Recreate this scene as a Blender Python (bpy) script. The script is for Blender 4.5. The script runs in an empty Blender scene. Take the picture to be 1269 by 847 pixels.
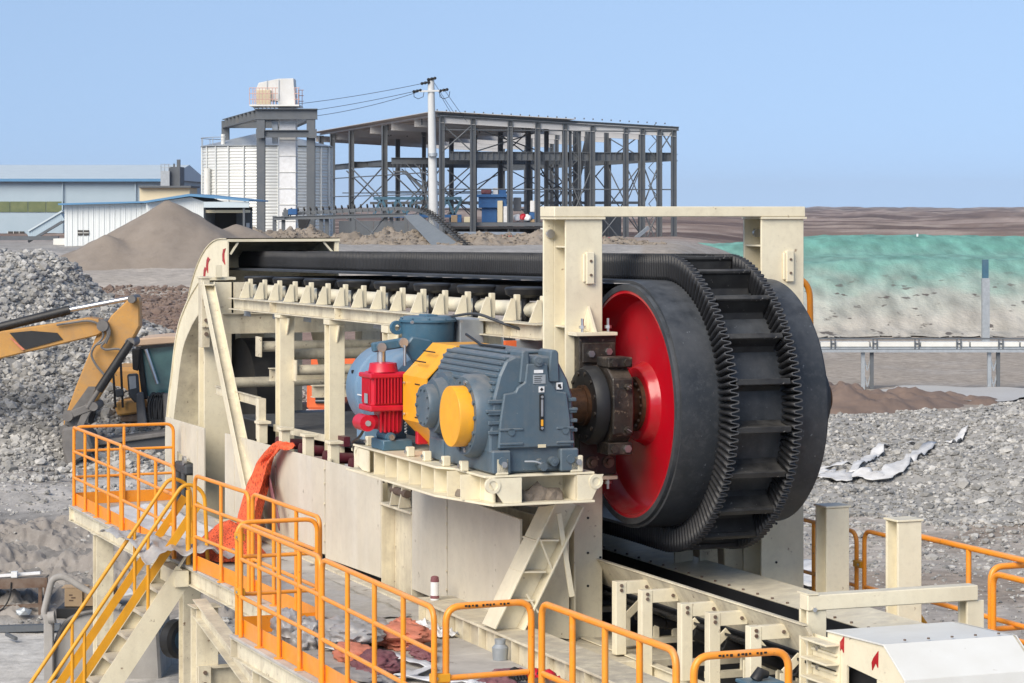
import bpy, bmesh, math, random
from mathutils import Vector, Matrix, noise as mnoise
R = math.radians
PH = R(21.5)                      # heading of the conveyor against the view
CAM_Z = 7.0
sc = bpy.context.scene
COL = sc.collection

# ------------------------------------------------------------------ camera
cam_d = bpy.data.cameras.new('camera')
cam = bpy.data.objects.new('camera', cam_d); COL.objects.link(cam)
cam.location = (0, 0, CAM_Z); cam.rotation_euler = (R(90), 0, 0)
cam_d.sensor_width = 36.0; cam_d.lens = 36.0 * 3200 / 1269
cam_d.shift_y = -165.5 / 1269
cam_d.clip_start = 0.5; cam_d.clip_end = 20000
sc.camera = cam

# ------------------------------------------------------------------ sky + sun
SUN_EL, SUN_AZ = R(36), R(212)     # azimuth clockwise from +Y
world = bpy.data.worlds.new('World'); sc.world = world; world.use_nodes = True
wn = world.node_tree; wn.nodes.clear()
w_out = wn.nodes.new('ShaderNodeOutputWorld'); w_bg = wn.nodes.new('ShaderNodeBackground')
sky = wn.nodes.new('ShaderNodeTexSky'); sky.sky_type = 'NISHITA'; sky.sun_disc = False
sky.sun_elevation = SUN_EL; sky.sun_rotation = SUN_AZ
sky.air_density = 1.0; sky.dust_density = 0.6; sky.ozone_density = 2.0; sky.altitude = 800
# the whole dome is read a little higher up than the eye looks, so the horizon stays blue all round
w_tc = wn.nodes.new('ShaderNodeTexCoord'); w_map = wn.nodes.new('ShaderNodeVectorMath'); w_map.operation = 'MULTIPLY_ADD'
w_map.inputs[1].default_value = (1, 1, 0.45); w_map.inputs[2].default_value = (0, 0, 0.21)
w_nrm = wn.nodes.new('ShaderNodeVectorMath'); w_nrm.operation = 'NORMALIZE'
wn.links.new(w_tc.outputs['Generated'], w_map.inputs[0]); wn.links.new(w_map.outputs[0], w_nrm.inputs[0])
wn.links.new(w_nrm.outputs[0], sky.inputs['Vector'])
w_hsv = wn.nodes.new('ShaderNodeHueSaturation'); w_hsv.inputs['Saturation'].default_value = 0.90
wn.links.new(sky.outputs[0], w_hsv.inputs['Color'])
wn.links.new(w_hsv.outputs[0], w_bg.inputs['Color']); wn.links.new(w_bg.outputs[0], w_out.inputs[0])
w_bg.inputs['Strength'].default_value = 0.054
sun_d = bpy.data.lights.new('sun', 'SUN'); sun_d.energy = 1.5; sun_d.angle = R(42); sun_d.color = (1, 0.90, 0.76)
sun = bpy.data.objects.new('sun', sun_d); COL.objects.link(sun)
sdir = Vector((math.sin(SUN_AZ) * math.cos(SUN_EL), math.cos(SUN_AZ) * math.cos(SUN_EL), math.sin(SUN_EL)))
sun.rotation_euler = sdir.to_track_quat('Z', 'Y').to_euler()
sun.location = (0, -20, 60)
sc.view_settings.view_transform = 'Standard'; sc.view_settings.look = 'None'
sc.view_settings.exposure = 1.62; sc.view_settings.gamma = 1.0; sc.view_settings.use_curve_mapping = False

# ------------------------------------------------------------------ materials
MATS = {}
def mat(name, col, rough=0.6, col2=None, scale=3.0, mix=0.5, bump=0.0, bscale=40.0, metal=0.0, streak=None, dust=None, spec=0.5, speck=None, wave=None, grime=None):
    """procedural paint / rubber / soil: two tones by noise, optional vertical streaks, dust on up-facing faces, chips, fine relief"""
    m = bpy.data.materials.new(name); m.use_nodes = True; MATS[name] = m
    nt = m.node_tree; N = nt.nodes; L = nt.links
    b = N['Principled BSDF']; b.inputs['Roughness'].default_value = rough; b.inputs['Metallic'].default_value = metal
    b.inputs['Specular IOR Level'].default_value = spec
    tc = N.new('ShaderNodeTexCoord')
    def nz(sc_, detail=4, vec=None, ro=0.6):
        t = N.new('ShaderNodeTexNoise'); t.inputs['Scale'].default_value = sc_; t.inputs['Detail'].default_value = detail
        t.inputs['Roughness'].default_value = ro
        L.new(vec or tc.outputs['Object'], t.inputs['Vector']); return t.outputs['Fac']
    def ramp(fac, a, b_):
        r = N.new('ShaderNodeMapRange'); r.inputs[1].default_value = a; r.inputs[2].default_value = b_
        L.new(fac, r.inputs[0]); return r.outputs[0]
    def mixc(fac, A, B_, scl=1.0):
        x = N.new('ShaderNodeMix'); x.data_type = 'RGBA'
        if scl != 1.0:
            q = N.new('ShaderNodeMath'); q.operation = 'MULTIPLY'; q.inputs[1].default_value = scl; L.new(fac, q.inputs[0]); fac = q.outputs[0]
        L.new(fac, x.inputs[0])
        for k, c in ((6, A), (7, B_)):
            if isinstance(c, tuple): x.inputs[k].default_value = (*c, 1)
            else: L.new(c, x.inputs[k])
        return x.outputs[2]
    c = (*col,)
    cur = c
    if col2: cur = mixc(ramp(nz(scale), 0.35, 0.68), cur, col2, mix)
    if streak:
        mp = N.new('ShaderNodeMapping'); mp.inputs['Scale'].default_value = (streak[1], streak[1], streak[1] * 0.09)
        L.new(tc.outputs['Object'], mp.inputs[0])
        cur = mixc(ramp(nz(1.0, 5, mp.outputs[0]), 0.52, 0.75), cur, streak[0], streak[2])
    if speck: cur = mixc(ramp(nz(speck[1], 3), speck[2], speck[2] + 0.06), cur, speck[0])
    if dust:
        g = N.new('ShaderNodeNewGeometry'); sp = N.new('ShaderNodeSeparateXYZ'); L.new(g.outputs['Normal'], sp.inputs[0])
        up = ramp(sp.outputs[2], 0.3, 0.95)
        q = N.new('ShaderNodeMath'); q.operation = 'MULTIPLY'; L.new(up, q.inputs[0]); L.new(ramp(nz(6), 0.3, 0.65), q.inputs[1])
        cur = mixc(q.outputs[0], cur, dust[0], dust[1])
    if grime:
        cur = mixc(ramp(nz(.9, 6, ro=.7), .48, .72), cur, grime[0], grime[1])
        cur = mixc(ramp(nz(13, 6, ro=.75), .50, .70), cur, grime[0], grime[1] * .8)
    if isinstance(cur, tuple): b.inputs['Base Color'].default_value = (*cur, 1)
    else: L.new(cur, b.inputs['Base Color'])
    if rough < 0.7 and col2:
        L.new(ramp(nz(scale * 2), -0.3, 1.3), b.inputs['Roughness'])
        N[-1].inputs[3].default_value = max(0.05, rough - 0.15); N[-1].inputs[4].default_value = min(1, rough + 0.2)
    if bump or wave:
        bp = N.new('ShaderNodeBump'); bp.inputs['Distance'].default_value = 0.02; bp.inputs['Strength'].default_value = bump or 0.3
        if wave:
            wv = N.new('ShaderNodeTexWave'); wv.bands_direction = wave[0]; wv.inputs['Scale'].default_value = wave[1]; L.new(tc.outputs['Object'], wv.inputs['Vector'])
            bp.inputs['Distance'].default_value = wave[2]
            L.new(wv.outputs['Fac'], bp.inputs['Height'])
        else: L.new(nz(bscale, 5), bp.inputs['Height'])
        L.new(bp.outputs[0], b.inputs['Normal'])
    return m

CREAM = mat('cream_paint', (.80, .735, .55), .45, (.72, .65, .475), 2.2, .8, .05, 60, streak=((.42, .36, .25), 2.2, .3), dust=((.42, .38, .31), .55), speck=((.27, .19, .12), 9, .69), grime=((.50, .44, .33), .38))
CREAM2 = mat('cream_paint_weathered', (.76, .695, .52), .5, (.56, .50, .38), 3.5, .9, .08, 50, streak=((.30, .25, .17), 5, .6), dust=((.38, .35, .29), .8), speck=((.20, .13, .08), 14, .66), grime=((.40, .35, .26), .5))
PANEL = mat('panel_paint', (.65, .60, .485), .55, (.55, .505, .41), 1.3, .9, .04, 40, streak=((.72, .70, .64), 1.6, .55), speck=((.33, .28, .21), 7, .69), grime=((.44, .40, .33), .4))
WHITE = mat('white_sheet_paint', (.70, .70, .66), .42, (.62, .61, .56), 2.5, .7, .03, 30, speck=((.45, .42, .36), 12, .7))
ORANGE = mat('orange_paint', (.86, .30, .016), .36, (.76, .24, .012), 6, .7, .04, 60, dust=((.72, .42, .22), .6), speck=((.25, .09, .02), 30, .68), grime=((.62, .34, .15), .35))
YELLOW = mat('yellow_paint', (.72, .34, .015), .45, (.60, .27, .015), 5, .8, .05, 50, streak=((.35, .19, .03), 5, .35))
GUARD = mat('guard_yellow_paint', (.85, .40, .02), .42, (.74, .32, .02), 5, .7, .05, 50, streak=((.45, .22, .03), 4, .4), grime=((.58, .33, .08), .4), speck=((.12, .09, .06), 18, .71))
RED = mat('red_paint', (.42, .003, .012), .2, (.35, .003, .010), 1.6, .7, .03, 25, dust=((.30, .10, .08), .5), speck=((.12, .02, .02), 10, .70), grime=((.27, .03, .03), .3))
THRUST = mat('red_enamel', (.56, .008, .028), .35, (.44, .006, .022), 5, .6, .04, 40, grime=((.36, .03, .04), .4), speck=((.1, .02, .02), 25, .71))
GEAR = mat('gear_paint', (.075, .118, .155), .42, (.062, .095, .122), 4, .8, .08, 60, dust=((.24, .23, .21), .75), streak=((.17, .18, .18), 4, .45), speck=((.30, .31, .31), 34, .70), grime=((.13, .14, .145), .5))
MOTOR = mat('motor_blue_paint', (.15, .255, .37), .38, (.12, .215, .32), 4, .7, .04, 40, dust=((.26, .29, .32), .6), streak=((.22, .29, .36), 3, .5), grime=((.19, .26, .34), .5), speck=((.05, .07, .1), 20, .72))
TERM = mat('terminal_blue_paint', (.045, .125, .19), .42, (.038, .10, .15), 5, .7, .05, 50, dust=((.18, .22, .25), .7), grime=((.10, .15, .18), .5))
RUBBER = mat('belt_rubber', (.007, .0075, .009), .5, (.013, .014, .017), 3, .8, .12, 90, dust=((.06, .06, .06), .45))
LAG = mat('drum_rubber', (.020, .024, .029), .5, (.034, .039, .046), 2.4, .9, .1, 70, dust=((.11, .12, .132), .7), speck=((.15, .16, .17), 22, .68), streak=((.075, .075, .075), 3, .5), grime=((.085, .088, .092), .55))
RUBEDGE = mat('rubber_edge_worn', (.085, .088, .092), .7, (.04, .04, .044), 30, .7)
CLEAT = mat('cleat_rubber', (.012, .012, .013), .6, (.04, .04, .038), 6, .7, .15, 60, dust=((.11, .105, .095), .6), speck=((.22, .21, .19), 20, .67))
BELTDUST = mat('dusty_rubber', (.075, .078, .082), .75, (.045, .047, .05), 2, .8, .1, 40, dust=((.13, .13, .13), .7))
GREASE = mat('greasy_iron', (.010, .009, .008), .38, (.05, .04, .031), 6, .9, .3, 40, dust=((.14, .115, .09), .7), speck=((.16, .125, .09), 16, .62), grime=((.07, .055, .042), .5))
RUST = mat('rusty_shaft', (.14, .065, .03), .5, (.05, .03, .018), 12, .9, .15, 40, metal=.5)
RUSTB = mat('rusty_steel', (.11, .065, .042), .8, (.19, .15, .12), 5, .8, .15, 40)
STEEL = mat('bright_steel', (.62, .62, .62), .3, (.42, .42, .42), 9, .6, metal=.9)
GALV = mat('galvanised_plate', (.42, .45, .47), .45, (.32, .35, .37), 5, .9, .05, 30, metal=.4)
DARKST = mat('dark_steel_paint', (.105, .118, .132), .6, (.085, .097, .11), 2, .7, grime=((.15, .145, .135), .4))
MAROON = mat('maroon_roller', (.09, .012, .022), .45, (.06, .01, .015), 6, .7, dust=((.15, .1, .09), .6))
BLACKP = mat('black_paint', (.008, .008, .009), .5, (.018, .018, .018), 5, .6, dust=((.07, .07, .066), .4))
MUD = mat('dried_mud', (.21, .175, .14), .95, (.14, .115, .09), 9, .9, .5, 25)
DECK = mat('walkway_deck', (.50, .475, .43), .8, (.34, .32, .29), 2.2, .9, .1, 25, speck=((.18, .15, .12), 5, .62))
TREAD = mat('checker_tread', (.60, .54, .42), .7, (.45, .41, .33), 6, .8, .2, 40)
PLASTIC = mat('clear_plastic_sheet', (.66, .65, .64), .32, (.48, .47, .46), 7, .8, .35, 12)
WPLASTIC = mat('white_plastic', (.74, .75, .76), .5, (.60, .60, .60), 4, .7, .3, 8)
RAG = mat('maroon_rag', (.17, .055, .07), .9, (.26, .13, .13), 8, .8, .5, 18)
GLOVE = mat('salmon_sack', (.60, .22, .14), .85, (.48, .15, .09), 8, .8, .5, 16)
CARD = mat('cardboard', (.42, .30, .18), .85, (.36, .25, .15), 6, .6)
DUSTY = mat('dusty_grey_metal', (.36, .345, .325), .9, (.26, .25, .235), 2.5, .9, .1, 30, streak=((.14, .13, .12), 4, .4))
CONC = mat('grey_plastic', (.045, .05, .055), .5, (.06, .065, .07), 4, .5)
EXY = mat('excavator_yellow', (.50, .26, .06), .5, (.40, .20, .05), 2.2, .8, .05, 30, streak=((.27, .17, .09), 1.5, .5), grime=((.30, .20, .11), .6), speck=((.10, .08, .06), 8, .68))
EXG = mat('excavator_worn_steel', (.16, .15, .14), .6, (.10, .095, .09), 3, .9, .1, 20)
GLASS = mat('cab_glass', (.06, .14, .14), .08, (.10, .22, .21), 3, .7, spec=.8)
ORTRUCK = mat('truck_orange', (.75, .15, .04), .4, (.65, .12, .04), 4, .6)
BLUEM = mat('plant_blue_paint', (.025, .115, .30), .45, (.02, .08, .22), 3, .6)
WALLB = mat('pale_blue_cladding', (.37, .46, .52), .55, (.33, .42, .48), .6, .7, wave=('X', 3.2, .02))
WALLW = mat('white_cladding', (.68, .71, .70), .55, (.60, .63, .63), .8, .7, wave=('X', 3.2, .02))
BLUET = mat('blue_trim', (.10, .25, .42), .5, (.08, .2, .36), 2, .5)
ROOFG = mat('pale_roof_sheet', (.50, .57, .60), .5, (.44, .51, .55), .7, .6)
OLIVE = mat('olive_glazing', (.12, .15, .07), .3, (.18, .20, .09), 1.2, .8)
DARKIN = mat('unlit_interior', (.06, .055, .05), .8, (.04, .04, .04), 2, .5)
SILO = mat('silo_galvanised', (.70, .71, .68), .38, (.60, .62, .61), 1.2, .7, metal=.2)
PALECR = mat('pale_cream_cladding', (.66, .58, .40), .6, (.6, .52, .36), 2, .5)
POLEW = mat('concrete_pole', (.58, .59, .58), .75, (.50, .51, .51), 3, .6)
SAND = mat('pile_sand', (.255, .215, .175), .95, (.205, .172, .14), .5, .9, .6, 5, speck=((.33, .285, .24), 1.1, .99), streak=((.17, .14, .115), 2.0, .6), grime=((.31, .27, .23), .35))
RUBBLE = mat('rubble_stone', (.24, .235, .22), .9, (.36, .35, .33), 2.2, .9, .6, 6, speck=((.12, .115, .11), 5, .6))
BROWN = mat('brown_earth', (.20, .145, .115), .95, (.14, .10, .08), .8, .9, .5, 4)
HEAP = mat('tan_spoil', (.26, .22, .175), .95, (.18, .15, .12), 2.2, .9, .7, 5, grime=((.34, .30, .25), .5))
POND = mat('pale_dry_pond', (.46, .455, .44), .8, (.40, .39, .37), .4, .6)
def rockmat():
    m = mat('broken_rock', (.375, .365, .34), .9, (.245, .24, .225), 2.0, .9, .4, 12)
    nt = m.node_tree; oi = nt.nodes.new('ShaderNodeObjectInfo'); b = nt.nodes['Principled BSDF']
    src = b.inputs['Base Color'].links[0].from_socket
    hs = nt.nodes.new('ShaderNodeHueSaturation'); mr = nt.nodes.new('ShaderNodeMapRange')
    mr.inputs[3].default_value = .6; mr.inputs[4].default_value = 1.45
    geo = nt.nodes.new('ShaderNodeNewGeometry'); ad = nt.nodes.new('ShaderNodeMath'); ad.operation = 'ADD'
    fr = nt.nodes.new('ShaderNodeMath'); fr.operation = 'FRACT'
    nt.links.new(geo.outputs['Random Per Island'], ad.inputs[0]); nt.links.new(oi.outputs['Random'], ad.inputs[1])
    nt.links.new(ad.outputs[0], fr.inputs[0]); nt.links.new(fr.outputs[0], mr.inputs[0])
    nt.links.new(mr.outputs[0], hs.inputs['Value']); nt.links.new(src, hs.inputs['Color']); nt.links.new(hs.outputs[0], b.inputs['Base Color'])
    return m
ROCK = rockmat()

# ------------------------------------------------------------------ mesh builder
PLASTIC.node_tree.nodes['Principled BSDF'].inputs['Transmission Weight'].default_value = .45
ORG = {}                           # object -> origin of its local frame (in the frame's own axes)
def rpath(pts, r, n=5):
    """polyline with its inner corners rounded"""
    P = [Vector(p) for p in pts]; out = [P[0]]
    for i in range(1, len(P) - 1):
        a = (P[i - 1] - P[i]); b = (P[i + 1] - P[i]); d = min(r, a.length * .49, b.length * .49)
        p0 = P[i] + a.normalized() * d; p1 = P[i] + b.normalized() * d
        for k in range(n + 1):
            t = k / n; out.append((1 - t) ** 2 * p0 + 2 * t * (1 - t) * P[i] + t * t * p1)
    out.append(P[-1]); return out
ICO = None
def ico_base(sub):
    bm = bmesh.new(); bmesh.ops.create_icosphere(bm, subdivisions=sub, radius=1)
    v = [x.co.copy() for x in bm.verts]; f = [[y.index for y in x.verts] for x in bm.faces]; bm.free(); return v, f
ICO1 = ico_base(1); ICO2 = ico_base(2)
class B:
    def __init__(s): s.v = []; s.f = []; s.sm = []
    def add(s, v, f, sm=False):
        o = len(s.v); s.v.extend([tuple(x) for x in v]); s.f.extend([[i + o for i in q] for q in f]); s.sm.extend([sm] * len(f)); return s
    def box(s, x0, x1, y0, y1, z0, z1):
        return s.add([(x0, y0, z0), (x1, y0, z0), (x1, y1, z0), (x0, y1, z0), (x0, y0, z1), (x1, y0, z1), (x1, y1, z1), (x0, y1, z1)],
                     [(3, 2, 1, 0), (4, 5, 6, 7), (0, 1, 5, 4), (1, 2, 6, 5), (2, 3, 7, 6), (3, 0, 4, 7)])
    def beam(s, p, q, w, h, up=(0, 0, 1)):
        p = Vector(p); q = Vector(q); d = (q - p).normalized(); up = Vector(up); sd = d.cross(up)
        if sd.length < 1e-4: sd = d.cross(Vector((0, 1, 0)))
        sd.normalize(); u = sd.cross(d).normalized()
        V = []
        for c in (p, q):
            for a, b in ((-1, -1), (1, -1), (1, 1), (-1, 1)): V.append(c + sd * (a * w / 2) + u * (b * h / 2))
        return s.add(V, [(0, 1, 2, 3), (7, 6, 5, 4), (0, 4, 5, 1), (1, 5, 6, 2), (2, 6, 7, 3), (3, 7, 4, 0)])
    def hbeam(s, p, q, w, h, tf=.02, tw=.014, up=(0, 0, 1)):
        p = Vector(p); q = Vector(q); d = (q - p).normalized(); upv = Vector(up); sd = d.cross(upv).normalized(); u = sd.cross(d).normalized()
        o = u * (h / 2 - tf / 2)
        s.beam(p + o, q + o, w, tf, u); s.beam(p - o, q - o, w, tf, u); s.beam(p, q, tw, h - 2 * tf, u); return s
    def tube(s, pts, r, n=8, caps=True):
        P = [Vector(p) for p in pts]; rings = []; prev = None
        for i, p in enumerate(P):
            d = ((P[i] - P[i - 1]).normalized() if i else Vector()) + ((P[i + 1] - P[i]).normalized() if i < len(P) - 1 else Vector())
            d.normalize()
            if prev is None:
                a = Vector((0, 0, 1)) if abs(d.z) < .9 else Vector((1, 0, 0)); x = d.cross(a).normalized()
            else:
                x = prev - d * prev.dot(d); x.normalize()
            prev = x; y = d.cross(x)
            rr = r[i] if isinstance(r, (list, tuple)) else r
            rings.append([p + (x * math.cos(2 * math.pi * k / n) + y * math.sin(2 * math.pi * k / n)) * rr for k in range(n)])
        V = [v for g in rings for v in g]; F = []
        for i in range(len(P) - 1):
            for k in range(n):
                a = i * n + k; b = i * n + (k + 1) % n; F.append((a, b, b + n, a + n))
        s.add(V, F, True)
        if caps:
            s.add(rings[0], [tuple(range(n))[::-1]]); s.add(rings[-1], [tuple(range(n))])
        return s
    def cyl(s, p, q, r, n=16, r2=None): return s.tube([p, q], [r, r if r2 is None else r2], n)
    def lathe(s, c, ax, prof, n=32, close=False, caps=True):
        """prof: (along, radius) pairs about axis ax through c"""
        c = Vector(c); ax = Vector(ax).normalized(); a = Vector((0, 0, 1)) if abs(ax.z) < .9 else Vector((1, 0, 0))
        x = ax.cross(a).normalized(); y = ax.cross(x); V = []; F = []
        for h, r in prof:
            for k in range(n):
                t = 2 * math.pi * k / n; V.append(c + ax * h + (x * math.cos(t) + y * math.sin(t)) * r)
        m = len(prof)
        for i in range(m if close else m - 1):
            for k in range(n):
                i2 = (i + 1) % m; k2 = (k + 1) % n; F.append((i * n + k, i * n + k2, i2 * n + k2, i2 * n + k))
        s.add(V, F, True)
        if not close and caps:
            if prof[0][1] > 1e-3: s.add(V[:n], [tuple(range(n))[::-1]])
            if prof[-1][1] > 1e-3: s.add(V[-n:], [tuple(range(n))])
        return s
    def prism(s, poly, ax, lo, hi):
        def P(a, b, h): return (h, a, b) if ax == 's' else ((a, h, b) if ax == 't' else (a, b, h))
        n = len(poly); V = [P(a, b, lo) for a, b in poly] + [P(a, b, hi) for a, b in poly]
        F = [tuple(range(n))[::-1], tuple(range(n, 2 * n))] + [(i, (i + 1) % n, (i + 1) % n + n, i + n) for i in range(n)]
        return s.add(V, F)
    def rock(s, c, r, rng, base=None, squash=.75):
        v0, f0 = base or ICO1; sx, sy, sz = (r * rng.uniform(.7, 1.3) for _ in range(3)); sz *= squash
        off = Vector((rng.uniform(-50, 50), rng.uniform(-50, 50), rng.uniform(-50, 50))); an = rng.uniform(0, 6.28); ca, sa = math.cos(an), math.sin(an)
        V = []
        for v in v0:
            k = 1 + .55 * mnoise.noise(v * 1.1 + off)
            x, y, z = v.x * sx * k, v.y * sy * k, v.z * sz * k
            V.append((c[0] + x * ca - y * sa, c[1] + x * sa + y * ca, c[2] + z))
        return s.add(V, f0)
    def blob(s, c, size, rng, rough=.5, freq=2.2, base=None):
        """a crumpled lump (bag, rag, mud)"""
        v0, f0 = base or ICO2; off = Vector((rng.uniform(-50, 50), rng.uniform(-50, 50), 0)); V = []
        for v in v0:
            k = 1 + rough * mnoise.noise(v * freq + off) + rough * .5 * mnoise.noise(v * freq * 2.6 + off)
            V.append((c[0] + v.x * size[0] * k, c[1] + v.y * size[1] * k, max(c[2] - size[2] * .45, c[2] + v.z * size[2] * k)))
        return s.add(V, f0)
    def grid(s, fn, nu, nv, sm=True):
        V = [fn(i / nu, j / nv) for j in range(nv + 1) for i in range(nu + 1)]
        F = [(j * (nu + 1) + i, j * (nu + 1) + i + 1, (j + 1) * (nu + 1) + i + 1, (j + 1) * (nu + 1) + i) for j in range(nv) for i in range(nu)]
        return s.add(V, F, sm)
    def mesh(s, name, m, org=(0, 0, 0), bevel=0, recalc=True, ang=40):
        me = bpy.data.meshes.new(name)
        me.from_pydata([(x - org[0], y - org[1], z - org[2]) for x, y, z in s.v], [], s.f)
        me.polygons.foreach_set('use_smooth', s.sm)
        if recalc or bevel:
            bm = bmesh.new(); bm.from_mesh(me)
            if recalc: bmesh.ops.recalc_face_normals(bm, faces=bm.faces)
            if bevel:
                es = [e for e in bm.edges if len(e.link_faces) == 2 and e.calc_face_angle(0) > .6]
                bmesh.ops.bevel(bm, geom=es, offset=bevel, segments=1, affect='EDGES', clamp_overlap=True)
            bm.to_mesh(me); bm.free()
        if any(s.sm): me.set_sharp_from_angle(angle=R(ang))
        for q in (m if isinstance(m, (list, tuple)) else [m]): me.materials.append(q)
        return me
    def build(s, name, m, parent=None, org=None, rot=PH, bevel=0, recalc=True, ang=40):
        if parent is not None: org = ORG[parent]
        elif org is None: org = (0, 0, 0)
        o = bpy.data.objects.new(name, s.mesh(name, m, org, bevel, recalc, ang)); COL.objects.link(o); ORG[o] = org
        if parent is not None: o.parent = parent
        else:
            o.rotation_euler.z = rot; c, d = math.cos(rot), math.sin(rot); o.location = (org[0] * c - org[1] * d, org[0] * d + org[1] * c, org[2])
        return o
def tag(o, label=None, cat=None, group=None, kind=None):
    for k, v in (('label', label), ('category', cat), ('group', group), ('kind', kind)):
        if v: o[k] = v
    return o
def thing(name, label, cat, org, group=None, rot=PH):
    o = bpy.data.objects.new(name, None); COL.objects.link(o); o.empty_display_size = .2
    c, d = math.cos(rot), math.sin(rot); o.location = (org[0] * c - org[1] * d, org[0] * d + org[1] * c, org[2]); o.rotation_euler.z = rot
    ORG[o] = org; return tag(o, label, cat, group)
def inst(src, off, parent=None, rz=None):
    """copy of a part (shared mesh), moved by off in its thing's frame"""
    o = src.copy(); COL.objects.link(o); o.parent = parent or src.parent; o.location = Vector(src.location) + Vector(off); ORG[o] = ORG[src]
    if rz is not None: o.rotation_euler.z = rz
    return o
def W(u, v, D):                    # a point seen at (u, v) of the survey sheet, D metres off, in world axes
    return ((u - 634.5) / 3200 * D, D, CAM_Z + (258 - v) / 3200 * D)
def lerp(a, b, t): return a + (b - a) * t
def interp(x, xs, ys):
    if x <= xs[0]: return ys[0]
    for i in range(1, len(xs)):
        if x <= xs[i]: return lerp(ys[i - 1], ys[i], (x - xs[i - 1]) / (xs[i] - xs[i - 1]))
    return ys[-1]
def fbm(x, y, o=4, sd=0.0):
    a = 1; t = 0; f = 1
    for _ in range(o):
        t += a * mnoise.noise(Vector((x * f + sd, y * f - sd, sd * .37))); a *= .5; f *= 2.03
    return t
# ================================================================== THE GROUND
rng = random.Random(7)
LD = ([0, 42.5, 44, 47.5, 58, 72, 85, 97, 112, 122, 300, 900, 1500, 3000, 9000], [0, 0, .15, 1.24, 1.24, 2.2, 3.1, 3.8, 4.3, 5.0, 4.6, 3.0, 2.5, 4.5, 4.5])
RD = ([0, 55, 62, 92, 110, 138, 160, 185, 300, 600, 1200, 3000, 9000], [0, 0, .1, .1, 0, 0, 2.6, 3.4, 3.7, 3.0, 2.2, 4.5, 4.5])
def smooth(a, b, x):
    t = max(0, min(1, (x - a) / (b - a))); return t * t * (3 - 2 * t)
def ground_z(x, y):
    d = max(y, 1); a = x / d
    w = smooth(.045, .125, a) if d < 110 else smooth(.06, .12, a)
    if d < 52: w = smooth(-.10, .02, a)
    z = lerp(interp(d, *LD), interp(d, *RD), w)
    n = fbm(x * .18, y * .18, 3) * .10 + fbm(x * .9, y * .9, 3, 4) * .05
    if d < 42: n *= .25
    if 43 < d < 58: n += fbm(x * .5, y * .7, 4, 9) * .22 * (1 if a < 0 else .3)
    if d > 190:
        k = smooth(190, 420, d)
        n += k * (fbm(x * .006, y * .0035, 4, 2) * 2.6 * min(1, d / 700) + max(0, fbm(x * .0011, y * .0006, 4, 5)) * (6.5 * smooth(500, 2600, d)))
        n += k * .35 * fbm(x * .03, y * .012, 3, 8) + smooth(260, 600, d) * 1.5 * min(2.2, d / 700) * max(-.3, fbm(x * .022, y * .008, 4, 21))
    return z + n
def ground_col(x, y, z):
    a = x / max(y, 1); n = fbm(x * .25, y * .25, 3, 3); m = fbm(x * .05, y * .03, 4, 6)
    grey = Vector((.33, .315, .295)); tan = Vector((.41, .37, .325)); slab = Vector((.50, .485, .455)); road = Vector((.42, .375, .32))
    desert = Vector((.215, .155, .125)); dark = Vector((.125, .085, .072)); bank = Vector((.245, .232, .215)); pale = Vector((.34, .27, .225)); red = Vector((.23, .155, .125))
    c = grey.lerp(tan, smooth(.02, .1, a))
    if y < 43.3 and a < .02: c = slab.lerp(grey, smooth(42.2, 43.3, y))
    elif y < 47.3 and a < .05: c = bank
    elif y < 58 and a < .05: c = bank.lerp(Vector((.47, .445, .41)), smooth(47.5, 50, y) * (.75 + .5 * n))
    elif 58 <= y < 120 and a < .05:
        c = red.lerp(road, smooth(90, 97, y + 3 * n)).lerp(tan, smooth(105, 112, y)).lerp(tan, smooth(-.08, .03, a + .04 * n))
    if y > 84 and a >= .05 and y < 150: c = tan.lerp(Vector((.33, .29, .245)), smooth(.1, .5, n + .5))
    if y > 140:
        k = smooth(140, 200, y)
        d2 = desert.lerp(pale, smooth(-.1, .35, m)).lerp(dark, smooth(.0, .3, fbm(x * .004, y * .012, 4, 11))).lerp(Vector((.36, .28, .24)), .7 * smooth(.1, .35, fbm(x * .002, y * .02, 4, 17))).lerp(Vector((.10, .066, .055)), .75 * smooth(.12, .3, fbm(x * .018, y * .014, 4, 27)))
        c = c.lerp(d2, k)
    if 30 < y < 90 and a > .08: c = c.lerp(Vector((.24, .185, .14)), .6 * smooth(.1, .4, fbm(x * .35, y * .22, 4, 41)))
    return c * (1 + .22 * n)
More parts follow.
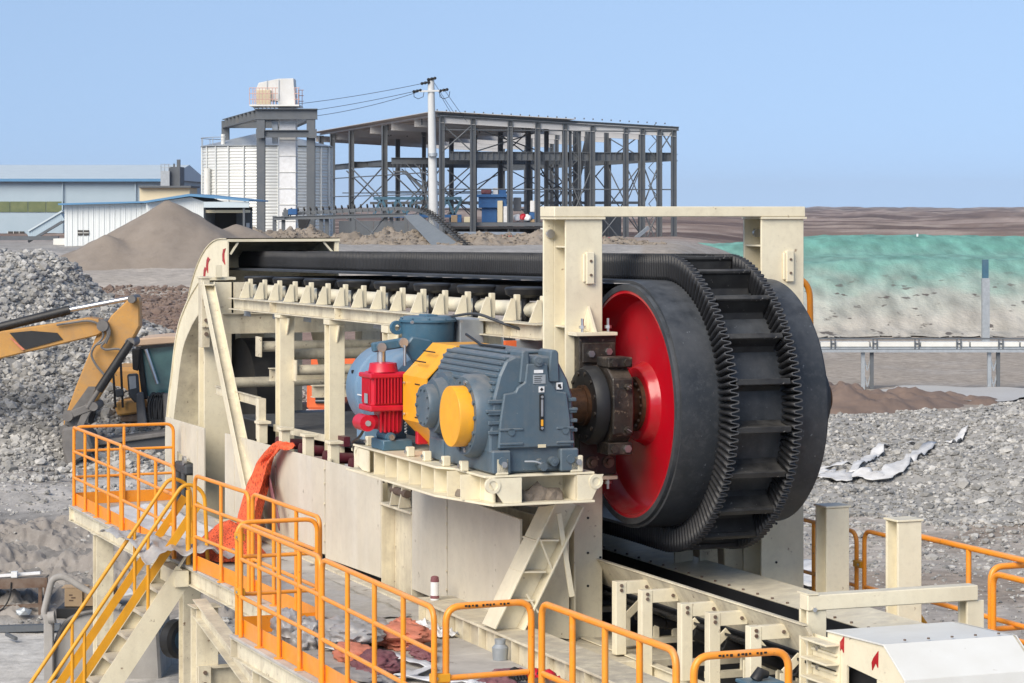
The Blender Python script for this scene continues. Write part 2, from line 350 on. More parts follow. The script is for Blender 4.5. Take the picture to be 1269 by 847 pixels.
def make_ground():
    A = []; a = -math.pi
    ang = [-180, -150, -120, -90, -70, -50, -35, -25, -19] + [-15 + i * .11 for i in range(int(30 / .11) + 1)] + [19, 25, 35, 50, 70, 90, 120, 150]
    rad = [0.5, 4, 8, 12, 16, 20, 24, 28]; r = 30
    while r < 9000: rad.append(r); r *= 1.0165 if r < 260 else 1.035
    rad.append(9000)
    V = []; C = []
    for rr in rad:
        for d in ang:
            x = rr * math.sin(R(d)); y = rr * math.cos(R(d)); yy = rr if abs(d) > 20 else y
            z = ground_z(x, yy); V.append((x, y, z)); C.append((*ground_col(x, yy, z), 1))
    n = len(ang); F = []
    for i in range(len(rad) - 1):
        for k in range(n):
            k2 = (k + 1) % n; F.append((i * n + k, i * n + k2, (i + 1) * n + k2, (i + 1) * n + k))
    F.append(tuple(range(n))[::-1])
    me = bpy.data.meshes.new('ground'); me.from_pydata(V, [], F); me.polygons.foreach_set('use_smooth', [True] * len(F))
    at = me.color_attributes.new('soil', 'FLOAT_COLOR', 'POINT'); at.data.foreach_set('color', [q for c in C for q in c])
    m = bpy.data.materials.new('soil'); m.use_nodes = True; nt = m.node_tree; b = nt.nodes['Principled BSDF']; b.inputs['Roughness'].default_value = .95
    b.inputs['Specular IOR Level'].default_value = .2
    ca = nt.nodes.new('ShaderNodeVertexColor'); ca.layer_name = 'soil'
    tc = nt.nodes.new('ShaderNodeTexCoord'); nz = nt.nodes.new('ShaderNodeTexNoise'); nz.inputs['Scale'].default_value = 2.2; nz.inputs['Detail'].default_value = 8; nz.inputs['Roughness'].default_value = .72
    nt.links.new(tc.outputs['Object'], nz.inputs['Vector'])
    mr = nt.nodes.new('ShaderNodeMapRange'); mr.inputs[1].default_value = .3; mr.inputs[2].default_value = .7; mr.inputs[3].default_value = .6; mr.inputs[4].default_value = 1.35
    nt.links.new(nz.outputs['Fac'], mr.inputs[0])
    hs = nt.nodes.new('ShaderNodeHueSaturation'); nt.links.new(mr.outputs[0], hs.inputs['Value']); nt.links.new(ca.outputs['Color'], hs.inputs['Color']); nt.links.new(hs.outputs[0], b.inputs['Base Color'])
    bp = nt.nodes.new('ShaderNodeBump'); bp.inputs['Distance'].default_value = .12; bp.inputs['Strength'].default_value = .5; nt.links.new(nz.outputs['Fac'], bp.inputs['Height']); nt.links.new(bp.outputs[0], b.inputs['Normal'])
    me.materials.append(m)
    o = bpy.data.objects.new('ground', me); COL.objects.link(o); tag(o, kind='structure')
make_ground()

def heap(name, hf, x0, x1, y0, y1, nx, ny, m, kind='structure'):
    """a spoil heap as a height field standing a little into the ground; hf gives the height above ground"""
    b = B()
    def fn(u, v):
        x = lerp(x0, x1, u); y = lerp(y0, y1, v); return (x, y, ground_z(x, y) - .12 + max(-.1, hf(x, y)))
    b.grid(fn, nx, ny); o = b.build(name, m, rot=0, recalc=False); return tag(o, kind=kind) if kind else o
# --- the long bank of broken rock on the left
def crest(x): return interp(x, [-22, -14.3, -12.6, -11.4, -10.6, -9.2, -7.6, -5.6, -4.2], [4.3, 4.1, 4.25, 3.6, 2.9, 2.15, 1.3, .4, -.3])
def rock_h(x, y):
    h = crest(x); f = 1 - abs(y - 66.5) / (9.3 if y < 66.5 else 6)
    return max(0, h * min(1, f * 1.12)) * (1 + .10 * fbm(x * .4, y * .4, 3, 1)) + .16 * fbm(x * 1.3, y * 1.3, 3, 7) if f > 0 and h > 0 else -.1
heap('rock_bank', rock_h, -22, -4.2, 56.5, 73, 130, 120, RUBBLE)
def rock_z(x, y): return ground_z(x, y) - .12 + rock_h(x, y)
rs = B(); big = []
while len(rs.f) < 20 * 25000:
    x = rng.uniform(-16.5, -4.6); y = rng.uniform(56.4, 69) if rng.random() < .96 else rng.uniform(54.5, 57)
    if y > 56.5 and rock_h(x, y) < .05: continue
    z = rock_z(x, y) if y > 56.5 else ground_z(x, y)
    r = min(.13, .034 + rng.expovariate(1 / .022)); rs.rock((x, y, z + r * .25), r, rng, squash=.7, base=ICO1)
ob = rs.build('rubble', ROCK, rot=0, recalc=False); tag(ob, kind='stuff')
def boulders(n, place, lo, hi, name, label, cat, group, m, protos=6):
    pr = [B().rock((0, 0, 0), 1, rng).mesh(name, m, recalc=False) for _ in range(protos)]
    for i in range(n):
        x, y, z = place(); r = lo + (hi - lo) * rng.random() ** 2.5
        o = bpy.data.objects.new(name, pr[i % protos]); COL.objects.link(o); o.location = (x, y, z + r * .3); o.scale = (r, r, r)
        o.rotation_euler = (rng.uniform(-.4, .4), rng.uniform(-.4, .4), rng.uniform(0, 6.28)); tag(o, label, cat, group)
def pl():
    while True:
        x = rng.uniform(-15.3, -6); y = rng.uniform(56.8, 66)
        if rock_h(x, y) > .1: return x, y, rock_z(x, y)
boulders(130, pl, .10, .21, 'boulder', 'grey broken boulder lying in the rubble bank behind the excavator', 'boulder', 'boulders on the rubble bank', ROCK)
# --- sand pile with a shoulder on its left
def sand_h(x, y):
    d = math.hypot((x + 15.6) / 1.12, y - 117) ; d2 = math.hypot((x + 18.0) / 1.1, (y - 114.5)); d3 = math.hypot((x + 12.6) / 1.3, y - 118.5)
    h = max(2.75 - d * .56 + .08 * math.cos(d), 1.5 - d2 * .55, 1.7 - d3 * .52)
    return (h + .10 * fbm(x * .7, y * .7, 4, 3)) if h > -.3 else -.1
heap('sand_pile', sand_h, -24, -6, 106, 126, 100, 80, SAND)
# --- low spoil heaps between the machine and the steel hall
def spoil_h(x, y):
    h = 0
    for cx, cy, r, k in ((-9.2, 150, 3.0, 1.0), (-6.6, 148, 3.6, 1.25), (-4.4, 149, 3.2, .9), (-1.2, 146, 4.2, .95), (2.4, 146, 4.4, 1.15), (5.2, 146, 3.6, .7), (-13, 152, 4, 1.4), (-15.5, 151, 3, 1.0)):
        h = max(h, .62 * k * (1 - (math.hypot(x - cx, y - cy) / r) ** 1.5))
    return h * (1 + .8 * fbm(x * .9, y * .9, 5)) + .22 * fbm(x * 2, y * 2, 4) if h > 0 else -.1
heap('spoil_heaps', spoil_h, -19, 10, 141, 157, 260, 110, HEAP)
rs = B()
while len(rs.f) < 20 * 3000:
    x = rng.uniform(-18, 9); y = rng.uniform(143, 152); h = spoil_h(x, y)
    if h < .1: continue
    r = min(.16, .03 + rng.expovariate(1 / .03)); rs.rock((x, y, ground_z(x, y) - .12 + h), r, rng, squash=.6)
tag(rs.build('debris', HEAP, rot=0, recalc=False), kind='stuff')
# --- rubble field and brown heap on the right
def rub_h(x, y):
    a = x / y
    e = smooth(56, 63, y) * (1 - smooth(78, 88, y)) * smooth(.085, .13, a) if True else 0
    h = e * (.55 + 3.4 * max(0, a - .12) * smooth(.12, .2, a) * 2.2)
    return h * (1 + .4 * fbm(x * .35, y * .35, 3, 2)) + .12 * e * fbm(x * 1.2, y * 1.2, 3, 5) if e > .02 else -.1
heap('rubble_field', rub_h, 4, 20, 55, 90, 130, 150, RUBBLE)
def brown_h(x, y):
    h = 0
    for cx, cy, r, k in ((11.4, 90, 3.2, .75), (13.6, 91, 2.6, .5), (15.2, 92, 1.8, .42), (9.6, 90, 3, .8), (16.5, 91.5, 1.2, .35)):
        h = max(h, k * (1 - (math.hypot(x - cx, (y - cy) * .8) / r) ** 2))
    return h * (1 + .6 * fbm(x * 1.1, y * 1.1, 4)) if h > 0 else -.1
heap('brown_heap', brown_h, 6, 19, 84, 97, 110, 80, BROWN)
rs = B()
while len(rs.f) < 20 * 16000:
    y = rng.uniform(50, 84); a = rng.uniform(.105, .215); x = a * y
    h = rub_h(x, y)
    if h < .03 and rng.random() < .8: continue
    z = ground_z(x, y) - .12 + max(.12, h); r = min(.12, .026 + rng.expovariate(1 / .02)); rs.rock((x, y, z + r * .2), r, rng, squash=.6)
ob = rs.build('rubble', ROCK, rot=0, recalc=False); tag(ob, kind='stuff')
def pl2():
    while True:
        y = rng.uniform(52, 80); x = rng.uniform(.115, .205) * y; h = rub_h(x, y)
        if h > .1 or rng.random() < .06: return x, y, ground_z(x, y) - .12 + max(.12, h)
boulders(80, pl2, .09, .22, 'boulder', 'grey tan boulder lying in the rubble field right of the conveyor', 'boulder', 'boulders on the right rubble field', ROCK)
# loose gravel and clods on the left roadway and its cut bank
rs = B()
while len(rs.f) < 20 * 5500:
    y = rng.uniform(42.6, 57); x = rng.uniform(-.215, -.06) * y
    if y > 48 and rng.random() < .55: continue
    r = min(.12, .014 + rng.expovariate(1 / .013)); rs.rock((x, y, ground_z(x, y) + r * .1), r, rng, squash=.6)
ob = rs.build('gravel', ROCK, rot=0, recalc=False); tag(ob, kind='stuff')
rs = B()
while len(rs.f) < 20 * 5000:
    y = rng.uniform(27, 60); x = rng.uniform(.10, .21) * y
    r = min(.11, .012 + rng.expovariate(1 / .013)); rs.rock((x, y, ground_z(x, y) + r * .1), r, rng, squash=.6)
tag(rs.build('gravel', ROCK, rot=0, recalc=False), kind='stuff')
rs = B()
while len(rs.f) < 20 * 3500:
    y = rng.uniform(74, 100); x = rng.uniform(-.16, -.115) * y
    r = min(.2, .03 + rng.expovariate(1 / .035)); rs.rock((x, y, ground_z(x, y) + r * .1), r, rng, squash=.6)
tag(rs.build('gravel', BROWN, rot=0, recalc=False), kind='stuff')
BANK = mat('cut_bank_soil', (.27, .245, .22), .95, (.19, .17, .15), 1.6, .9, .8, 7, grime=((.34, .32, .29), .5))
def bank_h(x, y):
    e = smooth(42.9, 43.8, y) * (1 - smooth(47.2, 48.6, y)) * (1 - smooth(-4.4, -3.6, x))
    return e * (.14 + .22 * abs(fbm(x * .9, y * 1.1, 5, 3)) + .16 * fbm(x * 2.6, y * 2.6, 4, 9) + .05 * fbm(x * 9, y * 9, 3, 2)) if e > .01 else -.1
heap('cut_bank', bank_h, -11.5, -3.4, 42.7, 48.8, 260, 200, BANK)
# pale dried pond on the right
b = B()
def pf(u, v):
    t = u * 2 * math.pi; r = v * (1 + .2 * math.sin(3 * t + 1) + .12 * math.sin(7 * t)); x = 17.2 + 3.4 * r * math.cos(t); y = 95.2 + 3.6 * r * math.sin(t)
    return (x, y, ground_z(17, 95) + .10)
b.grid(pf, 48, 4); tag(b.build('pond', POND, rot=0, recalc=False), kind='structure')
# --- net-covered stockpile on the right
def mound_p(v, x):
    """profile of the stockpile: foot, long face, shelf, upper face, top"""
    d = [137, 140, 146, 151.5, 158, 161, 166, 172, 182]; z = [-.1, .35, 2.3, 3.85, 4.0, 4.1, 5.05, 5.1, 3.2]
    k = v * (len(d) - 1); i = min(int(k), len(d) - 2); f = k - i; return lerp(d[i], d[i + 1], f), lerp(z[i], z[i + 1], f)
def mound_z(u, v):
    x = lerp(8, 48, u); d, z = mound_p(v, x)
    z *= .9 + .1 * smooth(13, 22, x) + .03 * fbm(x * .2, d * .1, 3, 4)
    z *= smooth(7.5, 12.5, x)
    return x, d, z + .10 * fbm(x * .6, d * .6, 4, 2)
b = B(); b.grid(mound_z, 240, 96); mm = mat('stockpile_gravel', (.12, .095, .08), .95, (.17, .14, .12), .6, .9, .5, 5)
tag(b.build('stockpile', mm, rot=0, recalc=False), kind='structure')
NETM = bpy.data.materials.new('dust_net_green'); NETM.use_nodes = True
nt = NETM.node_tree; bs = nt.nodes['Principled BSDF']; bs.inputs['Roughness'].default_value = .8
tc = nt.nodes.new('ShaderNodeTexCoord'); sp = nt.nodes.new('ShaderNodeSeparateXYZ'); nt.links.new(tc.outputs['Object'], sp.inputs[0])
nz = nt.nodes.new('ShaderNodeTexNoise'); nz.inputs['Scale'].default_value = .35; nz.inputs['Detail'].default_value = 8; nt.links.new(tc.outputs['Object'], nz.inputs['Vector'])
ad = nt.nodes.new('ShaderNodeMath'); ad.operation = 'MULTIPLY_ADD'; ad.inputs[1].default_value = 2.4; nt.links.new(nz.outputs['Fac'], ad.inputs[0]); nt.links.new(sp.outputs[2], ad.inputs[2])
cr = nt.nodes.new('ShaderNodeValToRGB'); e = cr.color_ramp.elements; e[0].position = .0; e[0].color = (.40, .375, .32, 1); e[1].position = 1; e[1].color = (.13, .315, .255, 1)
x = e.new(.30); x.color = (.35, .365, .315, 1); x = e.new(.52); x.color = (.25, .345, .29, 1); x = e.new(.74); x.color = (.165, .32, .265, 1)
mr = nt.nodes.new('ShaderNodeMapRange'); mr.inputs[1].default_value = 1.9; mr.inputs[2].default_value = 6.0; nt.links.new(ad.outputs[0], mr.inputs[0]); nt.links.new(mr.outputs[0], cr.inputs[0])
n2 = nt.nodes.new('ShaderNodeTexNoise'); n2.inputs['Scale'].default_value = 1.0; n2.inputs['Detail'].default_value = 6
mp = nt.nodes.new('ShaderNodeMapping'); mp.inputs['Scale'].default_value = (1.1, .3, .3); nt.links.new(tc.outputs['Object'], mp.inputs[0]); nt.links.new(mp.outputs[0], n2.inputs['Vector'])
m2 = nt.nodes.new('ShaderNodeMapRange'); m2.inputs[1].default_value = .3; m2.inputs[2].default_value = .7; m2.inputs[3].default_value = .72; m2.inputs[4].default_value = 1.35; nt.links.new(n2.outputs['Fac'], m2.inputs[0])
hs = nt.nodes.new('ShaderNodeHueSaturation'); nt.links.new(cr.outputs[0], hs.inputs['Color']); nt.links.new(m2.outputs[0], hs.inputs['Value']); nt.links.new(hs.outputs[0], bs.inputs['Base Color'])
sm_ = nt.nodes.new('ShaderNodeMapping'); sm_.inputs['Scale'].default_value = (1.1, .35, 3.4); nt.links.new(tc.outputs['Object'], sm_.inputs[0])
sn = nt.nodes.new('ShaderNodeTexNoise'); sn.inputs['Scale'].default_value = 1.0; sn.inputs['Detail'].default_value = 3; nt.links.new(sm_.outputs[0], sn.inputs['Vector'])
s1 = nt.nodes.new('ShaderNodeMapRange'); s1.inputs[1].default_value = .62; s1.inputs[2].default_value = .67; nt.links.new(sn.outputs['Fac'], s1.inputs[0])
s2 = nt.nodes.new('ShaderNodeMapRange'); s2.inputs[1].default_value = 3.6; s2.inputs[2].default_value = 2.2; nt.links.new(sp.outputs[2], s2.inputs[0])
s3 = nt.nodes.new('ShaderNodeMath'); s3.operation = 'MULTIPLY'; nt.links.new(s1.outputs[0], s3.inputs[0]); nt.links.new(s2.outputs[0], s3.inputs[1])
sx = nt.nodes.new('ShaderNodeMix'); sx.data_type = 'RGBA'; sx.inputs[7].default_value = (.115, .10, .085, 1); nt.links.new(s3.outputs[0], sx.inputs[0]); nt.links.new(hs.outputs[0], sx.inputs[6]); nt.links.new(sx.outputs[2], bs.inputs['Base Color'])
fn_ = nt.nodes.new('ShaderNodeTexNoise'); fn_.inputs['Scale'].default_value = 5; fn_.inputs['Detail'].default_value = 6; nt.links.new(tc.outputs['Object'], fn_.inputs['Vector'])
bpn = nt.nodes.new('ShaderNodeBump'); bpn.inputs['Distance'].default_value = .25; bpn.inputs['Strength'].default_value = .35; nt.links.new(fn_.outputs['Fac'], bpn.inputs['Height']); nt.links.new(bpn.outputs[0], bs.inputs['Normal'])
b = B(); NU, NV = 240, 96
keep = []
for j in range(NV + 1):
    for i in range(NU + 1):
        x, d, z = mound_z(i / NU, j / NV); b.v.append((x, d - .02, z + .07 + .05 * fbm(x * 1.1, d * .5, 3, 20)))
for j in range(NV):
    for i in range(NU):
        x, d, z = mound_z((i + .5) / NU, (j + .5) / NV)
        hole = fbm(x * 1.5, z * 3.6, 2, 31)
        if z > .05 and d < 181:
            b.f.append((j * (NU + 1) + i, j * (NU + 1) + i + 1, (j + 1) * (NU + 1) + i + 1, (j + 1) * (NU + 1) + i)); b.sm.append(True)
net = b.build('dust_net', NETM, rot=0, recalc=False); tag(net, 'green dust net spread over the long stockpile on the right', 'dust net')
# plastic strips and sheets trodden into the right-hand rubble
STRIP = mat('dusty_white_plastic', (.68, .675, .66), .6, (.44, .43, .41), 3, .8, .3, 8)
def strip(pts, w, label, seed):
    b = B(); r2 = random.Random(seed); P = [Vector((u, v, 0)) for u, v in pts]
    def fn(u, v):
        k = u * (len(P) - 1); i = min(int(k), len(P) - 2); p = P[i].lerp(P[i + 1], k - i); q = (P[i + 1] - P[i]).normalized(); sd = Vector((-q.y, q.x, 0))
        ww = w * .75 * (.6 + .8 * abs(fbm(u * 4, seed, 2))); p = p + sd * (v - .5) * ww
        h = rub_h(p.x, p.y); return (p.x, p.y, ground_z(p.x, p.y) + max(0, h - .12) + .10 + .12 * abs(fbm(p.x * 2.2, p.y * 2.2, 2, seed)))
    b.grid(fn, 28, 5); o = b.build('plastic_sheet', STRIP, rot=0, recalc=False); sm = o.modifiers.new('thickness', 'SOLIDIFY'); sm.thickness = .012
    tag(o, label, 'plastic sheet')
def G(u, v, z=.45): # where the sight line to (u, v) meets height z
    D = (z - CAM_Z) * 3200 / (258 - v); return ((u - 634.5) / 3200 * D, D)
strip([G(1056, 597), G(1070, 598), G(1090, 600), G(1110, 597), G(1130, 588), G(1152, 575)], .75, 'long crumpled white plastic strip winding over the grey rubble', 1)
strip([G(1056, 596), G(1075, 580), G(1090, 572), G(1103, 565)], .45, 'short white plastic strip running up the rubble slope', 2)
strip([G(1002, 588), G(1015, 592), G(1030, 594), G(1040, 600)], 1.3, 'crumpled white plastic heap at the foot of the drum side rubble', 3)
strip([G(1012, 590), G(1035, 588), G(1056, 586)], .7, 'white plastic scrap lying behind the crumpled heap', 4)
strip([G(1235, 566), G(1248, 568), G(1262, 566)], 1.2, 'folded white plastic sheet at the right edge of the rubble', 5)
strip([G(1175, 562), G(1188, 558), G(1196, 553)], .4, 'thin white plastic scrap caught beside a dark stick', 6)
strip([G(1120, 570), G(1150, 567), G(1180, 566)], .35, 'narrow grey white plastic band across the mid rubble', 7)
strip([G(1002, 690, .1), G(1006, 705, .1), G(1010, 725, .1)], .8, 'white plastic sheet lying on the ground behind the first stub post', 8)
# ================================================================== THE CONVEYOR  (frame axes: s across, t along and away, z up)
rng = random.Random(11)
AX_T, AX_Z, RD_ = 23.485, 5.05, 1.17           # pulley axis and drum radius
S0, S1 = 10.47, 12.10                          # drum ends
# ------------------------------------------------ head frame: two H posts and the tie beam
hf = thing('portal_frame', 'cream steel portal of two thick H posts and a tie beam around the drum', 'steel frame', (11.2, 23.9, 2.4))
def hpost(s0, s1, t0, t1, z0, z1):
    b = B(); b.box(s0, s1, t0, t0 + .03, z0, z1); b.box(s0, s1, t1 - .03, t1, z0, z1); m = (s0 + s1) / 2; b.box(m - .012, m + .012, t0 + .03, t1 - .03, z0, z1)
    return b
T0 = 23.75
b = hpost(9.93, 10.33, T0, T0 + .34, 2.45, 6.885); b.box(9.82, 9.93, T0 + .31, T0 + .34, 2.45, 6.885)
for z in (6.6, 5.8, 4.2, 3.2): b.box(9.945, 10.115, T0 + .03, T0 + .31, z, z + .02)
pl_ = b.build('post', CREAM, hf, bevel=.005)
b = hpost(12.11, 12.60, T0, T0 + .42, 2.45, 6.885)
for z in (6.6, 5.6, 4.2): b.box(12.12, 12.34, T0 + .03, T0 + .39, z, z + .02)
b.build('post', CREAM, hf, bevel=.005)
b = B(); b.box(9.80, 12.61, T0 - .02, T0 + .36, 6.91, 7.015); b.build('top_beam', CREAM, hf, bevel=.008)
b = B(); b.box(9.81, 10.35, T0 - .03, T0 + .37, 6.887, 6.908); b.build('cap_plate', CREAM, hf); b = B(); b.box(12.10, 12.62, T0 - .03, T0 + .43, 6.887, 6.908); b.build('cap_plate', CREAM, hf)
for s in (10.14, 12.38):
    b = B(); b.box(s, s + .085, T0 - .045, T0 - .002, 6.24, 6.56); b.box(s - .028, s, T0 - .03, T0 - .002, 6.26, 6.54); c = b.build('clip', CREAM, hf, bevel=.006)
    for z in (6.33, 6.47):
        bb = B(); bb.cyl((s + .045, T0 - .055, z), (s + .045, T0 - .04, z), .014, 8); bb.build('bolt', RUSTB, c)
for s in (9.88, 12.2):
    b = B(); b.cyl((s, T0 + .26, 6.74), (s, T0 + .30, 6.74), .045, 12); b.build('bolt', STEEL, hf)
b = B(); b.box(9.95, 10.40, T0 - .22, T0 - .002, 5.73, 5.765); lg = b.build('ledge', CREAM, hf, bevel=.004)
b = B(); b.prism([(T0 - .2, 5.766), (T0 - .01, 5.766), (T0 - .01, 6.02)], 's', 10.16, 10.185); b.prism([(10.10, 5.766), (10.25, 5.766), (10.19, 6.0), (10.165, 6.0)], 't', T0 - .018, T0 - .003); b.build('gusset', CREAM, hf)
for s in (10.06, 10.34):
    b = B(); b.cyl((s, T0 - .12, 5.766), (s, T0 - .12, 5.90), .016, 8); b.cyl((s, T0 - .12, 5.80), (s, T0 - .12, 5.83), .034, 6); b.build('bolt', STEEL, lg)
b = B(); b.box(10.12, 10.40, T0 - .22, T0 - .002, 4.30, 4.335); lg2 = b.build('ledge', CREAM, hf, bevel=.004)
for s in (10.22, 10.33):
    b = B(); b.cyl((s, T0 - .14, 4.20), (s, T0 - .14, 4.299), .016, 8); b.cyl((s, T0 - .14, 4.25), (s, T0 - .14, 4.28), .034, 6); b.build('bolt', STEEL, lg2)
# bolt holes down the post faces
for s_, zs in ((10.17, (2.9, 3.22, 3.55, 3.9)), (10.305, (3.5,)), (12.28, (3.35, 3.75, 4.15))):
    for z in zs:
        b = B(); b.cyl((s_, T0 - .008, z), (s_, T0 - .001, z), .013, 8); b.build('bolt_hole', BLACKP, hf)
# raking A-frame under the drive base, plates with stiffeners
def rake(p, q, w=.24, h=.32):
    b = B(); b.hbeam(p, q, w, h, .02, .014, up=(1, 0, 0)); return b
t_ = 23.4
rake((9.78, t_, 4.14), (9.10, t_, 2.87), .34, .30).build('raking_leg', CREAM, hf, bevel=.003)
b = B(); b.box(9.80, 9.92, T0 + .02, T0 + .30, 2.71, 4.18); b.build('post_flank', CREAM, hf, bevel=.004)
b = B(); b.beam((9.66, t_ - .12, 4.02), (9.80, t_ - .12, 3.2), .02, .05, (1, 0, 0)); b.build('tie_flat', CREAM, hf)
b = B(); b.prism([(9.2, 2.86), (9.92, 2.72), (9.92, 4.15), (9.72, 4.15)], 't', 23.64, 23.66); b.build('web_plate', CREAM, hf)
for k, (s, z) in enumerate(((9.52, 3.72), (9.38, 3.42), (9.25, 3.15))):
    b = B(); b.beam((s - .13, t_, z + .05), (s + .13, t_, z - .02 + .06), .32, .016); b.build('stiffener', CREAM, hf)
for (a, c) in (((9.58, 3.98), (9.46, 3.42)), ((9.44, 3.45), (9.30, 3.05))):
    b = B(); b.beam((a[0] - .13, t_ - .15, a[1] - .2), (c[0] + .13, t_ - .15, c[1] + .02), .016, .016); b.build('stiffener', CREAM, hf)
b = B(); b.box(9.80, 10.36, T0 + .1, T0 + .12, 2.9, 4.2); b.build('shear_plate', CREAM, hf)
# sole beam under everything, along t, with flanges and stiffeners
sb = B(); sb.box(8.98, 9.42, 19.0, 25.6, 2.885, 2.91); sb.box(9.0, 9.4, 18.9, 25.7, 2.45, 2.475); sb.box(9.06, 9.085, 19, 25.6, 2.476, 2.884); so = sb.build('sole_beam', CREAM2, hf, bevel=.003)
for k in range(15):
    b = B(); t = 19.3 + k * .44; b.box(8.985, 9.058, t, t + .016, 2.477, 2.883); b.build('stiffener', CREAM2, so)
b = B(); b.box(9.45, 10.6, 22.4, 24.1, 2.44, 2.70); b.build('base_plate', CREAM2, hf, bevel=.01)
b = B(); b.box(12.0, 12.75, 23.5, 24.4, 2.3, 2.46); b.build('base_plate', CREAM2, hf, bevel=.01)
for k in range(3):                              # deflector plates seen below the drum
    b = B(); s = 11.55 + k * .24; b.prism([(s, 2.7), (s + .22, 2.7), (s + .17, 3.75 - .05 * k), (s - .03, 3.75 - .05 * k)], 't', 24.6 - .1 * k, 24.63 - .1 * k); b.build('deflector_plate', CREAM2, hf)

# ------------------------------------------------ gallery: frame that carries belt and rollers
gal = thing('conveyor_gallery', 'long cream steel gallery frame with side panels carrying the belt behind the drum', 'conveyor frame', (10.9, 31, 2.4))
def bz(t): return 5.83 - (t - 23.7) * .0095     # top of the side beam
b = B()
P0, P1 = (9.84, 24.12, bz(24.1) - .08), (9.84, 35.8, bz(35.8) - .08)
b.hbeam(P0, P1, .18, .165, .014, .012); bm1 = b.build('side_beam', CREAM2, gal, bevel=.002)
for k in range(4):
    t = 25.0 + k * 2.9; b = B(); b.box(9.752, 9.833, t, t + .014, bz(t) - .148, bz(t) - .015); b.build('stiffener', CREAM2, bm1)
b = B(); b.hbeam((12.5, 24.3, 5.75), (12.5, 37.2, 5.63), .18, .165, .014, .012); b.build('side_beam', CREAM2, gal)
for t in (33.2, 31.0, 28.72, 26.4):
    b = B(); b.box(9.75, 9.95, t, t + .018, 2.6, 5.53); b.box(9.75, 9.95, t + .20, t + .218, 2.6, 5.53); b.box(9.842, 9.858, t + .018, t + .2, 2.6, 5.53); b.box(9.74, 9.96, t - .01, t + .228, 5.532, bz(t) - .166)
    po = b.build('post', CREAM, gal, bevel=.003)
    b = B(); b.prism([(t - .001, 5.30), (t - .12, 5.528), (t - .001, 5.528)], 's', 9.84, 9.855); b.build('gusset', CREAM, po)
    b = B(); b.box(12.4, 12.6, t, t + .2, 2.6, 5.55); b.build('post', CREAM2, gal)
# big rear post with bolted splice
b = hpost(9.75, 10.17, 37.16, 37.5, 2.2, 5.90); po = b.build('post', CREAM, gal, bevel=.005)
b = B(); b.box(9.66, 9.78, 36.95, 37.158, 4.95, 5.96); b.box(9.64, 9.80, 36.93, 37.159, 5.963, 5.99); sp_ = b.build('splice_plate', CREAM2, po, bevel=.004)
for z in (5.15, 5.35, 5.55, 5.75):
    b = B(); b.cyl((9.72, 36.945, z), (9.72, 36.91, z), .03, 6); b.build('bolt', RUSTB, sp_)
for z in (5.25, 5.65):
    b = B(); b.box(9.655, 9.785, 36.90, 36.948, z, z + .016); b.build('stiffener', CREAM2, sp_)
b = B(); b.box(10.19, 10.46, 37.1, 37.14, 5.30, 5.9); b.build('gusset_plate', CREAM2, gal)
b = B(); b.box(12.2, 12.62, 37.16, 37.5, 2.2, 5.9); b.build('post', CREAM2, gal, bevel=.005)
b = B(); b.hbeam((9.70, 36.75, 5.86), (9.22, 32.31, 2.72), .17, .17, .012, .01, up=(1, 0, 0)); b.box(9.62, 9.76, 36.6, 36.9, 5.87, 5.89); b.build('brace', CREAM, gal, bevel=.003)
# cross members, pipes between the two sides
for (t, z, r) in ((36.6, 4.45, .075), (34.9, 5.06, .075), (33.6, 5.02, .075), (33.2, 4.83, .07), (30.2, 5.06, .075)):
    b = B(); b.cyl((9.95, t, z), (12.42, t, z), r, 14); b.box(9.93, 9.95, t - .13, t + .13, z - .14, z + .14); b.build('cross_pipe', CREAM2, gal)
for (t, z, h) in ((34.4, 4.70, .18), (36.9, 5.30, .30), (32.4, 4.60, .16)):
    b = B(); b.hbeam((9.95, t, z), (12.42, t, z), .12, h, .012, .01); b.build('cross_beam', CREAM2, gal)
b = B(); b.box(12.62, 12.65, 24.4, 38.5, 2.3, 3.9); b.build('far_side_panel', PANEL, gal)
for (t0, t1, z0, z1) in ((29.0, 31.6, 3.9, 5.5), (31.7, 34.6, 3.9, 5.5)):
    b = B(); b.prism([(t0, z0), (t1, z0), (t1 - .3, z1), (t0 + .9, z1)], 's', 12.62, 12.65); b.build('far_web_plate', CREAM2, gal)
b = B(); b.beam((11.2, 33.1, 5.26), (11.9, 32.7, 5.22), .05, .05); b.box(11.15, 11.22, 33.03, 33.17, 5.18, 5.34); b.build('rusty_tie_bar', RUSTB, gal)
# side wall panels: separate sheets with open joints, in the plane s = 9.4
def panel(t0, t1, z0, z1, poly=None):
    b = B(); g = .012
    if poly: b.prism(poly, 's', 9.40, 9.43)
    else: b.box(9.40, 9.43, t0 + g, t1 - g, z0, z1)
    o = b.build('side_panel', PANEL, gal, bevel=.003)
    return o
zt = lambda t: 3.985 - (t - 23.6) * .0093
def zb(t): return 2.84
panel(0, 0, 0, 0, [(35.86, 2.45), (36.46, 2.52), (36.46, 3.30), (37.42, 3.40), (37.42, 2.52), (38.11, 2.40), (38.11, 3.85), (35.86, 3.86)])
for t0, t1 in ((33.6, 34.72), (32.22, 33.6), (30.09, 32.2), (27.95, 30.07)):
    panel(0, 0, 0, 0, [(t0 + .012, 2.78), (t1 - .012, 2.74), (t1 - .012, zt(t1)), (t0 + .012, zt(t0))])
panel(0, 0, 0, 0, [(26.9, 2.86), (27.9, 2.86), (27.9, zt(27.9)), (27.4, zt(27.4)), (26.9, zt(26.9))]) if False else None
panel(0, 0, 0, 0, [(25.76, 2.80), (26.87, 2.80), (26.87, zt(26.9)), (25.76, zt(25.8))])
panel(0, 0, 0, 0, [(23.66, 2.85), (25.73, 2.81), (25.73, zt(25.8)), (23.66, 3.93)])
